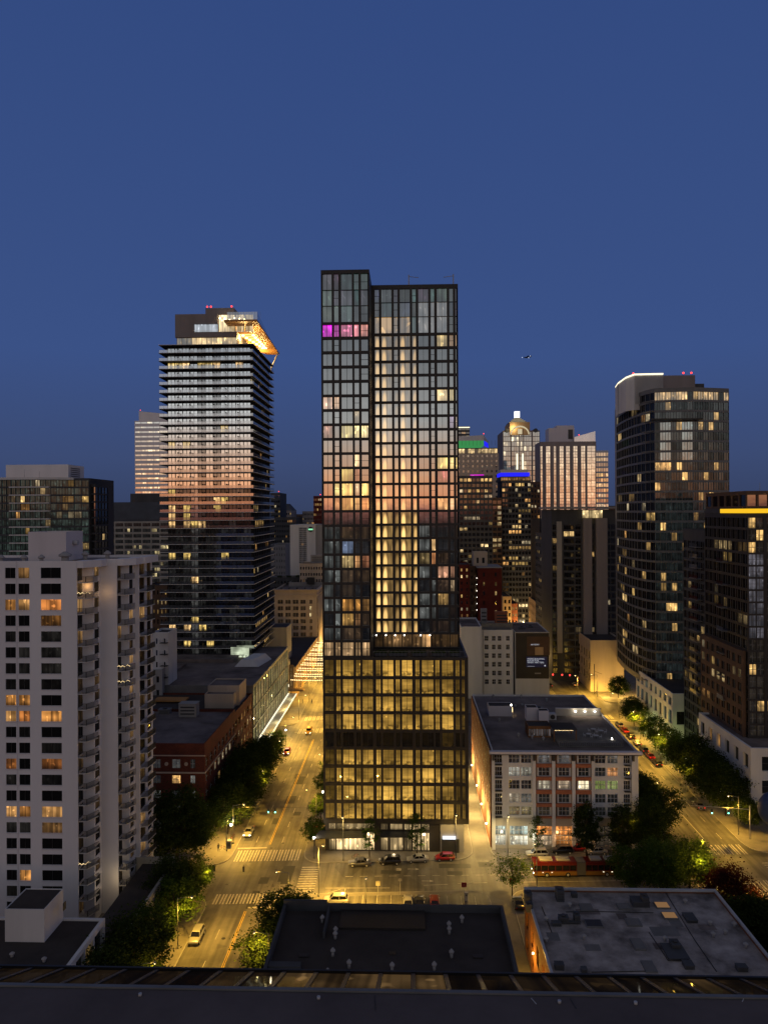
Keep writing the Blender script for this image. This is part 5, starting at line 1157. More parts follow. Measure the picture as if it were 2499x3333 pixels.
    m.box(t0[0], t1[0], t0[1] - .06, t0[1], zr + 1.2, zr + 1.27); m.box(t1[0] + .01, t1[0] + .07, t0[1], tb[1] + 4, zr + 1.2, zr + 1.27); m.box(t0[0], t1[0], t0[1] - .04, t0[1] - .02, zr + .2, zr + .9, 1)
    m.build('terrace_railing', ['mid_metal', 'rail_glass'], B.root)
    w0 = X(850, 360); w1 = X(1235, 360)
    m = MB(); m.box(w0[0], w1[0] + .5, w0[1], w0[1] + .35, zr, zr + 1.7); m.box(w0[0], w1[0] + .6, w0[1] - .1, w0[1] + .5, zr + 1.7, zr + 1.95, 1); m.build('terrace_screen_wall', ['concrete', 'pale_metal'], B.root)
    for aa in (1075, 1163, 1255):
        p = X(aa, 420); m = MB(); m.cyl(p[0], w0[1] - .3, zr + 1.1, zr + 1.4, .28, 8, r2=.08); m.build('wall_lamp', 'lamp_white', B.root)
        add_point(p[0], w0[1] - 1.0, zr + 1.6, 60, (1, .8, .5), .2, B.root)
    p = X(1358, 585); m = MB(); m.cyl(p[0], p[1], zr + .3, zr + .7, .2, 8, r2=.05); m.build('deck_lamp', 'lamp_white', B.root)
    m = MB()
    for i in range(3): vent(B.root, *X(430 + 60 * i, 290 - 10 * i), zr, .6)
    for a_, b_ in ((515, 550), (345, 415), (770, 230), (290, 200), (540, 200), (640, 570), (740, 585)): vent(B.root, *X(a_, b_), zr, 1.0, .3)
    unit(B.root, *X(700, 330), zr, 2.2, 1.6, 1.2)
    B.finish(100)
    # terrace furniture: things of their own
    for i, (a_, b_, lab) in enumerate(((1150, 560, 'front left table'), (1215, 575, 'front middle table'), (1190, 515, 'back left table'), (1260, 530, 'back right table'))):
        p = X(a_, b_); t = empty('terrace_table', (p[0], p[1], zr + .25), 'pale round %s on the lit rooftop terrace' % lab, 'table', 'tables on the roof terrace')
        m = MB(); m.cyl(p[0], p[1], zr + .95, zr + 1.0, .6, 12); m.build('tabletop', 'pale_metal', t); m = MB(); m.cyl(p[0], p[1], zr + .25, zr + .95, .06, 6); m.build('leg', 'dark_metal', t)
        for s in (-1, 1):
            cx = p[0] + s * 1.0; ch = empty('terrace_chair', (cx, p[1], zr + .25), 'small pale chair on the %s side of the %s on the roof terrace' % ('left' if s < 0 else 'right', lab), 'chair', 'chairs on the roof terrace')
            m = MB(); m.box(cx - .25, cx + .25, p[1] - .25, p[1] + .25, zr + .66, zr + .72); m.build('seat', 'pale_metal', ch)
            m = MB(); m.box(cx + s * .22, cx + s * .27, p[1] - .25, p[1] + .25, zr + .72, zr + 1.15); m.build('backrest', 'pale_metal', ch)
            for u in (-.2, .2):
                for v in (-.2, .2): m = MB(); m.box(cx + u - .02, cx + u + .02, p[1] + v - .02, p[1] + v + .02, zr + .25, zr + .66); m.build('leg', 'pale_metal', ch)
LIGHTS = []
def add_point(x, y, z, w, c, r=.3, parent=None, spot=None):
    l = bpy.data.lights.new('light', 'SPOT' if spot else 'POINT'); l.energy = w; l.color = c; l.shadow_soft_size = r
    if spot: l.spot_size = math.radians(spot); l.spot_blend = .6
    o = bpy.data.objects.new('light', l); COL.objects.link(o); off = wloc(parent) if parent is not None else Vector((0, 0, 0))
    o.location = Vector((x, y, z)) - off
    if parent is not None: o.parent = parent
    return o
mid_apartments()
#PART4
# ------------------------------------------------------------------ foreground roofs
def foreground():
    z = 10.0
    B = Bld('foreground_building', 'low building with dark parapeted roof and round vents at bottom centre', (-3, 110, 0))
    xl, xr = -20.4, 14.7; yb = 118.4
    B.vol((xl, xr, 84, yb), .13, z, ['grey_dark', 'roof_dark'], d=.45, par=1.1, faces={3: dict(cols=even(34, 8, .5), rows=[(1, 3.5), (5.2, 7.6)], lit=plit(.1, .4, .1)), 1: dict(cols=even(34, 8, .5), rows=[(1, 3.5), (5.2, 7.6)], lit=plit(.1, .4, .1))})
    m = MB(); m.box(-13.2, -12.9, yb - 8, yb - .5, z - 1.1, z - .1); m.build('parapet_upstand', 'grey_dark', B.root)
    m = MB(); m.box(-11.0, 2.2, yb - 5.6, yb - .5, z - 1.09, z - .75); m.build('recessed_roof', 'black_frame', B.root)
    m = MB(); m.box(xl + .5, xl + 5, 102, 103.2, z - 1.1, z - .2); m.build('parapet_upstand', 'grey_dark', B.root)
    m = MB(); m.box(xl, -13.4, yb - .45, yb + .02, z + .01, z + .55); m.build('raised_parapet', 'grey_dark', B.root)
    for px, py in ((1049, 2990), (1092, 3028), (1091, 3042), (1083, 3098), (1136, 3136), (1066, 3165), (1276, 3145), (1413, 3143), (1469, 3102), (1462, 3026), (1461, 3010), (1503, 2990)):
        x, y = gr(px, py, z - .4); vent(B.root, x, y, z - 1.1, 1.25, .3)
    m = MB(); x, y = gr(1277, 3105, z - 1.1); m.box(x - .45, x + .45, y - .4, y + .4, z - 1.1, z - 1.0); x, y = gr(1555, 3117, z - 1.1); m.box(x - .7, x + .7, y - .4, y + .4, z - 1.1, z - .9); x, y = gr(990, 3114, z - 1.1); m.box(x - .7, x + .7, y - .4, y + .4, z - 1.1, z - .9); m.build('roof_hatch', 'black_frame', B.root)
    m = MB(); m.box(xl, xr, yb + .03, yb + .12, z - .5, z - .1); m.build('coping', 'mid_metal', B.root)
    B.finish(60)
    B = Bld('warehouse', 'low building with patched grey roof, skylights and lit brick side at bottom right', (34, 108, 0))
    xl, xr, yb = 19.0, 50.3, 123.7
    B.vol((xl, xr, 84, yb), .13, z, ['orange_brick', 'roof_pale'], d=.35, par=.3, faces={3: dict(cols=even(39.7, 8, .45), rows=[(1, 3), (4.6, 7.4)], lit=plit(.2, .3, .1), mull=(2, 2))})
    m = MB(); m.box(xl - .1, xr + .1, yb - .5, yb + .08, z + .005, z + .28); m.box(xl - .1, xl + .3, 84, yb - .5, z + .005, z + .28); m.box(xr - .3, xr + .1, 84, yb - .5, z + .005, z + .28); m.build('coping', 'pale_metal', B.root)
    P = lambda px, py: gr(px, py, z - .3)
    zr = z - .3
    C = lambda a, b: P(1600 + a * .5419, 2850 + b * .5419)
    def sky(a, b, w, d, mat):
        x, y = C(a, b); m = MB(); m.box(x - w / 2, x + w / 2, y - d / 2, y + d / 2, zr, zr + .22); m.box(x - w / 2 + .12, x + w / 2 - .12, y - d / 2 + .12, y + d / 2 - .12, zr + .225, zr + .26, 1); m.build('skylight', ['mid_metal', mat], B.root)
    for a, b, w, d, mt in ((567, 198, 2, 2.2, 'slab'), (792, 192, 2, 1.8, 'slab'), (1023, 186, 2.2, 1.8, 'skyl'), (1068, 248, 2.2, 1.8, 'skyl'), (612, 295, 2.6, 2, 'black_frame'), (850, 288, 2.2, 2, 'slab'), (878, 420, 1.6, 2.8, 'slab'), (945, 555, 1.6, 2.6, 'slab')): sky(a, b, w, d, mt)
    for a, b, w, d, h in ((408, 145, 1.2, 1.6, 1.7), (495, 128, .9, .9, .6), (888, 175, 2.6, 2, .8), (918, 180, 1.0, 1.5, 1.5), (218, 170, 1.1, 1.4, 1.8), (225, 215, 1, 1, 1.2), (388, 300, 1.4, .8, .5), (430, 282, 1.4, 1.1, .9), (510, 275, .8, 1.4, 1.1), (480, 290, 2.6, .5, .3), (405, 560, 1.2, 1.0, .7), (553, 580, .8, .8, .5), (1190, 265, 1.6, 2.2, .4), (1180, 550, 1.3, 1.4, .5), (1500, 570, 1.4, 1, .6), (1100, 470, 2.8, 3.6, .35), (1100, 440, 1.2, 1.6, .9)):
        x, y = C(a, b); unit(B.root, x, y, zr, w, d, h, 'rooftop_unit', 'grey_dark', h > .8)
    for a, b in ((467, 190), (330, 275), (555, 385), (1162, 170), (1330, 370), (1402, 355), (1455, 310), (1525, 435), (1040, 395), (325, 400), (1310, 300)): vent(B.root, *C(a, b), zr, .8, .32)
    for pl in (((1045, 105), (1105, 205), (1215, 385), (1350, 580)), ((1045, 105), (1180, 95), (1310, 108)), ((445, 222), (640, 220), (970, 228)), ((300, 190), (360, 345)), ((945, 345), (1060, 515), (1200, 520)), ((600, 585), (950, 578))):
        m = MB(); q = [C(*a) for a in pl]
        for i in range(len(q) - 1): m.tube((*q[i], zr + .05), (*q[i + 1], zr + .05), .07, 5)
        m.build('roof_seam', 'black_frame', B.root)
    for i in range(9):
        x, y = R.uniform(20, 45), R.uniform(93, 120); a, b = R.uniform(1, 4.5), R.uniform(.8, 2.6); q = [(x, y), (x + a, y + .05), (x + a, y + b), (x, y + b)]
        m = MB(); m.prism(q, zr - .01, zr + .012 + i * .003); m.build('roof_patch', ['roof_grey', 'slab'][i % 2], B.root)
    B.finish(60)
    B = Bld('corner_roof', 'pale sloping parapet corner at lower right edge', (55, 98, 0))
    B.vol((50.9, 66, 84, 104), .13, 13.2, ['grey_wall', 'roof_dark'], d=.4, par=1.2, faces={}); B.finish(10)
    # own building: roof terrace and glass canopy
    B = Bld('foreground_ledge', 'wide dark blue grey roof ledge with glass canopy along the bottom edge', (0, 24, 56))
    m = MB(); ze = CZ - 16.3
    m.box(-22, 22, 2, 24.9, ze - 1.2, ze); m.build('roof_ledge', 'ledge', B.root)
    m = MB(); m.box(-22, 22, 24.95, 25.1, ze - .6, ze + .05); m.build('edge_flashing', 'mid_metal', B.root)
    m = MB(); m.box(-22, 22, 2, 24, 0, ze - 1.21); m.build('wall', 'grey_dark', B.root)
    ya, yb_ = 25.15, 27.9; zb_ = CZ - .6267 * 27.9 * 1.0; n = 30; w = 1.22
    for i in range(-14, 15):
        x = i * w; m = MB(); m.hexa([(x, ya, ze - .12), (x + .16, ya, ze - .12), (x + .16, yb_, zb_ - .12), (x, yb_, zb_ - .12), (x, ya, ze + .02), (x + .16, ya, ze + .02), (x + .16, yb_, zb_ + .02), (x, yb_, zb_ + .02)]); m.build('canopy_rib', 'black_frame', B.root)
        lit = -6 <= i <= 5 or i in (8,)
        k = R.uniform(.03, .10) if (lit and R.random() < .8) else .01  # reflected warm light bars put into the glass as emission
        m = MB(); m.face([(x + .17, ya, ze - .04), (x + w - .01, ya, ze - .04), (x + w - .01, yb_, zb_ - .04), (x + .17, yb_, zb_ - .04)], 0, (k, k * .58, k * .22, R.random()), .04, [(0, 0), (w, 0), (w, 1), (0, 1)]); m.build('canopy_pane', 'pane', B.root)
    m = MB(); m.box(-22, 22, yb_ + .01, yb_ + .1, zb_ - .15, zb_ + .06); m.build('canopy_edge', 'black_frame', B.root)
    for px, py in ((1040, 3236), (1810, 3232), (460, 3235), (2050, 3230)):
        x, y = gr(px, py, ze); m = MB(); m.cyl(x, min(y, 24.6), ze, ze + .08, .06, 8); m.build('bolt', 'pale_metal', B.root)
    for a, b in (((1220, 3235), (1222, 3290)), ((1845, 3222), (1875, 3285)), ((1728, 3250), (1745, 3270)), ((2400, 3240), (2420, 3252))):
        x, y = gr(*a, ze); x2, y2 = gr(*b, ze); m = MB(); m.tube((x, min(y, 24.8), ze), (x2, y2, ze), .018, 4); m.build('crack_seal', 'black_frame' if a[0] in (1220, 1845) else 'pale_metal', B.root)
emit('nav', (.9, .95, 1), 1.6); surf('ledge', (.11, .09, .088), .9, .25, .22, .25); emit('skyl', (.5, .27, .12), .42)
foreground()
# ------------------------------------------------------------------ ground
def ro(name, poly, z, mat, label=None):
    m = MB(); m.face([(x, y, z) for x, y in poly]); return m.build(name, mat, kind='structure')
def rounded(poly, r, n=6):
    res = []; k = len(poly)
    for i in range(k):
        p0, p1, p2 = Vector(poly[i - 1]), Vector(poly[i]), Vector(poly[(i + 1) % k])
        a = (p0 - p1).normalized(); b = (p2 - p1).normalized(); rr = min(r, (p0 - p1).length / 2.1, (p2 - p1).length / 2.1)
        A = p1 + a * rr; Bq = p1 + b * rr
        for j in range(n + 1):
            t = j / n; res.append(tuple((1 - t) ** 2 * A + 2 * t * (1 - t) * p1 + t * t * Bq))
    return res
ro('ground', [(-4000, -1500), (4000, -1500), (4000, 7000), (-4000, 7000)], -.05, 'earth')
ro('road', [(-150, 20), (190, 20), (190, 520), (-150, 520)], 0, 'asphalt')
yf = lambda x: 153.9 + .066 * x; yn = lambda x: 141.5 + .066 * x
yn2 = lambda x: 247 + .20 * x; yf2 = lambda x: 262 + .27 * x
KL, KR, QL, QR = -37.8, -22.7, 58.0, 72.4
def block(poly, r=4.5):
    q = rounded(poly, r); m = MB(); inn = inset(q, .2); n = len(q)
    m.face([(x, y, .13) for x, y in inn])
    for i in range(n):
        a, b, c, d = q[i], q[(i + 1) % n], inn[(i + 1) % n], inn[i]
        m.face([(a[0], a[1], .134), (b[0], b[1], .134), (c[0], c[1], .134), (d[0], d[1], .134)], 1)
        m.face([(a[0], a[1], 0), (b[0], b[1], 0), (b[0], b[1], .134), (a[0], a[1], .134)], 1)
    return m.build('pavement', ['pavement', 'kerbstone'], kind='structure')
block([(-140, 25), (KL, 25), (KL, yn(KL)), (-140, yn(-140))])
block([(-140, yf(-140)), (KL, yf(KL)), (KL, yn2(KL)), (-140, yn2(-140))])
block([(-140, yf2(-140)), (KL - 1, yf2(KL - 1)), (KL - 3, 480), (-140, 480)])
block([(KR, 25), (15, 25), (15, yn(15)), (KR, yn(KR))])
block([(19, 25), (QL, 25), (QL, yn(QL)), (19, yn(19))])
block([(KR, yf(KR)), (13.4, yf(13.4)), (13.4, yn2(13.4)), (KR, yn2(KR))], 5)
block([(17.2, yf(17.2)), (QL - 1, yf(QL - 1)), (QL - 1, yn2(QL)), (17.2, yn2(17.2))], 4)
block([(KR + 1, yf2(KR)), (QL, yf2(QL)), (QL, 480), (KR + 1, 480)])
block([(QR, 25), (180, 25), (180, yn(180)), (QR, yn(QR))], 6)
block([(QR, yf(QR)), (180, yf(180)), (180, yn2(180)), (QR, yn2(QR))], 6)
block([(QR + 2, yf2(QR)), (180, yf2(180)), (180, 480), (QR + 8, 480)], 6)
ro('parking_lot', [(-18, 119.5), (14.4, 119.5), (14.4, yn(14) - 1.2), (-16, yn(-18) - 1.2)], .14, 'asphalt')
ro('alley', [(13.6, yf(14)), (17.0, yf(17)), (17.0, 250), (13.6, 250)], .008, 'pavement')
ro('alley', [(15.1, 30), (18.9, 30), (18.9, yn(18)), (15.1, yn(15))], .008, 'pavement')
ro('concrete_panels', [(KL, yn(KL) - 2), (KR, yn(KR) - 2), (KR, yf(KR) + 2), (KL, yf(KL) + 2)], .004, 'crossing_concrete') if 'crossing_concrete' in M else None
def mk(name, mat, segs, z=.012):
    m = MB()
    for (x0, y0, x1, y1, w) in segs:
        a, b = Vector((x0, y0)), Vector((x1, y1)); d = (b - a).normalized(); s = Vector((-d.y, d.x)) * w / 2
        m.face([(a.x + s.x, a.y + s.y, z), (a.x - s.x, a.y - s.y, z), (b.x - s.x, b.y - s.y, z), (b.x + s.x, b.y + s.y, z)])
    m.build(name, mat, kind='structure')
dash = lambda x, y0, y1, L=3, G=6, w=.13: [(x, y, x, min(y + L, y1), w) for y in [y0 + i * (L + G) for i in range(int((y1 - y0) / (L + G)) + 1)]]
mk('lane_marking', 'paint_yellow', [(-30.35, 60, -30.35, 134, .12), (-30.05, 60, -30.05, 134, .12), (-31.0, 161, -31.0, 236, .12), (-30.7, 161, -30.7, 236, .12)])
mk('lane_marking', 'paint', dash(-33.4, 80, 134) + dash(-34.0, 162, 236) + dash(-28.3, 162, 236, 3, 5) + dash(69.0, 90, 140) + dash(69.0, 166, 262) + dash(65.1, 166, 262, 90, 1) + dash(62, 80, 140))
def crosswalk_h(x0, x1, y0, y1, n, tilt=.066, sk=0.):
    s = []
    for i in range(n):
        x = x0 + (x1 - x0) * (i + .5) / n
        for o in (-.28, .28): s.append((x + o, y0 + tilt * x, x + o + sk, y1 + tilt * x, .3))
    mk('crosswalk', 'paint', s, .016)
crosswalk_h(KL + .6, KR - .6, 155.4, 160.4, 11); crosswalk_h(KL + .6, KR - .6, 138.6, 142.2, 11)
crosswalk_h(QL + .3, QR - .5, 154.0, 158.6, 9); crosswalk_h(QL + .3, QR - .5, 137.5, 143, 9)
crosswalk_h(KL + .6, KR - .6, 249, 254, 10, .2); crosswalk_h(KL + .6, KR - .6, 266, 271, 10, .25)
crosswalk_h(QL + .3, QR - .5, 247, 252, 9, .2)
mk('crosswalk', 'paint', [(63 + .0, 262 + i * 1.35, 67.5, 263.5 + i * 1.35, .4) for i in range(16)] + [(-22.2, 141.3 + i * .95, -18.6, 141.5 + i * .95, .32) for i in range(11)], .016)
mk('crosswalk', 'paint', [(72.6, 147.2 + i * .95, 77, 147.5 + i * .95, .32) for i in range(9)], .016)
mk('stop_line', 'paint', [(-30.4 - 7, 161.2 - 2.2, -31.2, 161.2 - 1.7, .5), (-30, 135.2, -25, 135.5, .5), (61, 139.6, 72, 140.3, .6), (-38, 243.4, -31, 244.8, .5), (58.3, 256.3, 72, 259, .5)], .02)
D_ = [(x, 147.8 + .045 * x, x + 1.5, 147.87 + .045 * x, .14) for x in [-13 + 2.9 * i for i in range(24)]]
mk('lane_marking', 'paint', D_ + [(-16.5, 142.6, -4, 142.95, .15), (2.5, 144.1, 7.3, 144.6, .15), (9.2, 145.0, 15, 145.4, .15), (22, 145.8, 57, 147.6, .16), (-16.5, 140.2, -13.4, 142.4, .14), (-12.7, 140.1, -12.6, 142.5, .14)], .02)
mk('bay_marking', 'paint', [(x, 131, x, 140, .1) for x in (-9, -6.3, -3.7, -1.1, 1.5, 4.1, 6.9, 9.5, 12.1)], .146)
m = MB()
for (x, y) in ((-.6, 150.6), (2.2, 145.8)):
    m.face([(x, y - .1, .02), (x + 1.6, y - .1, .02), (x + 1.6, y + .1, .02), (x, y + .1, .02)]); m.face([(x + 1.6, y - .45, .02), (x + 2.4, y, .02), (x + 1.6, y + .45, .02)])
m.box(-2.9, -1.9, 149.9, 150.9, .005, .02); m.build('road_arrow', 'paint', kind='structure')
m = MB()
for i in range(30):
    x = R.uniform(-37, -24); y = R.uniform(95, 240); m.cyl(x, y, .003, .006 + .0004 * i, R.choice([.35, .3]), 10)
m.build('manhole_cover', 'black_frame', kind='structure')
for i in range(16):
    x = R.uniform(-37, -25); y = R.uniform(100, 240); a = R.uniform(1, 2.6); b = R.uniform(2, 7); ro('road_patch', [(x, y), (x + a, y + .1), (x + a, y + b), (x, y + b)], .0045 + i * .0004, 'roadnew')
for i in range(8):
    x = R.uniform(-15, 45); y = 145 + .06 * x + R.uniform(0, 6); a = R.uniform(2, 7); b = R.uniform(1, 2.2); ro('road_patch', [(x, y), (x + a, y + .1), (x + a, y + b), (x, y + b)], .0045 + i * .0004, 'roadnew')
# ------------------------------------------------------------------ trees
def tree_meshes(h, rx, rz, n_cl, n_leaf, seed, ls=.34, trunk=.18):
    r = random.Random(seed); tb = MB(); lb = MB()
    zc = h - rz
    tb.tube((0, 0, 0), (.1, .05, zc * .7), trunk, 8, r2=trunk * .7); tb.tube((.1, .05, zc * .7), (0, 0, h - rz * .6), trunk * .7, 6, r2=trunk * .3)
    cl = []
    for i in range(n_cl):
        th = r.uniform(0, 2 * math.pi); u = r.uniform(-1, 1); q = r.uniform(.35, 1.0) ** .6
        s = math.sqrt(1 - u * u); wob = 1 + .25 * math.sin(3 * th + seed) * s
        c = Vector((rx * q * s * math.cos(th) * wob, rx * q * s * math.sin(th) * wob, zc + rz * q * u)); cl.append(c)
        if i % 3 == 0: tb.tube((0, 0, zc * .6 + (c.z - zc * .6) * .3 * r.random()), c, trunk * .35, 5, r2=.02)
    for c in cl:
        cr = r.uniform(.5, 1.15) * rx * .27
        for k in range(n_leaf):
            d = Vector((r.gauss(0, 1), r.gauss(0, 1), r.gauss(0, .7))) * cr * .62; p = c + d
            a = Vector((r.gauss(0, 1), r.gauss(0, 1), r.gauss(0, .5))).normalized(); b = a.cross(Vector((r.gauss(0, 1), r.gauss(0, 1), r.gauss(0, 1)))).normalized(); l = ls * r.uniform(.6, 1.3)
            lb.face([p - a * l * .5, p + b * l * .28, p + a * l * .5, p - b * l * .28])
    return tb, lb
TREES = {}
def proto(key, leafm, *a, **k):
    tb, lb = tree_meshes(*a, **k); TREES[key] = (tb, lb, leafm, [None, None])
proto('mid', 'leaf', 9.8, 4.1, 3.7, 95, 72, 3, ls=.4)
proto('mid_dark', 'leaf_dark', 11.5, 5.0, 4.7, 130, 85, 5, ls=.46)
proto('big', 'leaf', 13.5, 6.6, 5.4, 170, 90, 8, ls=.48, trunk=.3)
proto('big_dark', 'leaf_dark', 16.5, 6.3, 7.0, 180, 90, 9, ls=.5, trunk=.3)
proto('oval_dark', 'leaf_dark', 11.5, 3.1, 5.0, 100, 80, 21, ls=.42)
proto('slim', 'leaf', 9.5, 2.1, 4.0, 45, 55, 12, ls=.3, trunk=.12)
proto('red', 'leaf_red', 9.8, 4.7, 4.2, 130, 80, 14, ls=.44)
proto('bright', 'leaf_bright', 8.5, 4.1, 2.9, 55, 50, 15, ls=.34, trunk=.14)
proto('bush', 'leaf_dark', 8.6, 4.8, 4.2, 150, 85, 17, ls=.4)
def tree(key, x, y, label, group=None, s=1.0, rz=0, z=.13, name='street_tree'):
    tb, lb, lm, ob = TREES[key]
    r = empty(name, (x, y, z), label, 'tree', group); r.rotation_euler.z = rz; r.scale = (s, s, s)
    for i, (mb, nm, mt) in enumerate(((tb, 'trunk', 'bark'), (lb, 'crown', lm))):
        if ob[i] is None:
            ob[i] = mb.build(nm, mt)
            o = ob[i]
        else:
            o = ob[i].copy(); COL.objects.link(o)
        o.parent = r; o.location = (0, 0, 0)
    return r
G1 = 'trees along the left avenue'
tl = [('big_dark', -48, 150, 'biggest dark tree, standing at the plaza corner beside the white tower', 1.0), ('mid_dark', -46, 156.5, 'dark tree directly in front of the red brick corner building', .95),
      ('mid_dark', -41.5, 166, 'dark street tree nearest the crossing beside the red brick building', 1.0), ('mid_dark', -41, 174, 'second dark street tree from the crossing beside the red brick building', 1.1), ('mid_dark', -40.6, 182.5, 'third dark street tree from the crossing beside the red brick building', 1.15),
      ('mid_dark', -40.8, 191, 'fourth dark street tree from the crossing beside the red brick building', 1.15), ('mid_dark', -40.4, 200, 'fifth and farthest dark street tree before the glowing canopy', 1.0),
      ('mid', -40.2, 137.5, 'bright green street tree on the left corner before the crosswalk', .82), ('mid_dark', -43, 132, 'dark tree hugging the concrete terrace wall', .9), ('mid', -40.8, 126, 'green street tree behind the parked silver car on the left', .95), ('mid', -42.3, 118, 'leafy street tree beside the parked silver car bottom left', .95), ('mid_dark', -41.8, 110, 'dark street tree at the very bottom left of the avenue', 1.0), ('mid_dark', -42.6, 102.5, 'lowest dark tree left of the avenue', 1.0),
      ('mid', -40.5, 224, 'small street tree beside the globe lamp under the glowing canopy', .62), ('mid', -40.6, 216, 'street tree right before the glowing canopy', .72)]
for i, (k, x, y, l, s) in enumerate(tl): tree(k, x, y, l, G1, s, i * 1.7)
tl = [('mid', -20.9, 160.5, 'sparse street tree beside the left corner of the glass tower', .62), ('mid', -21, 173, 'second small street tree behind the corner of the glass tower', .66), ('mid', -21.2, 187, 'third small street tree at left side of the glass tower', .72), ('mid', -21.2, 201, 'fourth small street tree half hidden by the glass tower', .72),
      ('bush', -20.8, 125.5, 'round green tree behind the dark foreground roof, upper of two', .95), ('bush', -21.8, 115.5, 'dark round tree left of the dark foreground roof, lower of two', 1.0)]
for i, (k, x, y, l, s) in enumerate(tl): tree(k, x, y, l, G1 if i > 3 else 'small trees beside the glass tower', s, i * 2.1)
for x, y, l, s in ((-8.6, 155.3, 'slim tree in front of the shop entrance of the glass tower', .85), (1.4, 155.6, 'taller slim tree in front of the glass tower near the garage', .95)): tree('slim', x, y, l, 'slim trees in front of the glass tower', s, x)
tree('slim', 27.0, 157.3, 'thin street tree in front of the cyan lit shop of the apartment building', None, .85, 1); tree('oval_dark', 37.2, 157.0, 'tall black looking tree right of the orange lit shop', None, .95, 2); tree('oval_dark', 44.5, 156.6, 'dark tree before the right end of the apartment building', None, .95, 4)
tree('bright', 19.2, 140.2, 'sparse yellow lit tree on the corner above the grey foreground roof', None, .88, .5)
for i, (k, x, y, l, s) in enumerate([('big', 47.5, 140.5, 'large spreading green tree left of the right hand crossing', .78), ('big', 53.2, 142.5, 'large lamp lit tree nearest the right hand crossing', .72), ('mid', 41.5, 140.5, 'tree half covering the rear of the red bus', .95), ('big_dark', 50.5, 157.5, 'large dark tree at the corner of the apartment building', .72), ('mid_dark', 54.2, 166.5, 'dark tree beside the right avenue at the apartment building side', 1.05), ('mid_dark', 54.4, 175.5, 'second dark tree up the right avenue beside the apartment building', .95),
      ('red', 56.3, 131.8, 'dark maroon leaved tree right of the grey foreground roof', .98), ('mid_dark', 55.2, 122, 'dark tree just below the maroon tree', .85), ('mid_dark', 57.5, 118.5, 'dark tree at lower right edge of the photo', .95)]): tree(k, x, y, l, 'trees around the right hand crossing', s, i * 1.3)
for i, (k, x, y, l, s) in enumerate([('mid_dark', 75.2, 178.5, 'dark round tree in front of the white stone podium, nearest on the right', 1.05), ('mid_dark', 75.0, 187.5, 'second dark tree in front of the white stone podium', 1.1), ('mid_dark', 74.8, 197, 'third dark tree along the right pavement', 1.15), ('mid', 74.8, 207, 'fourth tree along the right pavement', 1.05), ('mid', 74.8, 217, 'fifth tree along the right pavement, by the lit shop windows', 1.0), ('mid', 75, 228, 'sixth tree along the right pavement', 1.0), ('bright', 75.2, 240, 'bright yellow green lit tree below the curved tower', 1.0), ('mid_dark', 75.8, 252, 'eighth tree along the right pavement near the far crosswalk', .85), ('mid_dark', 81, 289, 'tree in front of the orange lit blank wall', .75), ('mid', 55.8, 254, 'leafy tree on the left of the far crossing behind the long roof', .8), ('mid_dark', 77.5, 171, 'small dark tree at the white podium corner', .6)]): tree(k, x, y, l, 'trees along the right avenue', s, i * 1.9)
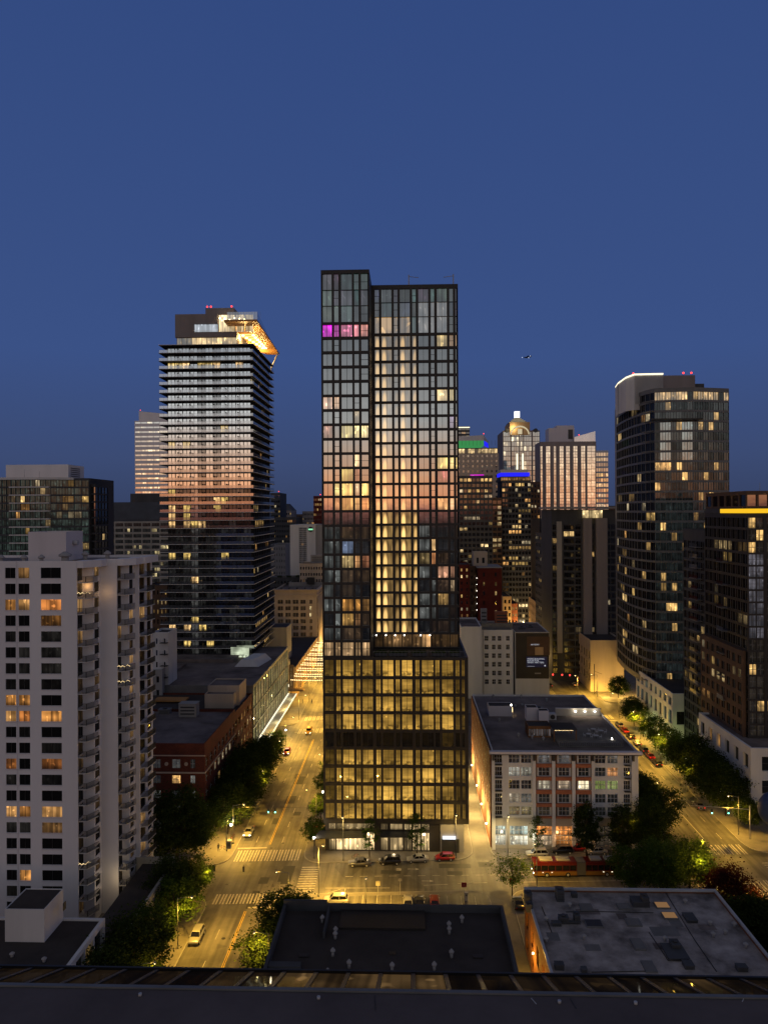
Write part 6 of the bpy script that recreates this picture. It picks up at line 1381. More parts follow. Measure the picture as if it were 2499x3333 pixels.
# ------------------------------------------------------------------ cars
def make_car(kind, paint):
    """car pointing +Y, on z=0; returns parts list"""
    L, W, H = {'sedan': (4.6, 1.8, 1.42), 'suv': (4.6, 1.88, 1.68), 'hatch': (4.1, 1.75, 1.5)}[kind]
    parts = []
    hl = L / 2
    if kind == 'sedan': prof = [(-hl, .55, .85), (-hl + .12, .35, 1.0), (-hl + .9, .3, 1.02), (0, .28, .95), (hl - 1.25, .3, .92), (hl - .25, .34, .78), (hl, .42, .62)]; cab = [(-hl + .75, 1.0), (-hl + 1.45, H), (.35, H), (hl - 1.3, .93)]
    elif kind == 'suv': prof = [(-hl, .5, 1.0), (-hl + .1, .38, 1.08), (-hl + .9, .34, 1.1), (0, .33, 1.08), (hl - 1.1, .35, 1.05), (hl - .2, .4, .92), (hl, .5, .75)]; cab = [(-hl + .1, 1.08), (-hl + .45, H), (.5, H), (hl - 1.15, 1.05)]
    else: prof = [(-hl, .5, .9), (-hl + .1, .35, 1.0), (-hl + .9, .3, 1.0), (0, .28, .98), (hl - .95, .3, .95), (hl - .2, .36, .8), (hl, .42, .65)]; cab = [(-hl + .12, 1.0), (-hl + .5, H), (.4, H), (hl - 1.0, .95)]
    b = MB(); rings = []
    for (y, z0, z1) in prof:
        t = 1 - .12 * (abs(y) / hl) ** 4; w = W / 2 * t
        rings.append([(-w * .92, y, z0), (w * .92, y, z0), (w, y, z0 + (z1 - z0) * .4), (w * .93, y, z1 - .04), (w * .8, y, z1), (-w * .8, y, z1), (-w * .93, y, z1 - .04), (-w, y, z0 + (z1 - z0) * .4)])
    for i in range(len(rings) - 1):
        for j in range(8):
            k = (j + 1) % 8; b.face([rings[i][j], rings[i][k], rings[i + 1][k], rings[i + 1][j]][::-1], 0, smooth=True)
    b.face(rings[0]); b.face(rings[-1][::-1])
    # roof
    (y0, z0), (y1, z1), (y2, z2), (y3, z3) = cab; wr = W * .36; wb = W * .43
    b.hexa([(-wr, y1 - .05, H - .07), (wr, y1 - .05, H - .07), (wr, y2 + .05, H - .07), (-wr, y2 + .05, H - .07), (-wr * .93, y1 + .05, H), (wr * .93, y1 + .05, H), (wr * .93, y2 - .05, H), (-wr * .93, y2 - .05, H)])
    for s in (-1, 1):
        b.tube((s * wb, y0, z0), (s * wr, y1, H - .04), .05, 5); b.tube((s * wb, y3, z3), (s * wr, y2, H - .04), .05, 5); ym = (y1 + y2) / 2; b.tube((s * wb * 1.0, ym, z0 - .02), (s * wr, ym, H - .04), .045, 5)
    parts.append(('body', paint, b, []))
    g = MB(); g.hexa([(-wb, y0, z0 - .02), (wb, y0, z0 - .02), (wb, y3, z3 - .02), (-wb, y3, z3 - .02), (-wr, y1, H - .06), (wr, y1, H - .06), (wr, y2, H - .06), (-wr, y2, H - .06)])
    parts.append(('windows', 'car_glass', g, []))
    for s in (-1, 1):
        for yy in (-hl + .85, hl - .85):
            w = MB(); w.tube((s * (W / 2 - .22), yy, .33), (s * (W / 2 - .0), yy, .33), .33, 14)
            h = MB(); h.tube((s * (W / 2 - .01), yy, .33), (s * (W / 2 + .02), yy, .33), .2, 10)
            parts.append(('wheel', 'tyre', w, [('rim', 'pale_metal', h)]))
        h = MB(); h.box(s * W * .36 - .16, s * W * .36 + .16, hl - .1, hl + .0, .58, .72); parts.append(('headlight', 'lens', h, []))
        h = MB(); h.box(s * W * .36 - .16, s * W * .36 + .16, -hl - .01, -hl + .08, .72, .88); parts.append(('taillight', 'lens_red', h, []))
        mm = MB(); mm.box(s * W * .5 - .02, s * W * .5 + .16 * s + .02 if s > 0 else s * W * .5 + .02, y3 - .35, y3 - .2, .98, 1.1) if s > 0 else mm.box(-W * .5 - .16, -W * .5 + .02, y3 - .35, y3 - .2, .98, 1.1); parts.append(('mirror', paint, mm, []))
    return parts
surf('lens', (.5, .5, .5), .2); surf('lens_red', (.2, .01, .01), .3)
CARS = {}
def car(kind, paint, x, y, ang, label, group='cars on the streets', lights=None, z=0.0):
    """ang: heading in degrees from +Y, counter-clockwise"""
    key = (kind, paint)
    r = empty('car', (x, y, z), label, 'car', group); r.rotation_euler.z = math.radians(ang)
    if key not in CARS:
        lst = []
        for nm, mt, mb, subs in make_car(kind, paint):
            o = mb.build(nm, mt); lst.append((o, [sb.build(sn, sm) for sn, sm, sb in subs]))
        CARS[key] = lst; new = [(o, ss) for o, ss in lst]
    else:
        new = []
        for o, ss in CARS[key]:
            o2 = o.copy(); COL.objects.link(o2); s2 = []
            for q in ss: q2 = q.copy(); COL.objects.link(q2); s2.append(q2)
            new.append((o2, s2))
    for o, ss in new:
        o.parent = r; o.location = (0, 0, 0)
        for q in ss: q.parent = o; q.location = (0, 0, 0)
        if lights and o.name.startswith('taillight'):
            o.data = o.data.copy(); o.data.materials.clear(); o.data.materials.append(M['tail'])
        if lights == 'both' and o.name.startswith('headlight'):
            o.data = o.data.copy(); o.data.materials.clear(); o.data.materials.append(M['head'])
    return r
gp = 'cars parked in front of the glass tower'
def gx(px, py): return gr(px, py, 0)
car('sedan', 'p_grey', *gx(1170, 2818), 90 + 4, 'dark grey saloon car, leftmost parked before the glass tower', gp)
car('suv', 'p_black', *gx(1268, 2812), 90 + 4, 'black parked SUV, second from left before the glass tower', gp)
car('sedan', 'p_silver', *gx(1359, 2805), 90 + 4, 'silver parked saloon car before the glass tower', gp)
car('hatch', 'p_red', *gx(1447, 2800), 90 + 4, 'red parked hatchback before the garage door of the glass tower', gp)
car('suv', 'p_white', *gx(1747, 2789), 90 + 4, 'white car parked left of the red bus', gp)
car('suv', 'p_black', *gx(1828, 2777), 94, 'dark car behind the red bus', gp); car('sedan', 'p_white', *gx(1940, 2779), 94, 'pale saloon car behind the rear half of the red bus', gp); car('hatch', 'p_red', *gx(1880, 2770), 94, 'small red car tucked behind the bus bellows', gp)
car('sedan', 'p_silver', -36.6, 166.3, 180, 'white saloon parked by the kerb just past the left crosswalk', 'cars parked along the left avenue', 'both')
car('suv', 'p_silver', -36.6, 125.0, 180, 'silver car parked at the kerb at lower left', 'cars parked along the left avenue')
car('sedan', 'p_white', -23.9, 117.0, 0, 'white car half hidden under the round tree at lower left', 'cars parked along the left avenue')
car('hatch', 'p_red', -37.1, 222, 180, 'dark red car parked under the tree by the glowing canopy', 'cars parked along the left avenue', 'both')
car('suv', 'p_red', -21.6, 167.5, 0, 'red car with lit tail lights beside the small trees left of the tower', 'cars parked along the left avenue', 'tail')
car('suv', 'p_gold', -33.3, 243.0, 180, 'taxi like car with headlights on driving toward the camera', 'cars driving', 'both')
car('suv', 'p_white', *gx(1093, 2943), 90, 'white van like car lying crosswise in the small car park', 'cars in the small car park', z=.14)
car('sedan', 'p_white', *gx(1328, 2950), 0, 'white car nosed in at the small car park', 'cars in the small car park', z=.14); car('sedan', 'p_black', *gx(1367, 2950), 0, 'black car between white and red cars in the small car park', 'cars in the small car park', z=.14); car('hatch', 'p_red', *gx(1414, 2946), 0, 'red car, right end of the row in the small car park', 'cars in the small car park', z=.14)
car('sedan', 'p_black', 19.9, 137.0, 0, 'dark car standing in the alley mouth beside the red no entry sign', 'cars driving')
qs = [(70.7, 183.5, 'p_grey'), (70.8, 214, 'p_black'), (70.8, 220, 'p_red'), (70.8, 226, 'p_grey'), (70.8, 232.5, 'p_white'), (70.8, 239, 'p_black'), (70.8, 245.5, 'p_red'), (70.8, 252, 'p_silver')]
od = ['nearest', 'second nearest', 'third nearest', 'fourth nearest', 'fifth nearest', 'sixth nearest', 'seventh nearest', 'farthest']
for i, (x, y, p) in enumerate(qs): car(['sedan', 'suv'][i % 2], p, x, y, 0, od[i] + ' car in the queue along the right avenue kerb', 'cars queuing on the right avenue', 'tail')
for i, (px, py, p, l) in enumerate([(1800, 2197, 'p_white', 'left one, red tail lights on'), (1830, 2205, 'p_silver', 'middle one, red tail lights on'), (1852, 2190, 'p_black', 'small dark one behind the middle'), (1885, 2212, 'p_red', 'red one at the right kerb'), (1870, 2232, 'p_white', 'white one by the tree'), (1810, 2185, 'p_black', 'dark one farthest up the hill'), (1840, 2170, 'p_grey', 'grey one at the far end'), (1787, 2235, 'p_blue', 'dark blue one peeping past the black wall')]):
    car('sedan', p, *gx(px, py), 4, 'car at the far right crossing, ' + l, 'cars at the far right crossing', 'tail')
# bus
def bus():
    x, y = gx(1885, 2846); r = empty('articulated_bus', (x, y, 0), 'red and yellow articulated bus with pale roof boxes behind the trees', 'bus'); r.rotation_euler.z = math.radians(2.5)
    def put(m, n, mt, par=None, k=None):
        o = m.build(n, mt); o.parent = par or r; return o
    def cab(x0, x1, nm):
        m = MB(); w = 1.27
        m.box(x0, x1, -w, w, .35, 1.15, 1); m.box(x0 + .02, x1 - .02, -w + .03, w - .03, 1.16, 1.30); m.box(x0 + .02, x1 - .02, -w + .06, w - .06, 1.3, 2.35, 2); m.box(x0, x1, -w, w, 2.36, 2.95); m.box(x0 + .1, x1 - .1, -w + .12, w - .12, 2.955, 3.05)
        b = put(m, nm, ['bus_red', 'bus_yellow', 'car_glass'])
        m = MB(); n = 6
        for i in range(n + 1): q = x0 + (x1 - x0) * i / n; q = min(max(q, x0 + .06), x1 - .06); m.box(q - .05, q + .05, -w - .0, -w + .05, 1.3, 2.36); m.box(q - .05, q + .05, w - .05, w, 1.3, 2.36)
        put(m, 'window_post', 'bus_red')
        for a, b_ in ((.15, .45), (.55, .85)):
            m = MB(); m.box(x0 + (x1 - x0) * a, x0 + (x1 - x0) * b_, -.8, .8, 3.055, 3.3); m.box(x0 + (x1 - x0) * a + .2, x0 + (x1 - x0) * b_ - .2, -.5, .5, 3.305, 3.36, 1); put(m, 'roof_box', ['concrete', 'grey_wall'])
    cab(-9.4, -.8, 'front_section'); cab(1.0, 8.2, 'rear_section')
    m = MB()
    for i in range(9): a = -.78 + i * .198; m.box(a, a + .12, -1.2, 1.2, .4, 2.95); m.box(a + .12, a + .197, -1.1, 1.1, .45, 2.85)
    put(m, 'bellows', 'mid_metal')
    for wx in (-6.8, -2.6, 5.2):
        for s in (-1, 1):
            m = MB(); m.tube((wx, s * 1.0, .48), (wx, s * 1.29, .48), .48, 16); o = put(m, 'wheel', 'tyre'); m = MB(); m.tube((wx, s * 1.28, .48), (wx, s * 1.31, .48), .25, 10); q = m.build('rim', 'pale_metal'); q.parent = o
    for wx in (-7.6, -5.8, 4.5, 6.2):
        m = MB(); m.box(wx - .12, wx + .12, -1.3, -1.27, .95, 1.08); put(m, 'marker_light', 'led')
    m = MB(); m.pane((-9.41, 1.15, 1.3), (0, -1, 0), 2.3, 1.0, (0, 0, 0), .3); put(m, 'windscreen', 'pane')
    for s in (-1, 1):
        m = MB(); m.box(-9.45, -9.4, s * .95 - .15, s * .95 + .15, .7, .9); put(m, 'headlight', 'head')
carpaint('bus_yellow', (.28, .14, .025))
bus()
# ------------------------------------------------------------------ street lamps
AMB = (1, .54, .065)
def lamp(x, y, dx, dy, label, w=2600, h=8.5, group='street lamps', c=AMB, bulb='lamp_warm', z=.13, name='street_lamp'):
    r = empty(name, (x, y, z), label, 'street lamp', group)
    m = MB(); m.cyl(x, y, z, z + .5, .16, 8); m.tube((x, y, z + .5), (x, y, z + h), .09, 8, r2=.06); m.build('pole', 'mid_metal', r)
    ex, ey = x + dx, y + dy
    if dx or dy:
        m = MB(); m.tube((x, y, z + h - .1), (ex, ey, z + h + .25), .045, 6); m.build('arm', 'mid_metal', r)
    m = MB(); m.cyl(ex, ey, z + h + .16, z + h + .36, .25, 8, r2=.12); m.build('lamp_head', 'mid_metal', r)
    m = MB(); m.ball(ex, ey, z + h + .1, .14, 0, 8, 5, .6); m.build('bulb', bulb, r)
    if w: add_point(ex, ey, z + h - .15, w * (3.4 if group == 'street lamps' else 4.8), c, .25, r, spot=150); add_point(ex, ey, z + h + .02, w * .28, c, .2, r)
def globe(x, y, label, w=500, h=4.2):
    r = empty('globe_lamp', (x, y, .13), label, 'street lamp', 'globe lamps'); m = MB(); m.cyl(x, y, .13, .5, .14, 8); m.tube((x, y, .5), (x, y, h), .06, 8); m.build('pole', 'dark_metal', r)
    m = MB(); m.ball(x, y, h + .25, .28, 0, 12, 8); m.build('globe', 'lamp_white', r); add_point(x, y, h + .9, w, (1, .8, .5), .2, r)
oi = ['first', 'second', 'third', 'fourth', 'fifth', 'sixth', 'seventh', 'eighth', 'ninth', 'tenth', 'eleventh', 'twelfth']
for i, y in enumerate((104, 122, 143 + 18, 182, 206, 230, 258, 285, 312, 340)):
    lamp(-38.9, y, 2.4, 0, oi[i] + ' amber street lamp from the camera on the left kerb of the left avenue', 2300 if i < 5 else 4600)
for i, y in enumerate((112, 131, 170, 195, 221, 248, 300)): lamp(-21.7, y, -2.2, 0, oi[i] + ' amber street lamp from the camera on the right kerb of the left avenue', 2100 if i < 4 else 4200)
for i, y in enumerate((128, 168, 192, 214, 238, 262, 292, 325)): lamp(73.6, y, -2.2, 0, oi[i] + ' amber street lamp from the camera on the right kerb of the right avenue', 2700 if i < 4 else 3800)
for i, y in enumerate((176, 205, 236)): lamp(56.3, y, 2, 0, oi[i] + ' amber street lamp on the left kerb of the right avenue behind the apartment building', 2600)
for i, (x, l) in enumerate(((-14.0, 'left'), (9.6, 'right'))): lamp(x, yf(x) + .8, 0, -1.6, 'tall thin street lamp before the %s part of the glass tower' % l, 500, 9.5, 'lamps along the cross street', (1, .62, .15))
lamp(20.5, yf(20) + .8, 0, -1.4, 'tall thin street lamp before the cyan lit shop', 600, 9, 'lamps along the cross street', (1, .7, .25)); lamp(46, yf(46) + .8, 0, -1.4, 'tall street lamp before right end of the apartment building', 1500, 9, 'lamps along the cross street')
lamp(-17.4, 139.2, .9, .3, 'tall pale corner lamp pole standing at the left crossing', 3000, 9.4, 'lamps along the cross street', (1, .55, .08)); lamp(24, 141.2, 0, 1.8, 'amber lamp lighting the sparse yellow tree', 1100, 8.6, 'lamps along the cross street'); lamp(56.5, 143.0, 0, 1.8, 'amber lamp hidden in the large trees at the right crossing', 1500, 9, 'lamps along the cross street'); lamp(-8, 131, 0, 1, 'amber lamp of the small car park', 2900, 7, 'lamps along the cross street')
lamp(78.5, 291, 1, 0, 'bright amber lamp washing the blank wall at far crossing', 1800, 6.5, 'lamps along the cross street'); lamp(66, 292, -1, 0, 'amber lamp at the left side of the far crossing', 2500, 8, 'lamps along the cross street')
lamp(-39.5, 157.5, 0, 1, 'amber lamp in the dark trees at the brick building corner', 1100, 6, 'lamps along the cross street'); lamp(-46, 141, 0, 1, 'amber lamp on the plaza below the white tower', 700, 5, 'lamps along the cross street')
globe(-39.0, 231, 'white globe lamp beside the trees under the glowing canopy'); globe(-21.3, 180, 'white globe lamp between the small trees left of the tower'); globe(-20.2, 154.5, 'white globe lamp at the canopy corner of the glass tower', 300); globe(-39.3, 160.6, 'white globe lamp at the brick building corner', 500)
globe(75.8, 183, 'white globe lamp under the dark trees on right pavement', 300); globe(76, 206, 'second white globe lamp on the right pavement', 300)
# extra point lights, several added with no fixture: shop interiors spill, canopy strip, alley wall lamps, facade washers
for i, y in enumerate((166, 177, 189, 204)):
    s = empty('wall_lamp', (17.2, y, 3), '%s bracket lamp from the street on the orange brick alley wall' % oi[i], 'wall lamp', 'lamps on the alley wall')
    m = MB(); m.ball(17.05, y, 3.0, .2, 0, 8, 5); m.build('bulb', 'lamp_white', s); m = MB(); m.tube((17.3, y, 3.2), (17.05, y, 3.2), .04, 5); m.build('bracket', 'dark_metal', s); add_point(15.4, y, 4.2, 4200, (1, .66, .20), .15, s)
for i, y in enumerate((104, 114)):
    s = empty('wall_lamp', (18.6, y, 5), '%s wall lamp on the lit side of the grey roofed warehouse' % oi[i], 'wall lamp', 'lamps on the warehouse wall'); m = MB(); m.ball(18.75, y, 5.0, .16, 0, 8, 5); m.build('bulb', 'lamp_warm', s); add_point(16.9, y, 4.5, 1100, AMB, .2, s)
for x in (-15, -9, -3.5, 3): 
    add_point(x, 156.0, 2.6, 130, (1, .75, .42), .3)
for x in (20, 26, 32, 38): add_point(x, 158.6, 2.9, 110, (.95, .9, .7) if x < 30 else (1, .5, .2), .3)
for y in (225, 240, 255, 270): add_point(-41.8, y, 5.6, 900, (1, .8, .34), .3)
for y in (290, 310, 330, 350): add_point(-36, y, 8.6, 2200, (1, .54, .09), .5)
add_point(xa(1640, 165, 2650), 166, .6, 10, AMB, .1)
for y in (380, 395, 410): add_point(-42, y, 3, 6500, (1, .6, .18), .4)
add_point(-60, 286, 14, 0.1, AMB)
for (x, y, z, w) in ((xa(832, 300, 1130), 296, 138.5, 6000), (xa(800, 275, 1090), 272, 138.0, 4500), (xa(845, 305, 1130), 310, 138.0, 4500)): add_point(x, y, z, w, (1, .62, .2), .5)
add_point(xa(1690, 600, 1410), 636, za(1396, 636), 2500, (1, .75, .35), 1)
for x, y in ((76.8, 214), (76.8, 224), (76.8, 234), (76.8, 244)): add_point(x + 1.4, y, 3, 420, (.9, 1, .3), .3)
for x, y in ((xa(1850, 400, 2000), 400), (xa(1725, 420, 2000), 415), (xa(1640, 396, 2000), 394), (xa(1700, 396, 2000), 392), (xa(1735, 380, 2050), 380), (xa(1745, 340, 2100), 345)): add_point(x, y, 6, 8000, (1, .62, .2), .4)
add_point(-54.8, 131, 62.4 - 2.79 * 1 - 1, 26, (1, .55, .2), .2)
for (x, y, z) in ((-57.2, 128.8, 60.1),): add_point(x, y, z, 30, (1, .5, .15), .15)
add_point(-52.5, 130.0, 6.9, 120, (1, .7, .35), .3)
for x in (77, 83, 88): add_point(x, 290, 3, 2600, (1, .58, .13), 1.0)
for x, y, z, w in ((62.5, 140.0, 8.5, 2600), (53.5, 137.8, 8.5, 1200), (-37.6, 136, 6.0, 900), (72.0, 232, 6, 1500), (23.2, 139.0, 8.6, 500), (60.2, 131, 6, 900)): add_point(x, y, z, w, AMB, .3)  # added fill lights without fixtures, brightening tree crowns and nearby street
# traffic signals
def signal(x, y, z, par, on='sig_green', back=False, f=-1):
    m = MB(); m.box(x - .17, x + .17, y - .12, y + .12, z - .5, z + .5); o = m.build('signal_housing', 'dark_metal', par)
    if not back:
        m = MB(); m.tube((x, y + f * .12, z - .32), (x, y + f * .18, z - .32), .14, 10); m.build('green_light', on, par)
mt = empty('signal_mast', (75.2, 166, .13), 'traffic signal mast arm with two green lights over the right avenue', 'traffic signal')
m = MB(); m.tube((75.2, 166, .13), (75.2, 166, 7.4), .14, 8); m.build('pole', 'pale_metal', mt); m = MB(); m.tube((75.2, 166, 6.6), (62.6, 166.5, 7.2), .09, 8, r2=.05); m.build('arm', 'pale_metal', mt)
for x in (66.9, 70.5): signal(x, 166, 6.1, mt)
m = MB(); m.tube((64.6, 166.3, 6.7), (64.6, 166.2, 6.7), .38, 14); m.build('turn_sign', 'paint', mt); m = MB(); m.tube((64.6, 166.19, 6.7), (64.6, 166.16, 6.7), .24, 10); m.build('sign_face', 'dark_metal', mt)
ms = empty('hanging_signal', (-31, 163, 7), 'pair of green traffic lights hanging over the left avenue', 'traffic signal'); m = MB(); m.tube((-39, 163, 7.4), (-21, 163, 7.4), .03, 5); m.build('span_wire', 'dark_metal', ms)
for px in (874, 896): signal(xa(px, 163, 2690), 163, 6.7, ms)
for i, (px, py, l) in enumerate(((698, 2828, 'left'), (793, 2830, 'right'))):
    x, z = at(px, py, 142); s = empty('hanging_signal', (x, 142, z), '%s of two dark signals seen from behind over the near left crossing' % l, 'traffic signal', 'signals seen from behind'); signal(x, 142, z, s, back=True); m = MB(); m.tube((x, 142, z + .5), (x, 142, z + .9), .03, 5); m.build('hanger', 'dark_metal', s)
mt = empty('signal_mast', (84, 299, .13), 'dark traffic signal mast with long arm at the far right crossing', 'traffic signal'); xx = xa(1934, 296, 2200); m = MB(); m.tube((xx, 296, .13), (xx, 296, 12), .16, 8); m.build('pole', 'dark_metal', mt); m = MB(); m.tube((xx, 296, 7.5), (xx - 6, 296, 8.2), .08, 6); m.tube((xx, 296, 9.2), (xx + 3, 296, 8.0), .07, 6); m.build('arm', 'dark_metal', mt)
for px, py in ((1799, 2196), (1829, 2197), (1854, 2198)):
    x, z = at(px, py, 305); s = empty('signal_light', (x, 305, z), 'red traffic light over the far right crossing, %s one' % {1799: 'left', 1829: 'middle', 1854: 'right'}[px], 'traffic signal', 'red lights at the far right crossing'); m = MB(); m.box(x - .25, x + .25, 305, 305.3, z - .9, z + .5); m.build('signal_housing', 'dark_metal', s); m = MB(); m.tube((x, 305, z), (x, 304.9, z), .34, 10); m.build('red_light', 'sig_red', s); m = MB(); m.tube((x, 305.1, z + .5), (x, 305.1, z + 1.2), .04, 4); m.build('hanger', 'dark_metal', s)
# blue globe on a pole
g = empty('blue_globe', (77.6, 159, .13), 'large dark blue globe on a white pole at the right edge', 'globe'); m = MB(); m.tube((77.6, 159, .13), (77.6, 159, 6.4), .2, 8); m.build('pole', 'white_rail', g); m = MB(); m.ball(77.9, 159.3, 9.2, 3.8, 0, 24, 14); m.build('sphere', 'navy', g)
# signs in the car park and by the kerb
def sign(x, y, w, h, z, label, mat, txt=None):
    s = empty('street_sign', (x, y, .13), label, 'sign'); m = MB(); m.tube((x, y, .13), (x, y, z), .04, 6); m.build('pole', 'pale_metal', s); m = MB(); m.box(x - w / 2, x + w / 2, y - .06, y - .04 + .0, z - h, z); m.build('panel', mat, s)
    if txt: text(txt, 'lettering', 'paint', (x, y - .065, z - h * .7), (math.pi / 2, 0, 0), h * .45, s, .005)
sign(*gx(1230, 2920), .8, .9, 3.0, 'small white sign board standing by the car park edge', 'paint'); sign(*gx(1302, 2915), .7, .5, 3.2, 'grey sign on thin pole in front of the car park', 'grey_wall'); sign(*gx(1510, 2925), .9, .9, 3.0, 'red and white parking sign beside the pay station', 'p_red', 'P'); sign(19.3, 140.5, 1.1, .9, 3.4, 'small red sign at the alley mouth under the yellow lit tree', 'p_red', 'NO\nPARK')
s = empty('pay_station', (*gx(1517, 2935), .13), 'pale pay station cabinet in the small car park', 'cabinet'); x, y = gx(1517, 2935); m = MB(); m.box(x - .3, x + .3, y - .2, y + .2, .14, 1.6); m.box(x - .35, x + .35, y - .25, y + .25, 1.605, 1.7); m.build('cabinet', 'white_rail', s); m = MB(); m.box(x - .18, x + .18, y - .22, y - .205, 1.1, 1.4); m.build('screen', 'dark_metal', s)
# bicycles
def bike(x, y, a, label):
    r = empty('bicycle', (x, y, .13), label, 'bicycle', 'bicycles'); ca, sa = math.cos(a), math.sin(a); T = lambda u, z: (x + u * ca, y + u * sa, .13 + z)
    for u in (-.52, .52):
        m = MB()
        for k in range(12): t0, t1 = k * math.pi / 6, (k + 1) * math.pi / 6; m.tube(T(u + .33 * math.cos(t0), .34 + .33 * math.sin(t0)), T(u + .33 * math.cos(t1), .34 + .33 * math.sin(t1)), .025, 4)
        m.build('wheel', 'tyre', r)
    m = MB(); m.tube(T(-.52, .34), T(-.1, .3), .02, 4); m.tube(T(-.1, .3), T(-.2, .8), .02, 4); m.tube(T(-.2, .75), T(.4, .8), .02, 4); m.tube(T(-.1, .3), T(.42, .75), .02, 4); m.tube(T(.52, .34), T(.4, .95), .02, 4); m.tube(T(-.52, .34), T(-.2, .75), .02, 4); m.build('frame', 'p_red', r)
    m = MB(); m.box(T(-.2, 0)[0] - .1, T(-.2, 0)[0] + .1, T(-.2, 0)[1] - .06, T(-.2, 0)[1] + .06, .95, 1.0); m.build('saddle', 'tyre', r)
bike(-39.6, 163.6, 1.2, 'bicycle parked by the kerb beside the brick building, upper one'); bike(-39.8, 161.0, .4, 'bicycle parked by the kerb beside the brick building, middle one'); bike(-40.6, 158.2, 0, 'bicycle parked at the crossing corner, lowest one'); bike(-11.5, 155.0, .3, 'bicycle parked before the lit shop of the glass tower')
s = empty('kiosk', (-39.3, 159, .13), 'small pale cabinet on the left corner beside the bicycles', 'cabinet'); m = MB(); m.box(-39.7, -38.9, 158.6, 159.3, .13, 1.7); m.box(-39.8, -38.8, 158.5, 159.4, 1.705, 1.8); m.build('cabinet', 'grey_wall', s); m = MB(); m.box(-39.6, -39, 158.57, 158.595, .6, 1.4); m.build('door', 'mid_metal', s)
# people: one continuous skinned body each
def person(x, y, a, label, cloth, ph=0):
    r = empty('person', (x, y, .13), label, 'person', 'people on foot'); r.rotation_euler.z = a
    V = [(0, 0, .95), (0, 0, 1.2), (0, 0, 1.45), (0, .01, 1.55), (0, .02, 1.66), (0, .02, 1.75), (-.1, 0, .9), (-.12, .12 + ph, .5), (-.12, .08 + ph, .06), (-.12, .22 + ph, .03), (.1, 0, .9), (.12, -.1, .5), (.12, -.28, .1), (.12, -.16, .04), (-.2, 0, 1.42), (-.26, -.08, 1.15), (-.26, .03, .9), (.2, 0, 1.42), (.26, .06, 1.15), (.26, .2, .95)]
    E = [(0, 1), (1, 2), (2, 3), (3, 4), (4, 5), (0, 6), (6, 7), (7, 8), (8, 9), (0, 10), (10, 11), (11, 12), (12, 13), (2, 14), (14, 15), (15, 16), (2, 17), (17, 18), (18, 19)]
    rad = [.15, .14, .16, .06, .1, .08, .1, .07, .045, .04, .1, .07, .045, .04, .07, .05, .035, .07, .05, .035]
    me = bpy.data.meshes.new('body'); me.from_pydata(V, E, []); o = bpy.data.objects.new('body', me); COL.objects.link(o); o.parent = r
    md = o.modifiers.new('s', 'SKIN'); 
    for i, q in enumerate(me.skin_vertices[0].data): q.radius = (rad[i], rad[i] * .8); q.use_root = (i == 0)
    o.modifiers.new('d', 'SUBSURF').render_levels = 1; me.materials.append(M[cloth])
    m = MB(); m.ball(0, .0, 1.72, .115, 0, 8, 6); h = m.build('hair', 'bark'); h.parent = r
person(-41.2, 157.2, .5, 'person in dark clothes walking on the left corner by the brick building', 'grey_dark'); person(*gx(985, 2292), 2, 'person in dark clothes crossing the far end of the left avenue, left one', 'grey_dark'); person(*gx(1015, 2293), 1, 'person in dark clothes crossing the far end of the left avenue, right one', 'navy'); person(*gx(2295, 2500), .3, 'person on the right pavement under the trees', 'maroon')
# street bits on right pavement: bollard like cabinets
for i, (px, py) in enumerate(((2218, 2558), (2237, 2575), (2160, 2490), (2150, 2470))):
    x, y = gx(px, py); s = empty('bollard', (x, y, .13), '%s small pale post on the right pavement, counted from the camera' % oi[i], 'post', 'posts on the right pavement'); m = MB(); m.cyl(x, y, .13, 1.1, .22, 8); m.cyl(x, y, 1.1, 1.25, .26, 8, r2=.1); m.build('post', 'concrete', s)
# helicopter-like aircraft
ac = empty('aircraft', (xa(1715, 900, 1162), 900, za(1162, 900)), 'tiny aircraft with white lights in the evening sky', 'aircraft')
ax, az = at(1716, 1163, 900); m = MB(); m.tube((ax - 4, 900, az), (ax + 3.4, 900, az + .5), .7, 8, r2=.5); m.tube((ax + 3.4, 900, az + .5), (ax + 5, 900, az + 1.0), .5, 8, r2=.1); m.build('fuselage', 'grey_dark', ac)
m = MB(); m.box(ax - 1, ax + 1, 893, 907, az + .6, az + .8); m.build('wing', 'grey_dark', ac); m = MB(); m.box(ax + 3.6, ax + 4.6, 899.8, 900.2, az + .6, az + 2.4); m.build('tail_fin', 'grey_dark', ac)
for dx, dz in ((-7, -.0), (3.8, 1.6), (1.5, -.6)): m = MB(); m.ball(ax + dx * .9, 899.3, az + dz, .34, 0, 6, 4); m.build('nav_light', 'nav', ac)
# ------------------------------------------------------------------ world, camera, render settings
w = bpy.data.worlds.new('World'); scn.world = w; w.use_nodes = True; nt = w.node_tree; nt.nodes.clear(); L = nt.links.new
out = nt.nodes.new('ShaderNodeOutputWorld'); bg = nt.nodes.new('ShaderNodeBackground'); L(bg.outputs[0], out.inputs[0])
tc = nt.nodes.new('ShaderNodeTexCoord'); sp = nt.nodes.new('ShaderNodeSeparateXYZ'); L(tc.outputs['Generated'], sp.inputs[0])
def wramp(stops):
    r = nt.nodes.new('ShaderNodeValToRGB'); e = r.color_ramp.elements
    while len(e) < len(stops): e.new(.5)
    for i, (p_, c) in enumerate(stops): e[i].position = p_; e[i].color = (*c, 1)
    return r
mr = nt.nodes.new('ShaderNodeMapRange'); mr.inputs[1].default_value = -.1; mr.inputs[2].default_value = 1.0; L(sp.outputs[2], mr.inputs[0])
pz = lambda z: (z + .1) / 1.1
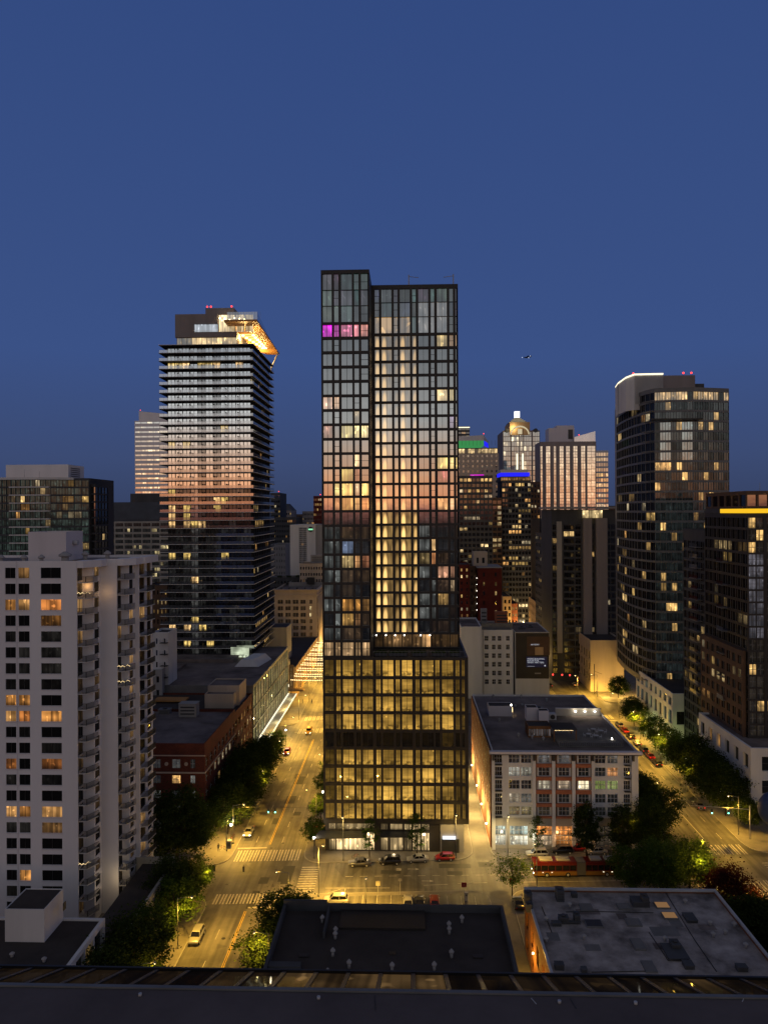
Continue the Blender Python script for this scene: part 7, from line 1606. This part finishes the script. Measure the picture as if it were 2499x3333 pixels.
front = wramp([(pz(-.02), (.010, .011, .016)), (pz(.0), (.036, .052, .115)), (pz(.07), (.044, .070, .17)), (pz(.2), (.043, .083, .236)), (pz(.58), (.032, .068, .215)), (pz(.72), (.05, .062, .11)), (pz(1), (.085, .08, .09))])
back = wramp([(pz(-.02), (.012, .011, .012)), (pz(.003), (.36, .13, .10)), (pz(.014), (1.05, .40, .19)), (pz(.045), (.98, .48, .26)), (pz(.085), (.80, .58, .45)), (pz(.125), (.64, .62, .61)), (pz(.22), (.36, .38, .42)), (pz(.36), (.19, .20, .235)), (pz(.6), (.14, .14, .165)), (pz(1), (.085, .08, .09))])
L(mr.outputs[0], front.inputs[0]); L(mr.outputs[0], back.inputs[0])
mb_ = nt.nodes.new('ShaderNodeMapRange'); mb_.inputs[1].default_value = .15; mb_.inputs[2].default_value = -.55; mb_.interpolation_type = 'SMOOTHSTEP'; L(sp.outputs[1], mb_.inputs[0])
mxx = nt.nodes.new('ShaderNodeMixRGB'); L(mb_.outputs[0], mxx.inputs[0]); L(front.outputs[0], mxx.inputs[1]); L(back.outputs[0], mxx.inputs[2]); L(mxx.outputs[0], bg.inputs[0]); bg.inputs[1].default_value = 1.0
cam = bpy.data.cameras.new('Camera'); cam.sensor_fit = 'HORIZONTAL'; cam.sensor_width = 36; cam.lens = F / 2499 * 36; cam.clip_end = 9000; cam.clip_start = .5
co = bpy.data.objects.new('Camera', cam); COL.objects.link(co)
xc = (RV - UP * RL).normalized(); yc = (UP + RV * RL).normalized(); zc = xc.cross(yc)
co.matrix_world = Matrix(((xc.x, yc.x, zc.x, 0), (xc.y, yc.y, zc.y, 0), (xc.z, yc.z, zc.z, CZ), (0, 0, 0, 1)))
scn.camera = co
scn.view_settings.view_transform = 'Standard'; scn.view_settings.look = 'None'; scn.view_settings.exposure = 0
scn.cycles.sample_clamp_indirect = 2.0; scn.cycles.sample_clamp_direct = 0; scn.cycles.max_bounces = 5; scn.cycles.diffuse_bounces = 2; scn.cycles.glossy_bounces = 3; scn.cycles.transparent_max_bounces = 6; scn.cycles.use_denoising = True; scn.cycles.caustics_reflective = False; scn.cycles.caustics_refractive = False
